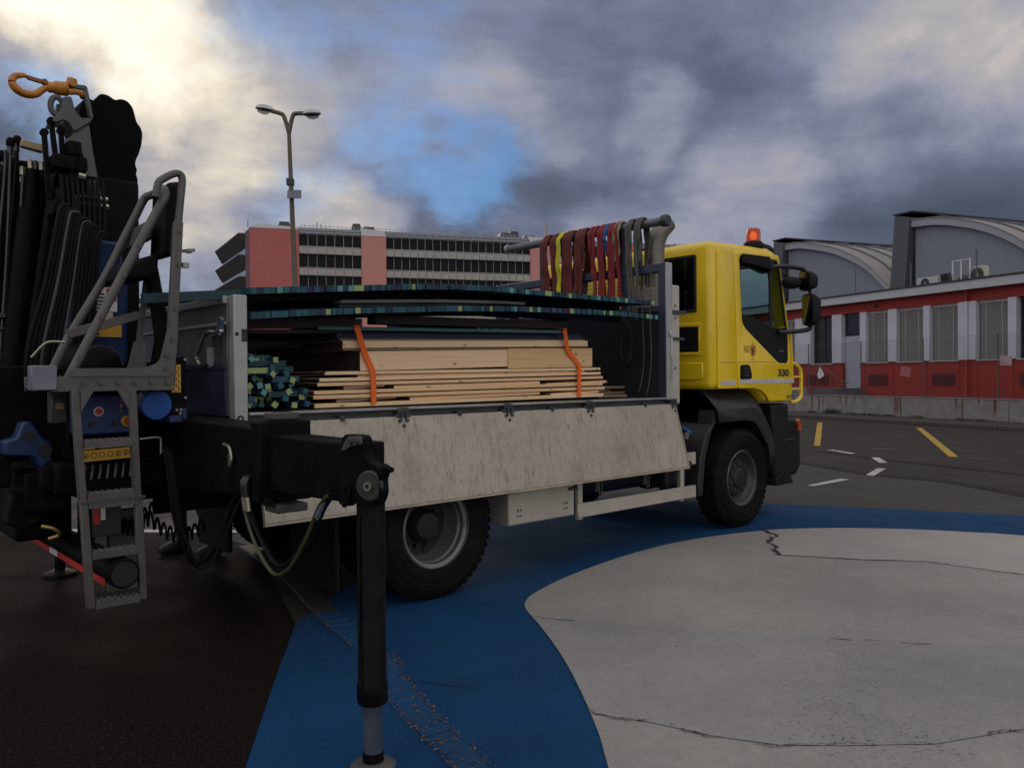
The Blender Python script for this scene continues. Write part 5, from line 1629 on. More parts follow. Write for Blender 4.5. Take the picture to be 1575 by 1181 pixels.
for x0, z0, x1, z1 in ((-2.135, 3.25, -2.10, 2.92), (-2.08, 3.2, -2.06, 2.86), (-2.175, 3.17, -2.15, 2.75)):
    lk.bar((x0, 1.08, z0), (x1, 1.08, z1), .03, .028)
    lk.cyl((x0, 1.06, z0), (x0, 1.10, z0), .024, n=10)
part(lk, 'link_bar', craneblk)
ct = MB()
for k in range(9):
    x, z = rnd.uniform(-2.12, -1.86), rnd.uniform(2.55, 3.15)
    ct.box(x - .04, x + .04, 1.0, 1.18, z - .045, z + .045)
part(ct, 'valve_cluster', craneblk, bevel=.008, seg=1)
for i, (z, x0, x1) in enumerate(((2.78, -1.99, -1.88), (2.735, -1.985, -1.875))):
    part(MB().tube(smooth_path([(x0 - .03, 1.0, 2.45), (x0 - .03, 1.0, z - .04), (x0, 1.0, z), (x1, 1.0, z + .003)], 5), .011, n=8), 'bent_pipe', pipem)
    part(MB().cyl((x1, 1.0, z), (x1 + .05, 1.0, z), .018, n=6), 'fitting', fitm)
part(MB().cyl((-2.005, .99, 2.91), (-1.965, .99, 2.905), .022, n=8), 'fitting', fitm)
for k in range(14):
    x, z = -2.165 + .017 * k, 2.66 - .012 * k
    e_ = -2.36 + .026 * k
    part(MB().tube(smooth_path([(x + .05, .76, z + .004), (x + .015, .74 + .006 * (k % 3), z), (x - .012, .73, z - .05), (x * .55 + e_ * .45, .72, 2.2), (e_ + .02, .72, 1.85), (e_, .74, 1.62)], 5), .0095 if k % 3 else .012, n=8), 'hydraulic_hose', pipem if k in (3, 7) else hosem)
for k in range(9):
    x, z = -2.1 + .03 * k, 2.9
    part(MB().tube(smooth_path([(x, 1.0, z), (x + .005, .98, 2.6), (x - .04, 1.0, 2.2), (x - .08, 1.05, 1.6)], 5), .012, n=8), 'hydraulic_hose', hosem)
# pipes and hoses of the extension sections, on the far left
for i, (x0, z0, x1, z1) in enumerate([(-2.335, 3.05, -2.42, 1.7), (-2.30, 3.14, -2.39, 1.6), (-2.27, 3.18, -2.36, 1.6), (-2.235, 3.20, -2.33, 1.6), (-2.20, 3.05, -2.30, 1.6), (-2.17, 2.95, -2.27, 1.6), (-2.15, 3.1, -2.23, 1.6), (-2.12, 3.1, -2.19, 1.6), (-2.085, 3.1, -2.15, 1.6)]):
    m_ = (x0 + x1) / 2 + rnd.uniform(-.012, .012)
    bright = i in (1, 2, 4, 5)
    part(MB().tube(smooth_path([(x0, 1.58, z0), (x0 - .003, 1.56, z0 - .12), (m_, 1.55, (z0 + z1) / 2), (x1, 1.55, z1)], 6), .0125, n=8), 'boom_pipe' if bright else 'boom_hose', pipem if bright else hosem)
    e_ = MB().cyl((x0, 1.58, z0 - .005), (x0, 1.57, z0 - .06), .021, n=6).cyl((x0, 1.575, z0 - .075), (x0 - .002, 1.57, z0 - .11), .019, n=6)
    part(e_, 'fitting', fitm if i in (4, 6, 8) else pipem)
part(MB().obox((-2.15, 1.53, 3.185), (.135, .06, .05), (0, R(8), 0)), 'hose_clamp', M('clamp_cream', (.40, .33, .20), .6, var=.2, dirt=.5), bevel=.006, seg=1)
for x, z in ((-2.325, 3.10), (-2.265, 3.195), (-2.225, 3.215)):
    part(MB().ball((x, 1.58, z), (.030, .03, .045), 10), 'hose_end', craneblk)
part(MB().box(-2.42, -2.30, 1.50, 1.56, 2.02, 2.05).box(-2.42, -2.30, 1.50, 1.56, 1.94, 1.96), 'pipe_clamp', cgrey, bevel=.004, seg=1)
# hook, swivel and shackle lying on the jib head
hk = smooth_path([(-2.135, 1.1, 3.475), (-2.175, 1.1, 3.445), (-2.215, 1.1, 3.408), (-2.265, 1.1, 3.396), (-2.315, 1.1, 3.412), (-2.343, 1.1, 3.450), (-2.330, 1.1, 3.490), (-2.288, 1.1, 3.508), (-2.262, 1.1, 3.508)], 6)
n_ = len(hk)
hko = part(MB().tube(hk, 1, n=14, flat=(0, 0, 1), taper=[(np.interp(i, [0, .25 * n_, .5 * n_, .75 * n_, n_], [.018, .023, .025, .020, .011]), np.interp(i, [0, .5 * n_, n_], [.020, .032, .014])) for i in range(n_)]), 'hook', hookor)
hko.data.update()
MB().bar((-2.262, 1.1, 3.502), (-2.165, 1.1, 3.492), .022, .026).cyl((-2.165, 1.08, 3.495), (-2.165, 1.12, 3.495), .018, n=10).build('hook_latch', M('latch_dark', (.22, .08, .012), .55, var=.3), crane, bevel=.004, seg=1)
sv = MB().lathe([(.0, -.04), (.026, -.04), (.034, -.03), (.034, 0), (.044, .006), (.044, .075), (.03, .085), (0, .085)], (-2.11, 1.1, 3.472), (1, 0, .12), 16)
sv.tube(smooth_path([(-2.035, 1.06, 3.452), (-1.995, 1.055, 3.46), (-1.96, 1.06, 3.455), (-1.945, 1.1, 3.452)], 4), .020, n=8)
sv.tube(smooth_path([(-2.035, 1.14, 3.52), (-1.995, 1.145, 3.525), (-1.965, 1.14, 3.50)], 4), .020, n=8)
part(sv, 'swivel', hookor)
part(MB().cyl((-2.015, 1.03, 3.51), (-2.015, 1.17, 3.51), .024, n=12).cyl((-2.01, 1.10, 3.515), (-2.005, 1.1, 3.552), .034, .030, n=12), 'swivel_pin', hookor)
part(MB().bar((-2.02, 1.06, 3.49), (-1.935, 1.06, 3.50), .03, .03).bar((-1.945, 1.06, 3.51), (-1.905, 1.06, 3.31), .025, .03), 'shackle', cgrey, bevel=.006, seg=1)
# operator platform, frame and high seat
part(MB().box(-2.41, -1.80, -.06, .52, 1.56, 1.575).box(-2.41, -1.80, -.075, -.06, 1.545, 1.625).box(-2.41, -1.80, .52, .535, 1.545, 1.625), 'platform', alu2, bevel=.003, seg=1)
part(MB().box(-2.50, -2.385, -.09, .0, 1.555, 1.68), 'platform_corner', M('corner_grey', (.17, .18, .21), .5, .3), bevel=.004, seg=1)
part(MB().prism(rounded([(-2.33, 1.625), (-1.80, 1.625), (-1.775, 1.90), (-1.83, 1.90), (-1.88, 1.70), (-1.95, 1.67), (-2.33, 1.665)], .03), 1, -.085, -.077), 'side_plate', alu2, smooth=0)
bl_ = MB()
for k in range(6):
    x = -2.26 + .085 * k
    bl_.cyl((x, -.088, 1.592), (x, -.076, 1.592), .013, .009, n=10)
for x, z in ((-1.845, 1.67), (-1.84, 1.74), (-1.81, 1.83)):
    bl_.cyl((x, -.096, z), (x, -.085, z), .012, .009, n=10)
part(bl_, 'bolts', cgrey)
part(MB().tube(smooth_path([(-2.33, 0, 1.58), (-2.14, 0, 1.97), (-1.96, 0, 2.34), (-1.865, .0, 2.53), (-1.815, .0, 2.625), (-1.80, .03, 2.67), (-1.79, .1, 2.70), (-1.765, .25, 2.71), (-1.76, .38, 2.715), (-1.78, .44, 2.70), (-1.83, .45, 2.59), (-1.90, .45, 2.44), (-2.01, .45, 2.20), (-2.2, .45, 1.85), (-2.30, .45, 1.63)], 5), .024, n=12), 'frame_tube', alu2)
pb = MB()
for t in (.15, .38, .62, .80):
    p_ = Vector((-2.33, 0, 1.58)).lerp(Vector((-1.865, 0, 2.53)), t)
    pb.cyl(p_ + Vector((0, -.030, 0)), p_ + Vector((0, -.020, 0)), .012, n=10)
part(pb, 'frame_bolts', cgrey)
part(MB().bar((-1.806, -.02, 1.57), (-1.748, -.02, 2.50), .045, .05), 'post', alu2, bevel=.006, seg=1)
part(MB().tube(smooth_path([(-1.75, -.02, 2.45), (-1.733, -.02, 2.62), (-1.722, -.02, 2.735), (-1.735, -.02, 2.768), (-1.77, -.02, 2.765), (-1.83, -.02, 2.725), (-1.855, -.02, 2.695), (-1.868, -.02, 2.62)], 5), .021, n=12), 'grab_loop', alu2)
pb = MB()
for z in (1.72, 2.0, 2.25, 2.44):
    pb.cyl((-1.80 + .06 * (z - 1.57), -.052, z), (-1.80 + .06 * (z - 1.57), -.043, z), .009, n=8)
part(pb, 'post_bolts', cgrey)
part(MB().bar((-1.775, .4, 2.29), (-1.835, .4, 1.82), .03, .03), 'seat_strut', alu2)
part(MB().prism([(-1.94, 1.60), (-1.80, 1.60), (-1.81, 1.83), (-1.875, 1.83), (-1.90, 1.72)], 1, .36, .37), 'strut_foot', alu2, smooth=0)
part(MB().bar((-2.245, .3, 1.86), (-1.86, .3, 1.985), .02, .05), 'cross_bar', alu2, bevel=.003, seg=1)
part(MB().hexa([(-1.80, .08, 2.30), (-1.70, .10, 2.33), (-1.66, .45, 2.35), (-1.76, .43, 2.32), (-1.77, .08, 2.74), (-1.665, .10, 2.765), (-1.63, .45, 2.78), (-1.74, .43, 2.75)]), 'seat_back', seatm, bevel=.03, seg=3)
part(MB().hexa([(-2.02, .15, 2.16), (-1.80, .15, 2.20), (-1.78, .60, 2.20), (-2.0, .60, 2.16), (-2.0, .15, 2.26), (-1.79, .15, 2.34), (-1.77, .6, 2.34), (-1.98, .6, 2.26)]), 'seat_pad', seatm, bevel=.03, seg=3)
part(MB().hexa([(-1.90, .20, 2.38), (-1.81, .20, 2.42), (-1.79, .55, 2.42), (-1.88, .55, 2.38), (-1.86, .20, 2.52), (-1.80, .20, 2.53), (-1.78, .55, 2.53), (-1.84, .55, 2.52)]), 'arm_rest', M('seat_side', (.03, .03, .03), .6), bevel=.02)
part(MB().prism([(-1.82, 2.32), (-1.75, 2.28), (-1.66, 1.75), (-1.73, 1.62), (-1.80, 1.62), (-1.76, 1.85)], 1, .30, .36), 'seat_bracket', craneblk, bevel=.008, seg=1)
part(MB().bar((-1.71, .02, 2.34), (-1.66, -.03, 2.345), .02, .016), 'hand_lever', steel)
part(MB().box(-1.725, -1.69, -.03, .0, 2.24, 2.27), 'lever_stop', steel, smooth=0)
part(MB().ball((-2.05, .62, 1.70), (.17, .2, .13), 16), 'cover_dome', seatm)
part(MB().tube([(-2.05 + .12 * math.cos(a), .38, 1.69 + .11 * math.sin(a)) for a in [math.pi * i / 12 for i in range(13)]], .006, n=6), 'cable', pipem)
part(MB().tube(smooth_path([(-2.42, .3, 1.73), (-2.35, .28, 1.81), (-2.26, .28, 1.815)], 5), .007, n=6), 'cable', fitm)
# ladder
ld = MB()
def LZ(t, z):
    """x of a ladder stile at height z; t = 0 left, 1 right"""
    k = (z - .42) / 1.15
    return (-2.244 - .062 * k) + t * (.259 + .020 * k)
for t in (0, 1):
    for z0, z1, o in ((.42, .985, 0), (.965, 1.56, .012)):
        x0, x1 = LZ(t, z0), LZ(t, z1)
        ld.hexa([(x0 - .019, -.115 + o, z0), (x0 + .019, -.115 + o, z0), (x0 + .019, -.075 + o, z0), (x0 - .019, -.075 + o, z0), (x1 - .019, -.115 + o, z1), (x1 + .019, -.115 + o, z1), (x1 + .019, -.075 + o, z1), (x1 - .019, -.075 + o, z1)])
lado = part(ld, 'ladder', alu2, bevel=.003, seg=1)
for z in (.43, .69, .955, .995, 1.27):
    x0, x1 = LZ(0, z) + .02, LZ(1, z) - .02
    rg2 = MB().hexa([(x0, -.118, z - .018), (x1, -.118, z - .018), (x1, -.06, z - .018), (x0, -.06, z - .018), (x0, -.118, z + .020), (x1, -.118, z + .020), (x1, -.06, z + .020), (x0, -.06, z + .020)])
    for k in range(7):
        x = x0 + (x1 - x0) * (k + .5) / 7
        if z not in (.955,):
            rg2.hexa([(x - .012, -.118, z + .020), (x + .012, -.118, z + .020), (x + .012, -.06, z + .020), (x - .012, -.06, z + .020), (x - .006, -.116, z + .029), (x + .006, -.116, z + .029), (x + .006, -.062, z + .029), (x - .006, -.062, z + .029)])
    part(rg2, 'ladder_rung', alu2, smooth=0)
for t, s in ((0, 1), (1, -1)):
    x = LZ(t, 1.5) + .02 * s
    part(MB().prism([(x, 1.555), (x + .065 * s, 1.555), (x, 1.44)], 1, -.110, -.104), 'ladder_gusset', alu2, smooth=0)
part(MB().box(LZ(0, .97) - .03, LZ(1, .97) + .03, -.122, -.117, .968, .984), 'ladder_pivot', cgrey, smooth=0)
# control panel, valve levers and warning strips behind the ladder
cpn = part(MB().box(-2.21, -1.945, .20, .42, 1.30, 1.525), 'control_panel', M('panel_blue', (.008, .03, .13), .45, var=.2), bevel=.012)
part(MB().cyl((-2.115, .196, 1.43), (-2.115, .1995, 1.43), .026, n=20), 'panel_sticker', stickwh)
part(MB().cyl((-2.115, .192, 1.43), (-2.115, .1955, 1.43), .019, n=20), 'panel_sticker', stickrd)
part(MB().cyl((-1.972, .185, 1.372), (-1.972, .199, 1.372), .030, n=18), 'stop_plate', M('plate_yellow', (.5, .36, .02), .5))
part(MB().lathe([(0, -.03), (.018, -.03), (.022, -.018), (.016, 0), (0, 0)], (-1.965, .185, 1.372), (0, 1, 0), 16), 'stop_button', stickrd)
for x in (-2.15, -2.03):
    part(MB().cyl((x, .18, 1.362), (x, .199, 1.362), .017, n=14), 'knob', black)
for k, c_ in enumerate((stickrd, stickor, M('led_green', (.03, .25, .05), .4))):
    part(MB().cyl((-1.998, .192, 1.488 - .028 * k), (-1.998, .199, 1.488 - .028 * k), .008, n=10), 'indicator', c_)
wst = part(MB().hexa([(-2.21, .185, 1.155), (-1.91, .185, 1.165), (-1.91, .195, 1.165), (-2.21, .195, 1.155), (-2.21, .185, 1.215), (-1.91, .185, 1.225), (-1.91, .195, 1.225), (-2.21, .195, 1.215)]), 'warning_strip', stickor, smooth=0)
wst2 = part(MB().prism([(-2.21, 1.222), (-2.14, 1.224), (-2.14, 1.262), (-2.21, 1.258)], 1, .187, .195).prism([(-2.11, 1.226), (-2.03, 1.229), (-2.045, 1.268), (-2.095, 1.266)], 1, .187, .195).prism([(-1.985, 1.231), (-1.93, 1.233), (-1.93, 1.272), (-1.97, 1.27)], 1, .187, .195), 'warning_strip', stickor, smooth=0)
cir = MB()
for k in range(7):
    c_ = (-2.188 + .042 * k, .1835, 1.1865 + .0015 * k)
    cir.lathe([(.0125, 0), (.0160, 0), (.0160, .001), (.0125, .001), (.0125, 0)], c_, (0, 1, 0), 16)
    cir.box(c_[0] - .005, c_[0] + .004, c_[1], c_[1] + .001, c_[2] - .008, c_[2] + .006) if k in (0, 4, 5, 6) else None
part(cir, 'strip_symbols', ink, smooth=0)
lv = MB()
for k in range(8):
    x = -2.2 + .04 * k
    lv.tube([(x + .02, .22, 1.13), (x, .16, 1.10), (x - .01, .15, 1.06)], .007, n=6)
part(lv, 'valve_levers', cgrey)
part(MB().box(-2.22, -1.88, .22, .5, .95, 1.13), 'valve_block', craneblk, bevel=.01)
part(MB().tube(smooth_path([(-1.93, .1, 1.27), (-1.83, .1, 1.275), (-1.815, .1, 1.25), (-1.815, .1, 1.18)], 4), .006, n=6), 'lever_guard', steel)
part(MB().cyl((-1.86, .02, 1.46), (-1.86, .045, 1.462), .082, n=32), 'blue_cap', M('cap_disc_blue', (.006, .07, .29), .45, var=.1), bevel=.004, seg=1)
part(MB().bar((-1.94, .05, 1.56), (-1.88, .05, 1.51), .03, .03), 'cap_stalk', craneblue, bevel=.004, seg=1)
part(MB().box(-1.80, -1.70, .0, .25, 1.36, 1.40).box(-1.73, -1.71, -.02, .0, 1.35, 1.44), 'blue_bracket', craneblue, bevel=.004, seg=1)
part(MB().box(-1.80, -1.68, .06, .16, 1.40, 1.735), 'junction_box', craneblk, bevel=.005, seg=1)
part(MB().box(-1.765, -1.715, .054, .0595, 1.53, 1.69), 'warning_strip', stickor, smooth=0)
cir = MB()
for k in range(4):
    cir.lathe([(.0135, 0), (.0168, 0), (.0168, .001), (.0135, .001), (.0135, 0)], (-1.74, .0525, 1.55 + .039 * k), (0, 1, 0), 16)
part(cir, 'strip_symbols', ink, smooth=0)
for x, z in ((-1.69, 1.72), (-1.69, 1.50), (-1.74, 1.43), (-1.715, 1.43), (-1.72, 1.41)):
    part(MB().cyl((x, .05, z), (x, .06, z), .008, n=8), 'box_screw', steel)
# blue shackle block and the dark pieces on the far left of the base
part(MB().prism(rounded([(-2.50, 1.18), (-2.50, 1.27), (-2.44, 1.28), (-2.41, 1.37), (-2.36, 1.37), (-2.31, 1.28), (-2.26, 1.24), (-2.26, 1.10), (-2.33, 1.10), (-2.36, 1.17)], .02), 1, .58, .72), 'mount_block', craneblue, bevel=.012)
part(MB().cyl((-2.30, .57, 1.20), (-2.30, .579, 1.20), .035, n=16).cyl((-2.385, .57, 1.29), (-2.385, .579, 1.29), .026, n=16), 'mount_hole', black)
part(MB().box(-2.56, -2.46, .62, .85, 1.0, 1.18).box(-2.42, -2.20, .5, .9, .86, 1.08).box(-2.36, -2.28, .42, .5, .98, 1.12), 'base_fitting', craneblk, bevel=.015)
part(MB().box(-2.57, -2.535, .60, .70, 1.12, 1.20), 'red_marker', stickrd, bevel=.004, seg=1)
part(MB().box(-2.29, -2.21, .46, .56, 1.36, 1.55), 'grey_box', cgrey, bevel=.006, seg=1)
part(MB().box(-2.27, -2.23, .452, .4585, 1.44, 1.475), 'box_label', M('label_tan', (.36, .28, .14), .6), smooth=0)
br_ = MB().box(-2.20, -2.14, .30, .305, 1.40, 1.415).box(-2.20, -2.14, .30, .305, 1.50, 1.515).box(-2.20, -2.186, .30, .305, 1.415, 1.50)
part(br_, 'white_bracket', stickwh, smooth=0)
part(MB().prism([(-2.47, .98), (-2.30, .90), (-2.33, .80), (-2.42, .76), (-2.50, .80)], 1, .55, .72), 'hanging_foot', craneblk, bevel=.012)
part(MB().tube(smooth_path([(-2.34, .5, .78), (-2.28, .48, .76), (-2.25, .5, .72), (-2.3, .52, .70)], 4), .012, n=8), 'brass_fitting', M('brass', (.35, .27, .09), .4, .7))
part(MB().box(-2.08, -1.92, .48, .52, .68, .92), 'number_plate', M('plate_dark', (.03, .03, .03), .5), bevel=.004, seg=1)
part(MB().box(-2.075, -2.04, .474, .479, .76, .86), 'red_tag', stickrd, smooth=0)
part(MB().box(-2.035, -2.01, .474, .479, .78, .86), 'white_tag', stickwh, smooth=0)
part(MB().box(-1.94, -1.74, .66, .72, .30, .80), 'worn_flap', M('flap_brown', (.10, .085, .065), .8, var=.35, dirt=.5), bevel=.006, seg=1)
# rear bar with striped tape, and the far support leg
part(MB().cyl((-2.10, -.17, .585), (-2.10, 2.2, .585), .078, n=28), 'rear_bar', craneblk, bevel=.006, seg=1)
rt = MB()
for k in range(12):
    y0 = -.12 + .19 * k
    rt.box(-2.1875, -2.182, y0, y0 + .188, .53, .565, k % 6 == 5)
part(rt, 'reflective_tape', [stickrd, stickwh], smooth=0)
part(MB().cyl((-2.1, -.176, .585), (-2.1, -.1705, .585), .066, n=24), 'bar_end_cap', black)
for y in (.5, 1.8):
    part(MB().box(-2.14, -2.06, y, y + .06, .66, .9), 'bar_bracket', craneblk, smooth=0)
part(MB().box(-1.82, -1.66, 2.1, 2.8, 1.02, 1.22), 'far_outrigger_beam', craneblk, bevel=.01)
far = part(MB().cyl((-1.74, 2.72, .30), (-1.74, 2.72, 1.15), .06, n=18).cyl((-1.74, 2.72, .03), (-1.74, 2.72, .30), .04, n=16), 'outrigger_leg', craneblk)
part(MB().lathe([(0, .05), (.05, .05), (.12, .02), (.13, .0), (0, .0)], (-1.74, 2.72, .012), (0, 0, 1), 24), 'foot_plate', craneblk)
# near outrigger: outer box, sliding beam, leg
ob = part(MB().prism([(.6, 1.39), (2.2, 1.39), (2.2, .94), (.62, .94), (-.94, 1.03), (-.94, 1.365)], 0, -1.73, -1.50), 'outrigger_housing', craneblk, bevel=.012)
part(MB().box(-1.75, -1.48, -1.045, -.945, 1.01, 1.40), 'housing_collar', craneblk, bevel=.01)
part(MB().box(-1.70, -1.54, -1.04, -.98, 1.405, 1.44), 'slide_pad', M('pad_olive', (.06, .056, .042), .6), bevel=.006, seg=1)
part(MB().box(-1.70, -1.54, -1.12, -.98, .965, 1.005), 'slide_pad', M('pad_olive', (.06, .056, .042), .6), bevel=.006, seg=1)
part(MB().prism([(-1.05, 1.335), (-1.05, 1.065), (-1.78, 1.09), (-1.78, 1.335)], 0, -1.705, -1.53), 'outrigger_beam', craneblk, bevel=.01)
part(MB().tube(smooth_path([(-1.738, -.60, 1.27), (-1.742, -.68, 1.255), (-1.745, -.71, 1.20), (-1.745, -.69, 1.165)], 4), .009, n=8).cyl((-1.745, -.70, 1.22), (-1.745, -.69, 1.165), .016, .010, n=8), 'grab_handle', fitm)
bk = [(-1.74, 1.355), (-1.77, 1.375), (-1.895, 1.375), (-1.912, 1.36), (-1.912, 1.30), (-1.95, 1.272), (-2.0, 1.262), (-2.045, 1.238), (-2.02, 1.21), (-2.03, 1.16), (-2.01, 1.12), (-1.97, 1.10), (-1.86, 1.095), (-1.76, 1.10), (-1.73, 1.16), (-1.735, 1.29)]
part(MB().prism(rounded(bk, .018, 3), 0, -1.718, -1.675), 'leg_bracket', craneblk, bevel=.006, seg=1)
part(MB().prism(rounded([(-1.745, 1.305), (-1.80, 1.365), (-1.905, 1.372), (-1.908, 1.338), (-1.83, 1.328), (-1.785, 1.308)], .012), 0, -1.728, -1.717), 'lock_plate', M('lock_olive', (.075, .072, .055), .55, .2), bevel=.003, seg=1)
part(MB().cyl((-1.728, -1.835, 1.348), (-1.738, -1.835, 1.348), .011, n=10).cyl((-1.728, -1.88, 1.35), (-1.738, -1.88, 1.35), .011, n=10), 'lock_bolts', darksteel)
part(MB().cyl((-1.712, -1.965, 1.182), (-1.738, -1.978, 1.182), .060, n=30), 'pivot_disc', M('disc_olive', (.035, .036, .029), .5, .2, var=.2), bevel=.006, seg=1)
part(MB().lathe([(.009, -.012), (.018, -.012), (.018, .004), (.009, .004), (.009, -.012)], (-1.739, -1.979, 1.182), (.9, .42, 0), 14), 'pivot_bolt', fitm)
part(MB().cyl((-1.70, -2.03, 1.255), (-1.70, -2.085, 1.25), .018, .010, n=12), 'lock_pin', craneblk)
part(MB().box(-1.735, -1.70, -1.82, -1.74, 1.085, 1.165).cyl((-1.725, -1.80, 1.16), (-1.745, -1.80, 1.16), .016, n=6).cyl((-1.725, -1.79, 1.09), (-1.745, -1.79, 1.09), .015, n=6), 'valve', craneblk, bevel=.006, seg=1)
LX, LY = -1.645, -1.845
lgm = M('leg_black', (.005, .005, .0065), .42, .0, var=.4, bump=.05, spec=.1, dirt=.45, dirtc=(.016, .014, .013), dscale=7)
part(MB().lathe([(0, 1.16), (.055, 1.16), (.058, 1.14), (.058, .365), (.063, .355), (.064, .285), (.058, .275), (0, .275)], (LX, LY, 0), (0, 0, 1), 32), 'outrigger_leg', lgm)
part(MB().cyl((LX, LY, .05), (LX, LY, .275), .040, n=28), 'leg_rod', M('rod_steel', (.16, .18, .22), .32, .7, var=.25))
part(MB().cyl((LX, LY, .035), (LX, LY, .075), .043, n=24), 'rod_collar', craneblk)
part(MB().lathe([(0, .036), (.05, .036), (.085, .024), (.095, .016), (.095, .008), (0, .008)], (LX, LY, 0), (0, 0, 1), 32), 'foot_plate', cgrey)
part(MB().tube([(LX - .06, LY - .008, 1.05), (LX - .066, LY - .008, .80), (LX - .062, LY - .008, .44), (LX - .058, LY - .008, .38)], .006, n=6).ball((LX - .066, LY - .01, .365), (.014, .014, .02), 8), 'leg_pipe', hosem)
# drooping hoses
yel = M('hose_yellow_edge', (.050, .046, .014), .5, var=.3)
h1 = [(-1.90, -.2, 1.23), (-1.88, -.2, 1.09), (-1.85, -.2, .84), (-1.79, -.2, .66), (-1.75, -.2, .585), (-1.69, -.2, .60), (-1.61, -.2, .74), (-1.53, -.2, .91), (-1.46, -.2, .985), (-1.41, -.2, 1.01)]
h2 = [(-1.74, -.90, 1.07), (-1.74, -.93, .95), (-1.74, -1.03, .84), (-1.74, -1.16, .75), (-1.74, -1.26, .73), (-1.74, -1.39, .79), (-1.74, -1.54, .94), (-1.74, -1.64, 1.06), (-1.74, -1.72, 1.125)]
for i, dz in enumerate((0, .022, -.02)):
    part(MB().tube(smooth_path([(a + .012 * i, b - .012 * i, c + dz * (1 if 1 < k < 8 else .3)) for k, (a, b, c) in enumerate(h1)], 6), .0095, n=8), 'hydraulic_hose', hosem)
    part(MB().tube(smooth_path([(a - .010 * i, b + .012 * i, c + dz * (1 if 1 < k < 7 else .3)) for k, (a, b, c) in enumerate(h2)], 6), .0085, n=8), 'hydraulic_hose', yel if i == 2 else hosem)
for i in range(3):
    part(MB().tube(smooth_path([(-1.76, -.88 - .02 * i, 1.02), (-1.765, -.88 - .02 * i, 1.10), (-1.74, -.87 - .02 * i, 1.125), (-1.72, -.83, 1.12)], 4), .010, n=8), 'hose_elbow', pipem)
    part(MB().cyl((-1.76, -.885 - .02 * i, 1.03), (-1.757, -.895 - .02 * i, .965), .013, n=8), 'fitting', fitm)
part(MB().cyl((-1.755, -1.60, 1.02), (-1.755, -1.66, 1.09), .014, .010, n=8), 'fitting', M('fitting_pale', (.30, .33, .38), .35, .6))
part(MB().cyl((-1.74, -.95, 1.055), (-1.72, -1.10, 1.02), .008, n=6).box(-1.745, -1.715, -1.12, -1.06, 1.005, 1.03), 'hose_holder', craneblk)
for i, (a, b) in enumerate((((-1.99, .6, .86), (-1.72, .6, .74)), ((-1.72, .6, .74), (-1.36, .62, .66)), ((-1.98, .7, .80), (-1.6, .7, .84)))):
    a, b = Vector(a), Vector(b)
    nt = 9
    pts = []
    for k in range(nt * 10 + 1):
        t = k / (nt * 10)
        ang_ = 2 * math.pi * nt * t
        pts.append(a.lerp(b, t) + Vector((.012 * math.cos(ang_), .045 * math.cos(ang_), .045 * math.sin(ang_) - .10 * math.sin(math.pi * t))))
    part(MB().tube(pts, .008, n=6), 'coiled_cable', hosem)

# ================================================================== the load on the bed
teal = M('batten_teal', (.006, .078, .088), .6, var=.3, scale=5)
teald = M('batten_dark_teal', (.005, .038, .050), .6, var=.3, scale=5)
navyb = M('batten_navy', (.008, .016, .05), .6, var=.3, scale=5)
bluem = M('batten_blue', (.014, .06, .12), .6, var=.3, scale=5)
aqua = M('batten_aqua', (.09, .26, .25), .65, var=.2)
lime = M('batten_lime', (.27, .36, .13), .65, var=.15)
upper = ipl([-1.90, -1.3, -.516, -.09, .26, .64, 1.28, 1.92, 2.66], [2.075, 2.14, 2.21, 2.248, 2.272, 2.283, 2.284, 2.285, 2.286])
lower = ipl([-1.32, -.95, -.52, .26, .91, 1.28, 2.1, 2.64], [1.985, 2.023, 2.058, 2.112, 2.142, 2.150, 2.164, 2.153])
def slat_panel(zf, u0, u1, seed, label, ext=None, rise=.085):
    r_ = random.Random(seed)
    mb_ = MB()
    u = u0
    while u < u1:
        w_ = .0405
        m_ = r_.choices([0, 1, 2, 3, 4, 5], [30, 26, 16, 12, 9, 9])[0]
        z = zf(u) - .02
        y0 = r_.uniform(-.012, .012)
        y1 = 2.2 + r_.uniform(-.03, .03)
        up_ = rise * y1
        body = m_ if m_ < 4 else r_.choice([0, 1, 3])
        dz = zf(u + w_) - zf(u)
        ps = [(u, y0 + .004, z), (u + w_, y0 + .004, z + dz), (u + w_, y1, z + dz + up_), (u, y1, z + up_), (u, y0 + .004, z + .04), (u + w_, y0 + .004, z + .04 + dz), (u + w_, y1, z + .04 + dz + up_), (u, y1, z + .04 + up_)]
        mb_.hexa(ps, body)
        mb_.hexa([(u + .001, y0, z + .001), (u + w_ - .001, y0, z + .001 + dz), (u + w_ - .001, y0 + .0035, z + .001 + dz), (u + .001, y0 + .0035, z + .001), (u + .001, y0, z + .039), (u + w_ - .001, y0, z + .039 + dz), (u + w_ - .001, y0 + .0035, z + .039 + dz), (u + .001, y0 + .0035, z + .039)], m_)
        u += w_ + .0018
    o = empty('slatted_panel', ((u0 + u1) / 2, 1.1, zf(0)), label=label, category='slatted panel', group='teal slatted panels on top of the load')
    mb_.build('slats', [teal, teald, navyb, bluem, aqua, lime], o, smooth=0)
    us = list(np.linspace(u0, u1, 14))
    for y in (.45, 1.15, 1.9):
        rr = MB().ribbon([(a, y, zf(a) - .045 + rise * y) for a in us], .07, .04, (0, 1, 0))
        rr.build('runner', navyb, o, smooth=0)
    if ext:
        MB().ribbon([(a, .12, zf(a) - .01) for a in np.linspace(*ext, 5)], .05, .055, (0, 1, 0)).build('runner', teald, o, smooth=0)
    return o
slat_panel(upper, -1.31, 2.62, 3, 'upper of the two teal slatted panels, reaching left past the bed corner post', (-1.90, -1.30), .045)
slat_panel(lower, -1.31, 2.63, 11, 'lower of the two teal slatted panels, resting on the dark packs')
greyb = M('grey_board', (.42, .42, .43), .7, var=.25, scale=4, stretch=(.3, 3, 3))
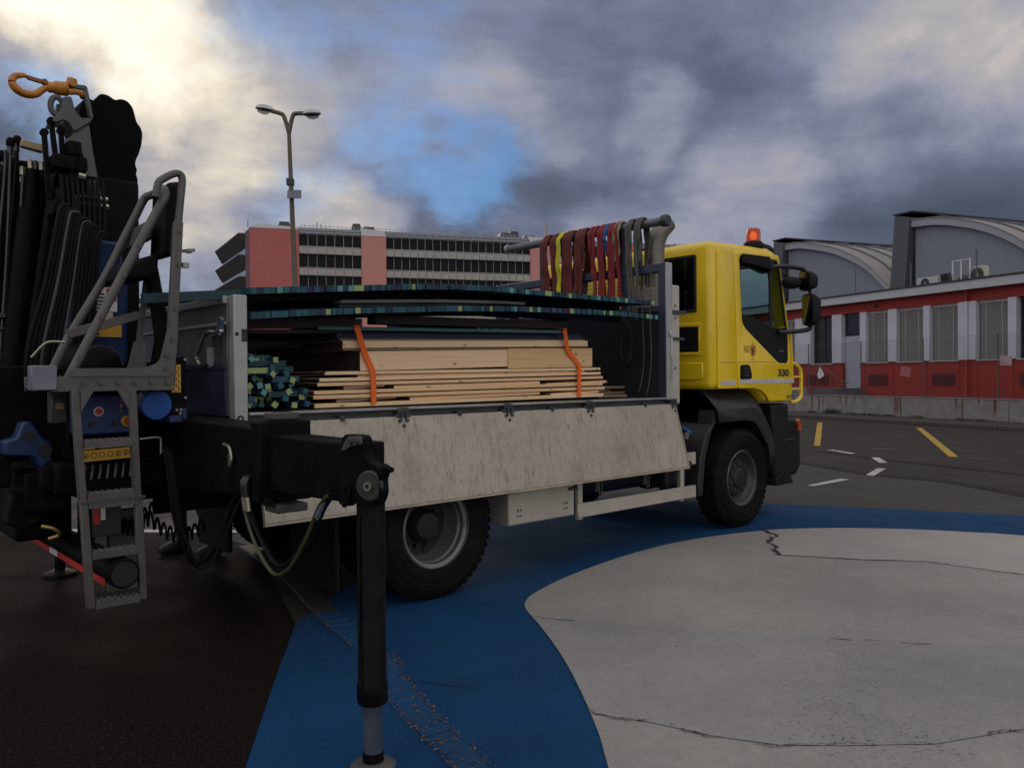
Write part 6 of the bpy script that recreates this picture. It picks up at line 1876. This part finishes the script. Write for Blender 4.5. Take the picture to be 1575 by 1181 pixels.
for i, (a0, a1, y0, dz, lb_) in enumerate(((-.55, 1.2, .30, .075, 'left grey board lying between the two teal slatted panels'), (.55, 2.1, .62, .08, 'right grey board lying between the two teal slatted panels'))):
    bb = MB()
    for k in range(2):
        bb.ribbon([(a, y0 + .12 * k, lower(a) + .085 * y0 - .02 + dz - .025 * k - .01 * (a - a0) / (a1 - a0)) for a in np.linspace(a0 + .06 * k, a1, 7)], .11, .022, (0, 1, 0))
    bb.build('grey_board', greyb, smooth=0, label=lb_, category='board', group='grey boards between the panels')
# planed timber with knots, grain along the length
def wood(name, c, dark, knots=.8):
    m = bpy.data.materials.new(name)
    m.use_nodes = True
    t = m.node_tree
    l = t.links.new
    b = t.nodes['Principled BSDF']
    b.inputs['Roughness'].default_value = .6
    tc_ = t.nodes.new('ShaderNodeTexCoord')
    oi = t.nodes.new('ShaderNodeObjectInfo')
    ad = t.nodes.new('ShaderNodeVectorMath')
    l(tc_.outputs['Object'], ad.inputs[0])
    l(oi.outputs['Location'], ad.inputs[1])
    mp = t.nodes.new('ShaderNodeMapping')
    mp.inputs['Scale'].default_value = (.35, 6, 14)
    l(ad.outputs[0], mp.inputs[0])
    n = t.nodes.new('ShaderNodeTexNoise')
    n.inputs['Scale'].default_value = 3.2
    n.inputs['Detail'].default_value = 7
    n.inputs['Distortion'].default_value = .5
    l(mp.outputs[0], n.inputs['Vector'])
    r = t.nodes.new('ShaderNodeValToRGB')
    r.color_ramp.elements[0].position = .34
    r.color_ramp.elements[1].position = .66
    r.color_ramp.elements[0].color = (*dark, 1)
    r.color_ramp.elements[1].color = (*c, 1)
    l(n.outputs['Fac'], r.inputs[0])
    mp2 = t.nodes.new('ShaderNodeMapping')
    mp2.inputs['Scale'].default_value = (5.5, 4, 13)
    l(ad.outputs[0], mp2.inputs[0])
    v = t.nodes.new('ShaderNodeTexVoronoi')
    v.inputs['Scale'].default_value = 1.0
    l(mp2.outputs[0], v.inputs['Vector'])
    mr = t.nodes.new('ShaderNodeMapRange')
    mr.inputs['From Min'].default_value = .07
    mr.inputs['From Max'].default_value = .15
    mr.inputs['To Min'].default_value = knots
    mr.inputs['To Max'].default_value = 0
    l(v.outputs['Distance'], mr.inputs['Value'])
    mi = t.nodes.new('ShaderNodeMix')
    mi.data_type = 'RGBA'
    l(mr.outputs[0], mi.inputs['Factor'])
    l(r.outputs[0], mi.inputs['A'])
    mi.inputs['B'].default_value = (.16, .075, .025, 1)
    hs = t.nodes.new('ShaderNodeHueSaturation')
    rv = t.nodes.new('ShaderNodeMapRange')
    l(oi.outputs['Random'], rv.inputs['Value'])
    rv.inputs['To Min'].default_value = .90
    rv.inputs['To Max'].default_value = 1.08
    l(rv.outputs[0], hs.inputs['Value'])
    rs_ = t.nodes.new('ShaderNodeMapRange')
    l(oi.outputs['Random'], rs_.inputs['Value'])
    rs_.inputs['To Min'].default_value = 1.12
    rs_.inputs['To Max'].default_value = .92
    l(rs_.outputs[0], hs.inputs['Saturation'])
    l(mi.outputs['Result'], hs.inputs['Color'])
    l(hs.outputs[0], b.inputs['Base Color'])
    return m
wood1 = wood('spruce_timber', (.87, .61, .36), (.75, .475, .25))
wood2 = wood('spruce_timber_pale', (.89, .67, .42), (.82, .575, .32), .6)
wood3 = wood('spruce_timber_grey', (.30, .22, .145), (.22, .16, .10), .6)
sheetw = M('dark_sheet_material', (.022, .016, .012), .7, var=.35, scale=6)
endm = M('shaded_board_end', (.035, .024, .017), .8, var=.4, scale=12)  # shade on the left end faces of the load, put into the colour
def slab(name, u0, u1, z0, z1, y0, y1, mt, label, cat, group=None, tilt=0., yaw=0., bev=.003):
    """flat piece; tilt lifts the right end"""
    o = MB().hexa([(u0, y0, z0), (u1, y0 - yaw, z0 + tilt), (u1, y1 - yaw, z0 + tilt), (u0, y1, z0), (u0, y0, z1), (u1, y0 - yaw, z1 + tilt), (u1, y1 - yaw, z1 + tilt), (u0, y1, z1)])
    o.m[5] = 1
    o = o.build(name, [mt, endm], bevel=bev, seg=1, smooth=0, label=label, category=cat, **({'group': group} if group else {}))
    return o
G1 = 'timber pieces strapped in the main stack'
# lowest layers: pairs of boards with short spacers between
layers = [(-.745, 2.24, 1.402, 1.432, .28), (-.745, 2.25, 1.462, 1.488, .28), (-.735, 2.22, 1.495, 1.520, .29), (-.70, 2.24, 1.550, 1.575, .29), (-.69, 2.20, 1.582, 1.606, .28)]
places = ['lowest', 'second lowest', 'third lowest', 'fourth lowest', 'fifth lowest']
for i, (a, b, z0, z1, y0) in enumerate(layers):
    slab('timber_board', a + rnd.uniform(-.02, .02), b + rnd.uniform(-.03, .03), z0, z1, y0, 1.25, wood1 if i % 2 else wood2, f'{places[i]} long spruce board of the strapped stack on the bed', 'board', G1, tilt=.030 * (i + 1) / 5 + .01)
for i, (z0, z1, spans) in enumerate(((1.434, 1.460, ((-.56, -.06), (.06, 1.42), (1.55, 2.18))), (1.522, 1.548, ((-.50, -.16), (-.08, 1.42), (1.50, 2.28))), (1.577, 1.581, ()))):
    for j, (a, b) in enumerate(spans):
        slab('spacer_board', a, b, z0, z1, .30, 1.2, wood3 if j == 0 else wood1, f'{["left", "middle", "right"][j]} short spacer board in the {["lower", "upper"][i]} gap of the strapped stack', 'board', 'spacer boards in the strapped stack', tilt=.02)
slab('timber_board', -.66, 2.18, 1.628, 1.652, .28, 1.3, wood2, 'thin spruce board right under the two thick upright panels', 'board', G1, tilt=.035)
slab('spacer_board', -.38, 2.0, 1.608, 1.627, .31, 1.2, wood1, 'thin spacer board just under the uppermost thin board', 'board', 'spacer boards in the strapped stack', tilt=.035)
slab('timber_block', -.385, 1.02, 1.655, 1.795, .27, 2.2, wood1, 'left thick timber panel with knots, under the top beam', 'timber block', 'thick timber panels side by side', tilt=.035)
slab('timber_block', 1.024, 2.06, 1.672, 1.84, .27, 2.2, wood1, 'right thick timber panel with knots, under the top beam', 'timber block', 'thick timber panels side by side', tilt=.02)
slab('thin_board', -.52, 2.06, 1.798, 1.812, .275, 1.9, wood3, 'thin greyish board edge under the top spruce beam', 'board', tilt=.055)
slab('timber_beam', -.525, 2.0, 1.815, 1.868, .27, 1.8, wood2, 'uppermost pale spruce beam at the top of the strapped stack', 'beam', G1, tilt=.062)
slab('thin_board', -.54, 1.97, 1.870, 1.882, .28, 1.75, wood3, 'thin greyish board edge on top of the uppermost spruce beam', 'board', tilt=.058)
slab('painted_board', -.55, 1.95, 1.884, 1.930, .30, 2.1, navyb, 'dark navy painted board lying across the top of the timber', 'board', tilt=.055)
slab('painted_board', -.74, 1.68, 1.934, 1.958, .22, 2.0, aqua if False else M('board_teal', (.035, .13, .125), .6, var=.2), 'long teal edged board under the orange straps', 'board', tilt=.05)
slab('dark_pack', -1.27, -.43, 1.925, 1.995, .25, .36, sheetw, 'left dark bearer at the near edge under the teal slatted panels', 'bearer', 'dark bearers under the slatted panels', tilt=.035)
slab('dark_pack', -1.25, -.40, 1.895, 1.922, .30, .40, sheetw, 'thin dark board just below the left dark bearer', 'board', tilt=.03)
slab('dark_pack', -.27, 1.62, 1.992, 2.058, .25, .36, sheetw, 'right dark bearer at the near edge under the teal slatted panels', 'bearer', 'dark bearers under the slatted panels', tilt=.03)
slab('dark_pack', -1.1, .42, 2.05, 2.16, 1.8, 1.95, sheetw, 'dark bearer at the far edge, behind the left near bearer', 'bearer', 'dark bearers under the slatted panels')
slab('dark_pack', 1.02, 1.95, 2.10, 2.20, 1.8, 1.95, sheetw, 'dark bearer at the far edge, behind the right near bearer', 'bearer', 'dark bearers under the slatted panels')
slab('dark_board', -1.02, -.53, 1.835, 1.865, .85, 2.1, teald, 'dark teal board end sticking out left of the spruce beam', 'board')
slab('dark_board', -.95, -.50, 1.868, 1.882, .9, 1.9, wood3, 'thin weathered board on the dark teal board end', 'board')
# spare grey planks by the headboard and low behind the stack
for i, (a, b, z, y, w_) in enumerate(((2.28, 2.66, 1.405, .40, .35), (2.30, 2.76, 1.432, .42, .30), (2.22, 2.60, 1.459, .45, .30), (2.25, 2.72, 1.486, .50, .25), (2.2, 2.52, 1.513, .52, .25), (2.24, 2.62, 1.540, .55, .22))):
    slab('offcut_plank', a, b, z, z + .024, y, y + w_, wood3, f'grey offcut plank beside the headboard, {["lowest", "second", "third", "fourth", "fifth", "topmost"][i]} of its small pile', 'plank', 'offcut planks beside the headboard', yaw=rnd.uniform(-.08, .08))
for i, (a, z, y) in enumerate(((-.98, 1.41, .75), (-.92, 1.45, .80), (-.96, 1.50, .85), (-.90, 1.56, .80))):
    slab('rear_board', a, .6, z, z + .026, y + .55, y + 1.15, wood3, f'weathered board end behind the painted battens, {["lowest", "second", "third", "topmost"][i]} of four', 'board', 'weathered boards behind the battens')
rc_ = MB()
gp = [[(-.36 + .055 * i + rnd.uniform(-.02, .02), 2.16 + .03 * j, 1.80 + (.10 - .03 * abs(j - 1)) * math.sin(math.pi * (i + .3) / 7.3) * rnd.uniform(.4, 1) + .0 * j) for i in range(8)] for j in range(4)]
rc_.add([p for r_ in gp for p in r_], [(j * 8 + i, j * 8 + i + 1, j * 8 + 8 + i + 1, j * 8 + 8 + i) for j in range(3) for i in range(7)])
o_ = rc_.build('red_sheet', M('red_plastic', (.34, .015, .012), .4, var=.2), smooth=0, sheet=True, label='crumpled red plastic sheet lying on the far side of the load', category='plastic sheet')
sm_ = o_.modifiers.new('thick', 'SOLIDIFY')
sm_.thickness = .004
# orange lashing straps round the stack
strapm = M('orange_webbing', (.92, .145, .014), .65, var=.12, scale=40, bump=.1, bscale=300)
for (u0, u1, u2, zt, zb, lb_) in ((-.46, -.36, -.285, 1.962, 1.41, 'left orange webbing strap round the timber stack'), (1.62, 1.74, 1.87, 2.012, 1.41, 'right orange webbing strap round the timber stack')):
    dl = .05 if u0 > 0 else 0
    pts = [(u0 - .02, 2.1, zt + .014), (u0 - .02, .8, zt + .014), (u0, .24, zt + .012), (u0 + .012, .208, zt - .01), (u0 + .045, .222, zt - .07), (u0 + .10, .248, zt - .18), (u2 - .012, .256, 1.665 + dl), (u2, .258, 1.61 + dl * .8), (u2 + .004, .262, 1.52 + dl * .5), (u2 + .006, .264, zb + .01)]
    MB().ribbon(smooth_path(pts, 4), .042, .004, (1, 0, .12)).build('lashing_strap', strapm, smooth=0, label=lb_, category='strap', group='orange lashing straps')
# loose painted battens in a heap at the rear corner
cols6 = [teal, teald, navyb, bluem]
done = []
idx = 0
br = random.Random(21)
spots = []
for row in range(8):
    z = 1.42 + .040 * row
    width = .40 - .035 * row
    x = -1.27 + br.uniform(0, .02)
    while x < -1.27 + width + .06:
        spots.append((x + br.uniform(-.012, .012), z + br.uniform(-.006, .01)))
        x += .050 + br.uniform(0, .018)
where = {0: 'bottom', 1: 'bottom', 2: 'lower', 3: 'middle', 4: 'middle', 5: 'upper', 6: 'upper', 7: 'top'}
for (x, z) in spots:
    end = br.choices([aqua, lime, bluem, teal, teald], [20, 34, 14, 18, 14])[0]
    bod = br.choice(cols6)
    y0 = .09 + br.uniform(0, .16)
    ln = br.uniform(1.3, 1.9)
    yaw = br.gauss(0, .10) - .02
    rl = br.choice([0, 0, .3, -.3, .6, .78, -.5]) + br.gauss(0, .1)
    d = Vector((math.sin(yaw), math.cos(yaw), br.gauss(0, .008))).normalized()
    a = Vector((x, y0, z + .02))
    sx = Vector((math.cos(rl), 0, math.sin(rl)))
    sx = (sx - d * d.dot(sx)).normalized()
    sy = d.cross(sx)
    h = .0185
    mb_ = MB()
    def rng_(p, q, m_, hh=h):
        mb_.hexa([p - sx * hh - sy * hh, p + sx * hh - sy * hh, q + sx * hh - sy * hh, q - sx * hh - sy * hh, p - sx * hh + sy * hh, p + sx * hh + sy * hh, q + sx * hh + sy * hh, q - sx * hh + sy * hh], m_)
    rng_(a, a + d * ln, 0)
    rng_(a - d * .003, a - d * .0002, 1, h * .97)
    nm_b = {'batten_teal': 'teal', 'batten_dark_teal': 'dark teal', 'batten_navy': 'navy', 'batten_blue': 'blue'}[bod.name]
    nm_e = {'batten_aqua': 'pale aqua', 'batten_lime': 'lime green', 'batten_teal': 'teal', 'batten_dark_teal': 'dark teal', 'batten_blue': 'blue'}[end.name]
    row = int((z - 1.42 + .01) / .040)
    mb_.build('painted_batten', [bod, end], smooth=0, label=f'{nm_b} batten with a {nm_e} end in the {where.get(row, "top")} part of the heap', category='batten', group='painted battens heaped at the rear corner of the bed')
# a few battens lying along the bed on top of the heap
for (u0, u1, y, z, bod, end, lb_) in ((-1.33, -1.09, .18, 1.735, teal, teald, 'short teal batten lying lengthways on top of the heap'), (-1.33, -1.0, .14, 1.70, teald, aqua, 'dark teal batten lying lengthways with pale aqua end'), (-1.33, -1.11, .10, 1.655, lime, lime, 'lime green batten lying lengthways near top of the heap'), (-1.14, -.87, .30, 1.665, teal, teald, 'teal batten lying lengthways at right of the heap'), (-1.12, -.92, .12, 1.60, bluem, teal, 'blue batten lying lengthways in the middle of the heap'), (-1.15, -.93, .12, 1.505, teald, aqua, 'dark teal batten lying lengthways low in the heap')):
    MB().hexa([(u0, y, z - .018), (u1, y + .03, z - .014), (u1, y + .067, z - .014), (u0, y + .037, z - .018), (u0, y, z + .018), (u1, y + .03, z + .022), (u1, y + .067, z + .022), (u0, y + .037, z + .018)], 0).build('painted_batten', [bod], smooth=0, label=lb_, category='batten', group='painted battens heaped at the rear corner of the bed')

# ---- slings hung over the headboard rail
slr = M('sling_red', (.105, .015, .014), .85, var=.25, scale=24, bump=.3, bscale=120, dirt=.3, dirtc=(.06, .02, .018))
slr2 = M('sling_bright_red', (.17, .011, .013), .85, var=.2, scale=24, bump=.3, bscale=120)
sly = M('sling_yellow', (.46, .44, .02), .85, var=.2, scale=24, bump=.3, bscale=120)
slb = M('sling_blue', (.015, .08, .26), .85, var=.2, scale=24, bump=.3, bscale=120)
slg = M('sling_grey', (.075, .075, .068), .85, var=.25, scale=24, bump=.3, bscale=120)
slo = M('sling_olive', (.20, .19, .11), .85, var=.25, scale=24, bump=.3, bscale=120)
def sling(strands, mt, label, seed=0):
    """strands: (v at rail, v at the bottom, lowest z in front, lowest z behind, half width)"""
    r_ = random.Random(seed)
    mb_ = MB()
    for v0, v1, zf, zb, w_ in strands:
        pts = []
        n1 = 8
        for k in range(n1 + 1):
            t = k / n1
            z = zf + (3.06 - zf) * t
            pts.append((2.775 - .012 * r_.random() - (.02 if t > .6 else 0), v1 + (v0 - v1) * t ** .8 + r_.uniform(-.008, .008), z))
        for a in (160, 125, 90, 55, 20):
            pts.append((2.84 - .062 * math.cos(R(180 - a)), v0 + r_.uniform(-.004, .004), 3.085 + .062 * math.sin(R(a))))
        for k in range(1, n1 + 1):
            t = k / n1
            z = 3.06 + (zb - 3.06) * t
            pts.append((2.912 + .01 * r_.random(), v0 + (v1 - v0) * t * .6 + r_.uniform(-.008, .008), z))
        n = len(pts)
        mb_.tube(smooth_path(pts, 3), (w_ * .98, .013), n=8, flat=(0, 1, 0))
    return mb_.build('lifting_sling', mt, smooth=60, label=label, category='sling', group='lifting slings hung on the headboard rail')
sling([(1.60, 1.63, 2.30, 2.5, .030), (1.56, 1.56, 2.30, 2.45, .028), (1.575, 1.50, 2.30, 2.6, .028)], slr, 'dull red sling at the left end of the row on the rail', 1)
sling([(1.46, 1.45, 2.30, 2.5, .030), (1.43, 1.43, 2.62, 2.6, .024)], slr, 'narrow dull red sling right beside the yellow sling, on its left', 2)
sling([(1.365, 1.405, 2.30, 2.55, .034)], sly, 'only yellow sling on the headboard rail', 3)
sling([(1.27, 1.32, 2.30, 2.5, .030), (1.23, 1.26, 2.30, 2.45, .030), (1.20, 1.20, 2.30, 2.4, .024)], slr, 'wide dull red sling right beside the yellow sling, on its right', 4)
sling([(1.10, 1.16, 2.30, 2.5, .032), (1.05, 1.10, 2.30, 2.6, .030), (1.02, 1.03, 2.72, 2.75, .028)], slr, 'bunched dull red sling left of the gap in the row', 5)
sling([(.925, .88, 2.62, 2.3, .024), (.87, .86, 2.30, 2.35, .022)], slr2, 'thin red sling right of the gap in the row', 6)
sling([(.79, .80, 2.30, 2.35, .030), (.76, .75, 2.30, 2.4, .028)], slr2, 'red sling on the left of the small blue sling', 7)
sling([(.715, .73, 2.86, 2.7, .022)], slb, 'small blue sling hanging short between two red slings', 8)
sling([(.655, .66, 2.30, 2.35, .030), (.63, .62, 2.30, 2.3, .026)], slr2, 'bright red sling on the right of the small blue sling', 9)
sling([(.585, .60, 2.75, 2.7, .024), (.545, .555, 2.80, 2.8, .020)], slo, 'olive sling hanging short beside the right rail post', 10)
sling([(.565, .53, 2.30, 2.4, .022)], slr2, 'red sling behind the olive sling at the right rail post', 11)
sling([(.425, .42, 2.20, 2.5, .024), (.39, .36, 2.20, 2.45, .018)], slg, 'dark grey sling nearest to the right rail post', 12)
sling([(.32, .33, 2.15, 2.5, .024), (.285, .29, 2.72, 2.75, .022)], slg, 'dark grey sling nearest to the near end of the rail', 13)
rop = M('grey_rope', (.11, .10, .085), .9, var=.3, scale=40)
for i, (v, z0, z1, lb_) in enumerate(((.17, 2.6, 1.42, 'thin grey rope hanging to the bed floor nearest the headboard post'), (.26, 2.58, 1.45, 'thin grey rope hanging beside the longer one in front of headboard'))):
    MB().tube(smooth_path([(2.795, v, z0), (2.79, v + .01, 2.2), (2.785, v - .008, 1.8), (2.78, v + .02, z1 + .1), (2.77, v + .05, z1)], 6), .006, n=6).build('rope', rop, label=lb_, category='rope', group='ropes hanging on the headboard')
rp = []
for k in range(90):
    a = 2 * math.pi * k / 18
    rp.append((2.785 - .0015 * (k % 18) * .3 - .002 * (k // 18), .47 + .07 * math.cos(a) + .01 * math.sin(k), 1.93 + .20 * math.sin(a)))
MB().tube(rp, .007, n=5).build('coiled_rope', M('dark_rope', (.03, .028, .025), .9), label='coiled dark rope hanging on the inside of the headboard', category='rope')

# ================================================================== the person behind the truck, seen only as legs
def skin_body(name, verts, edges, root):
    me = bpy.data.meshes.new(name)
    me.from_pydata([v[0] for v in verts], edges, [])
    o = bpy.data.objects.new(name, me)
    col.objects.link(o)
    sk_ = o.modifiers.new('skin', 'SKIN')
    sk_.use_smooth_shade = True
    for i, v in enumerate(verts):
        s_ = me.skin_vertices[0].data[i]
        s_.radius = v[1] if isinstance(v[1], tuple) else (v[1], v[1])
        s_.use_root = i == root
    sb = o.modifiers.new('sub', 'SUBSURF')
    sb.levels = sb.render_levels = 2
    bpy.context.view_layer.update()
    m2 = evaluated(o)
    bpy.data.objects.remove(o)
    return m2
def person(px, py, rot):
    V_, E2 = [], []
    def v(p, r, par=None):
        V_.append((p, r))
        if par is not None:
            E2.append((par, len(V_) - 1))
        return len(V_) - 1
    pel = v((0, 0, .95), (.165, .12))
    waist = v((0, .01, 1.10), (.155, .11), pel)
    chest = v((0, 0, 1.32), (.18, .125), waist)
    shl = v((0, .0, 1.44), (.12, .09), chest)
    nk = v((0, -.01, 1.53), .055, shl)
    jw = v((0, -.03, 1.59), (.065, .075), nk)
    hd_ = v((0, -.015, 1.67), (.078, .095), jw)
    tp = v((0, -.005, 1.735), (.060, .072), hd_)
    for s in (-1, 1):
        hp = v((.10 * s, 0, .88), .095, pel)
        kn = v((.125 * s + .03 * s, -.03, .50), .065, hp)
        an = v((.14 * s + .05 * s, .02 + .10 * (s > 0), .10), .047, kn)
        toe = v((.14 * s + .07 * s, -.12 + .10 * (s > 0), .045), .042, an)
        sh_ = v((.19 * s, 0, 1.42), .062, shl)
        el = v((.25 * s, -.02, 1.14), .046, sh_)
        wr = v((.20 * s, -.20, 1.00), .030, el)
        pm_ = v((.185 * s, -.265, .985), (.040, .020), wr)
        for k in range(4):
            f1 = v((.185 * s + (k - 1.5) * .019, -.31, .975 - .003 * k), .0095, pm_)
            f2 = v((.185 * s + (k - 1.5) * .020, -.345 + .008 * abs(k - 1.3), .955), .0085, f1)
        t1 = v((.185 * s - .045 * s, -.27, .975), .011, pm_)
        v((.185 * s - .055 * s, -.30, .965), .0095, t1)
    me = skin_body('person', V_, E2, pel)
    skin = M('skin', (.40, .24, .17), .55, var=.1)
    trou = M('work_trousers', (.012, .013, .018), .85, var=.3, bump=.2)
    jack = M('work_jacket', (.016, .018, .028), .85, var=.3, bump=.2)
    bootm = M('work_boots', (.013, .010, .008), .7, var=.35)
    body = bpy.data.objects.new('person', me)
    col.objects.link(body)
    me.materials.clear()
    for m_ in (skin, trou, jack):
        me.materials.append(m_)
    for p in me.polygons:
        c = p.center
        p.material_index = 1 if c.z < 1.0 and abs(c.x) < .3 and c.y > -.16 else 2 if c.z < 1.50 and c.y > -.17 else 1 if c.z < .9 else 0
    body.location = (px, py, 0)
    body.rotation_euler = (0, 0, rot)
    tag(body, 'person in dark work clothes and boots standing behind the truck, mostly hidden', 'person')
    def child(mb_, name, mt, bev=0):
        o = mb_.build(name, mt, None, frame='world', bevel=bev)
        o.parent = body
        o.location = o.location
        return o
    for s in (-1, 1):
        bx, by = .14 * s + .06 * s, .10 * (s > 0)
        bt = MB().tube([(bx, by + .06, .075), (bx, by + .02, .08), (bx + .005 * s, by - .06, .065), (bx + .01 * s, by - .16, .05), (bx + .012 * s, by - .20, .045)], 1, n=14, taper=[(.045, .06), (.055, .075), (.052, .06), (.050, .045), (.03, .03)], flat=(1, 0, 0))
        bt.cyl((bx - .008 * s, by + .02, .08), (bx - .012 * s, by + .02, .22), .062, .058, n=14)
        child(bt, 'boot', bootm)
        child(MB().ball((.032 * s, -.108, 1.672), (.012, .008, .008), 8), 'eye', M('eye_white', (.6, .6, .6), .3))
        child(MB().ball((.085 * s, .0, 1.655), (.012, .022, .034), 8), 'ear', skin)
    child(MB().ball((0, -.118, 1.635), (.016, .022, .026), 8), 'nose', skin)
    child(MB().ball((0, -.100, 1.588), (.026, .010, .007), 8), 'mouth', M('lips', (.30, .12, .10), .5))
    hr_ = MB().ball((0, .012, 1.715), (.092, .105, .085), 14)
    hr_.v = [(a, b, max(c, 1.66 if b > -.03 else 1.72)) for a, b, c in hr_.v]
    child(hr_, 'hair', M('hair_dark', (.02, .014, .01), .7))
person(-2.93, 7.36, R(-35))
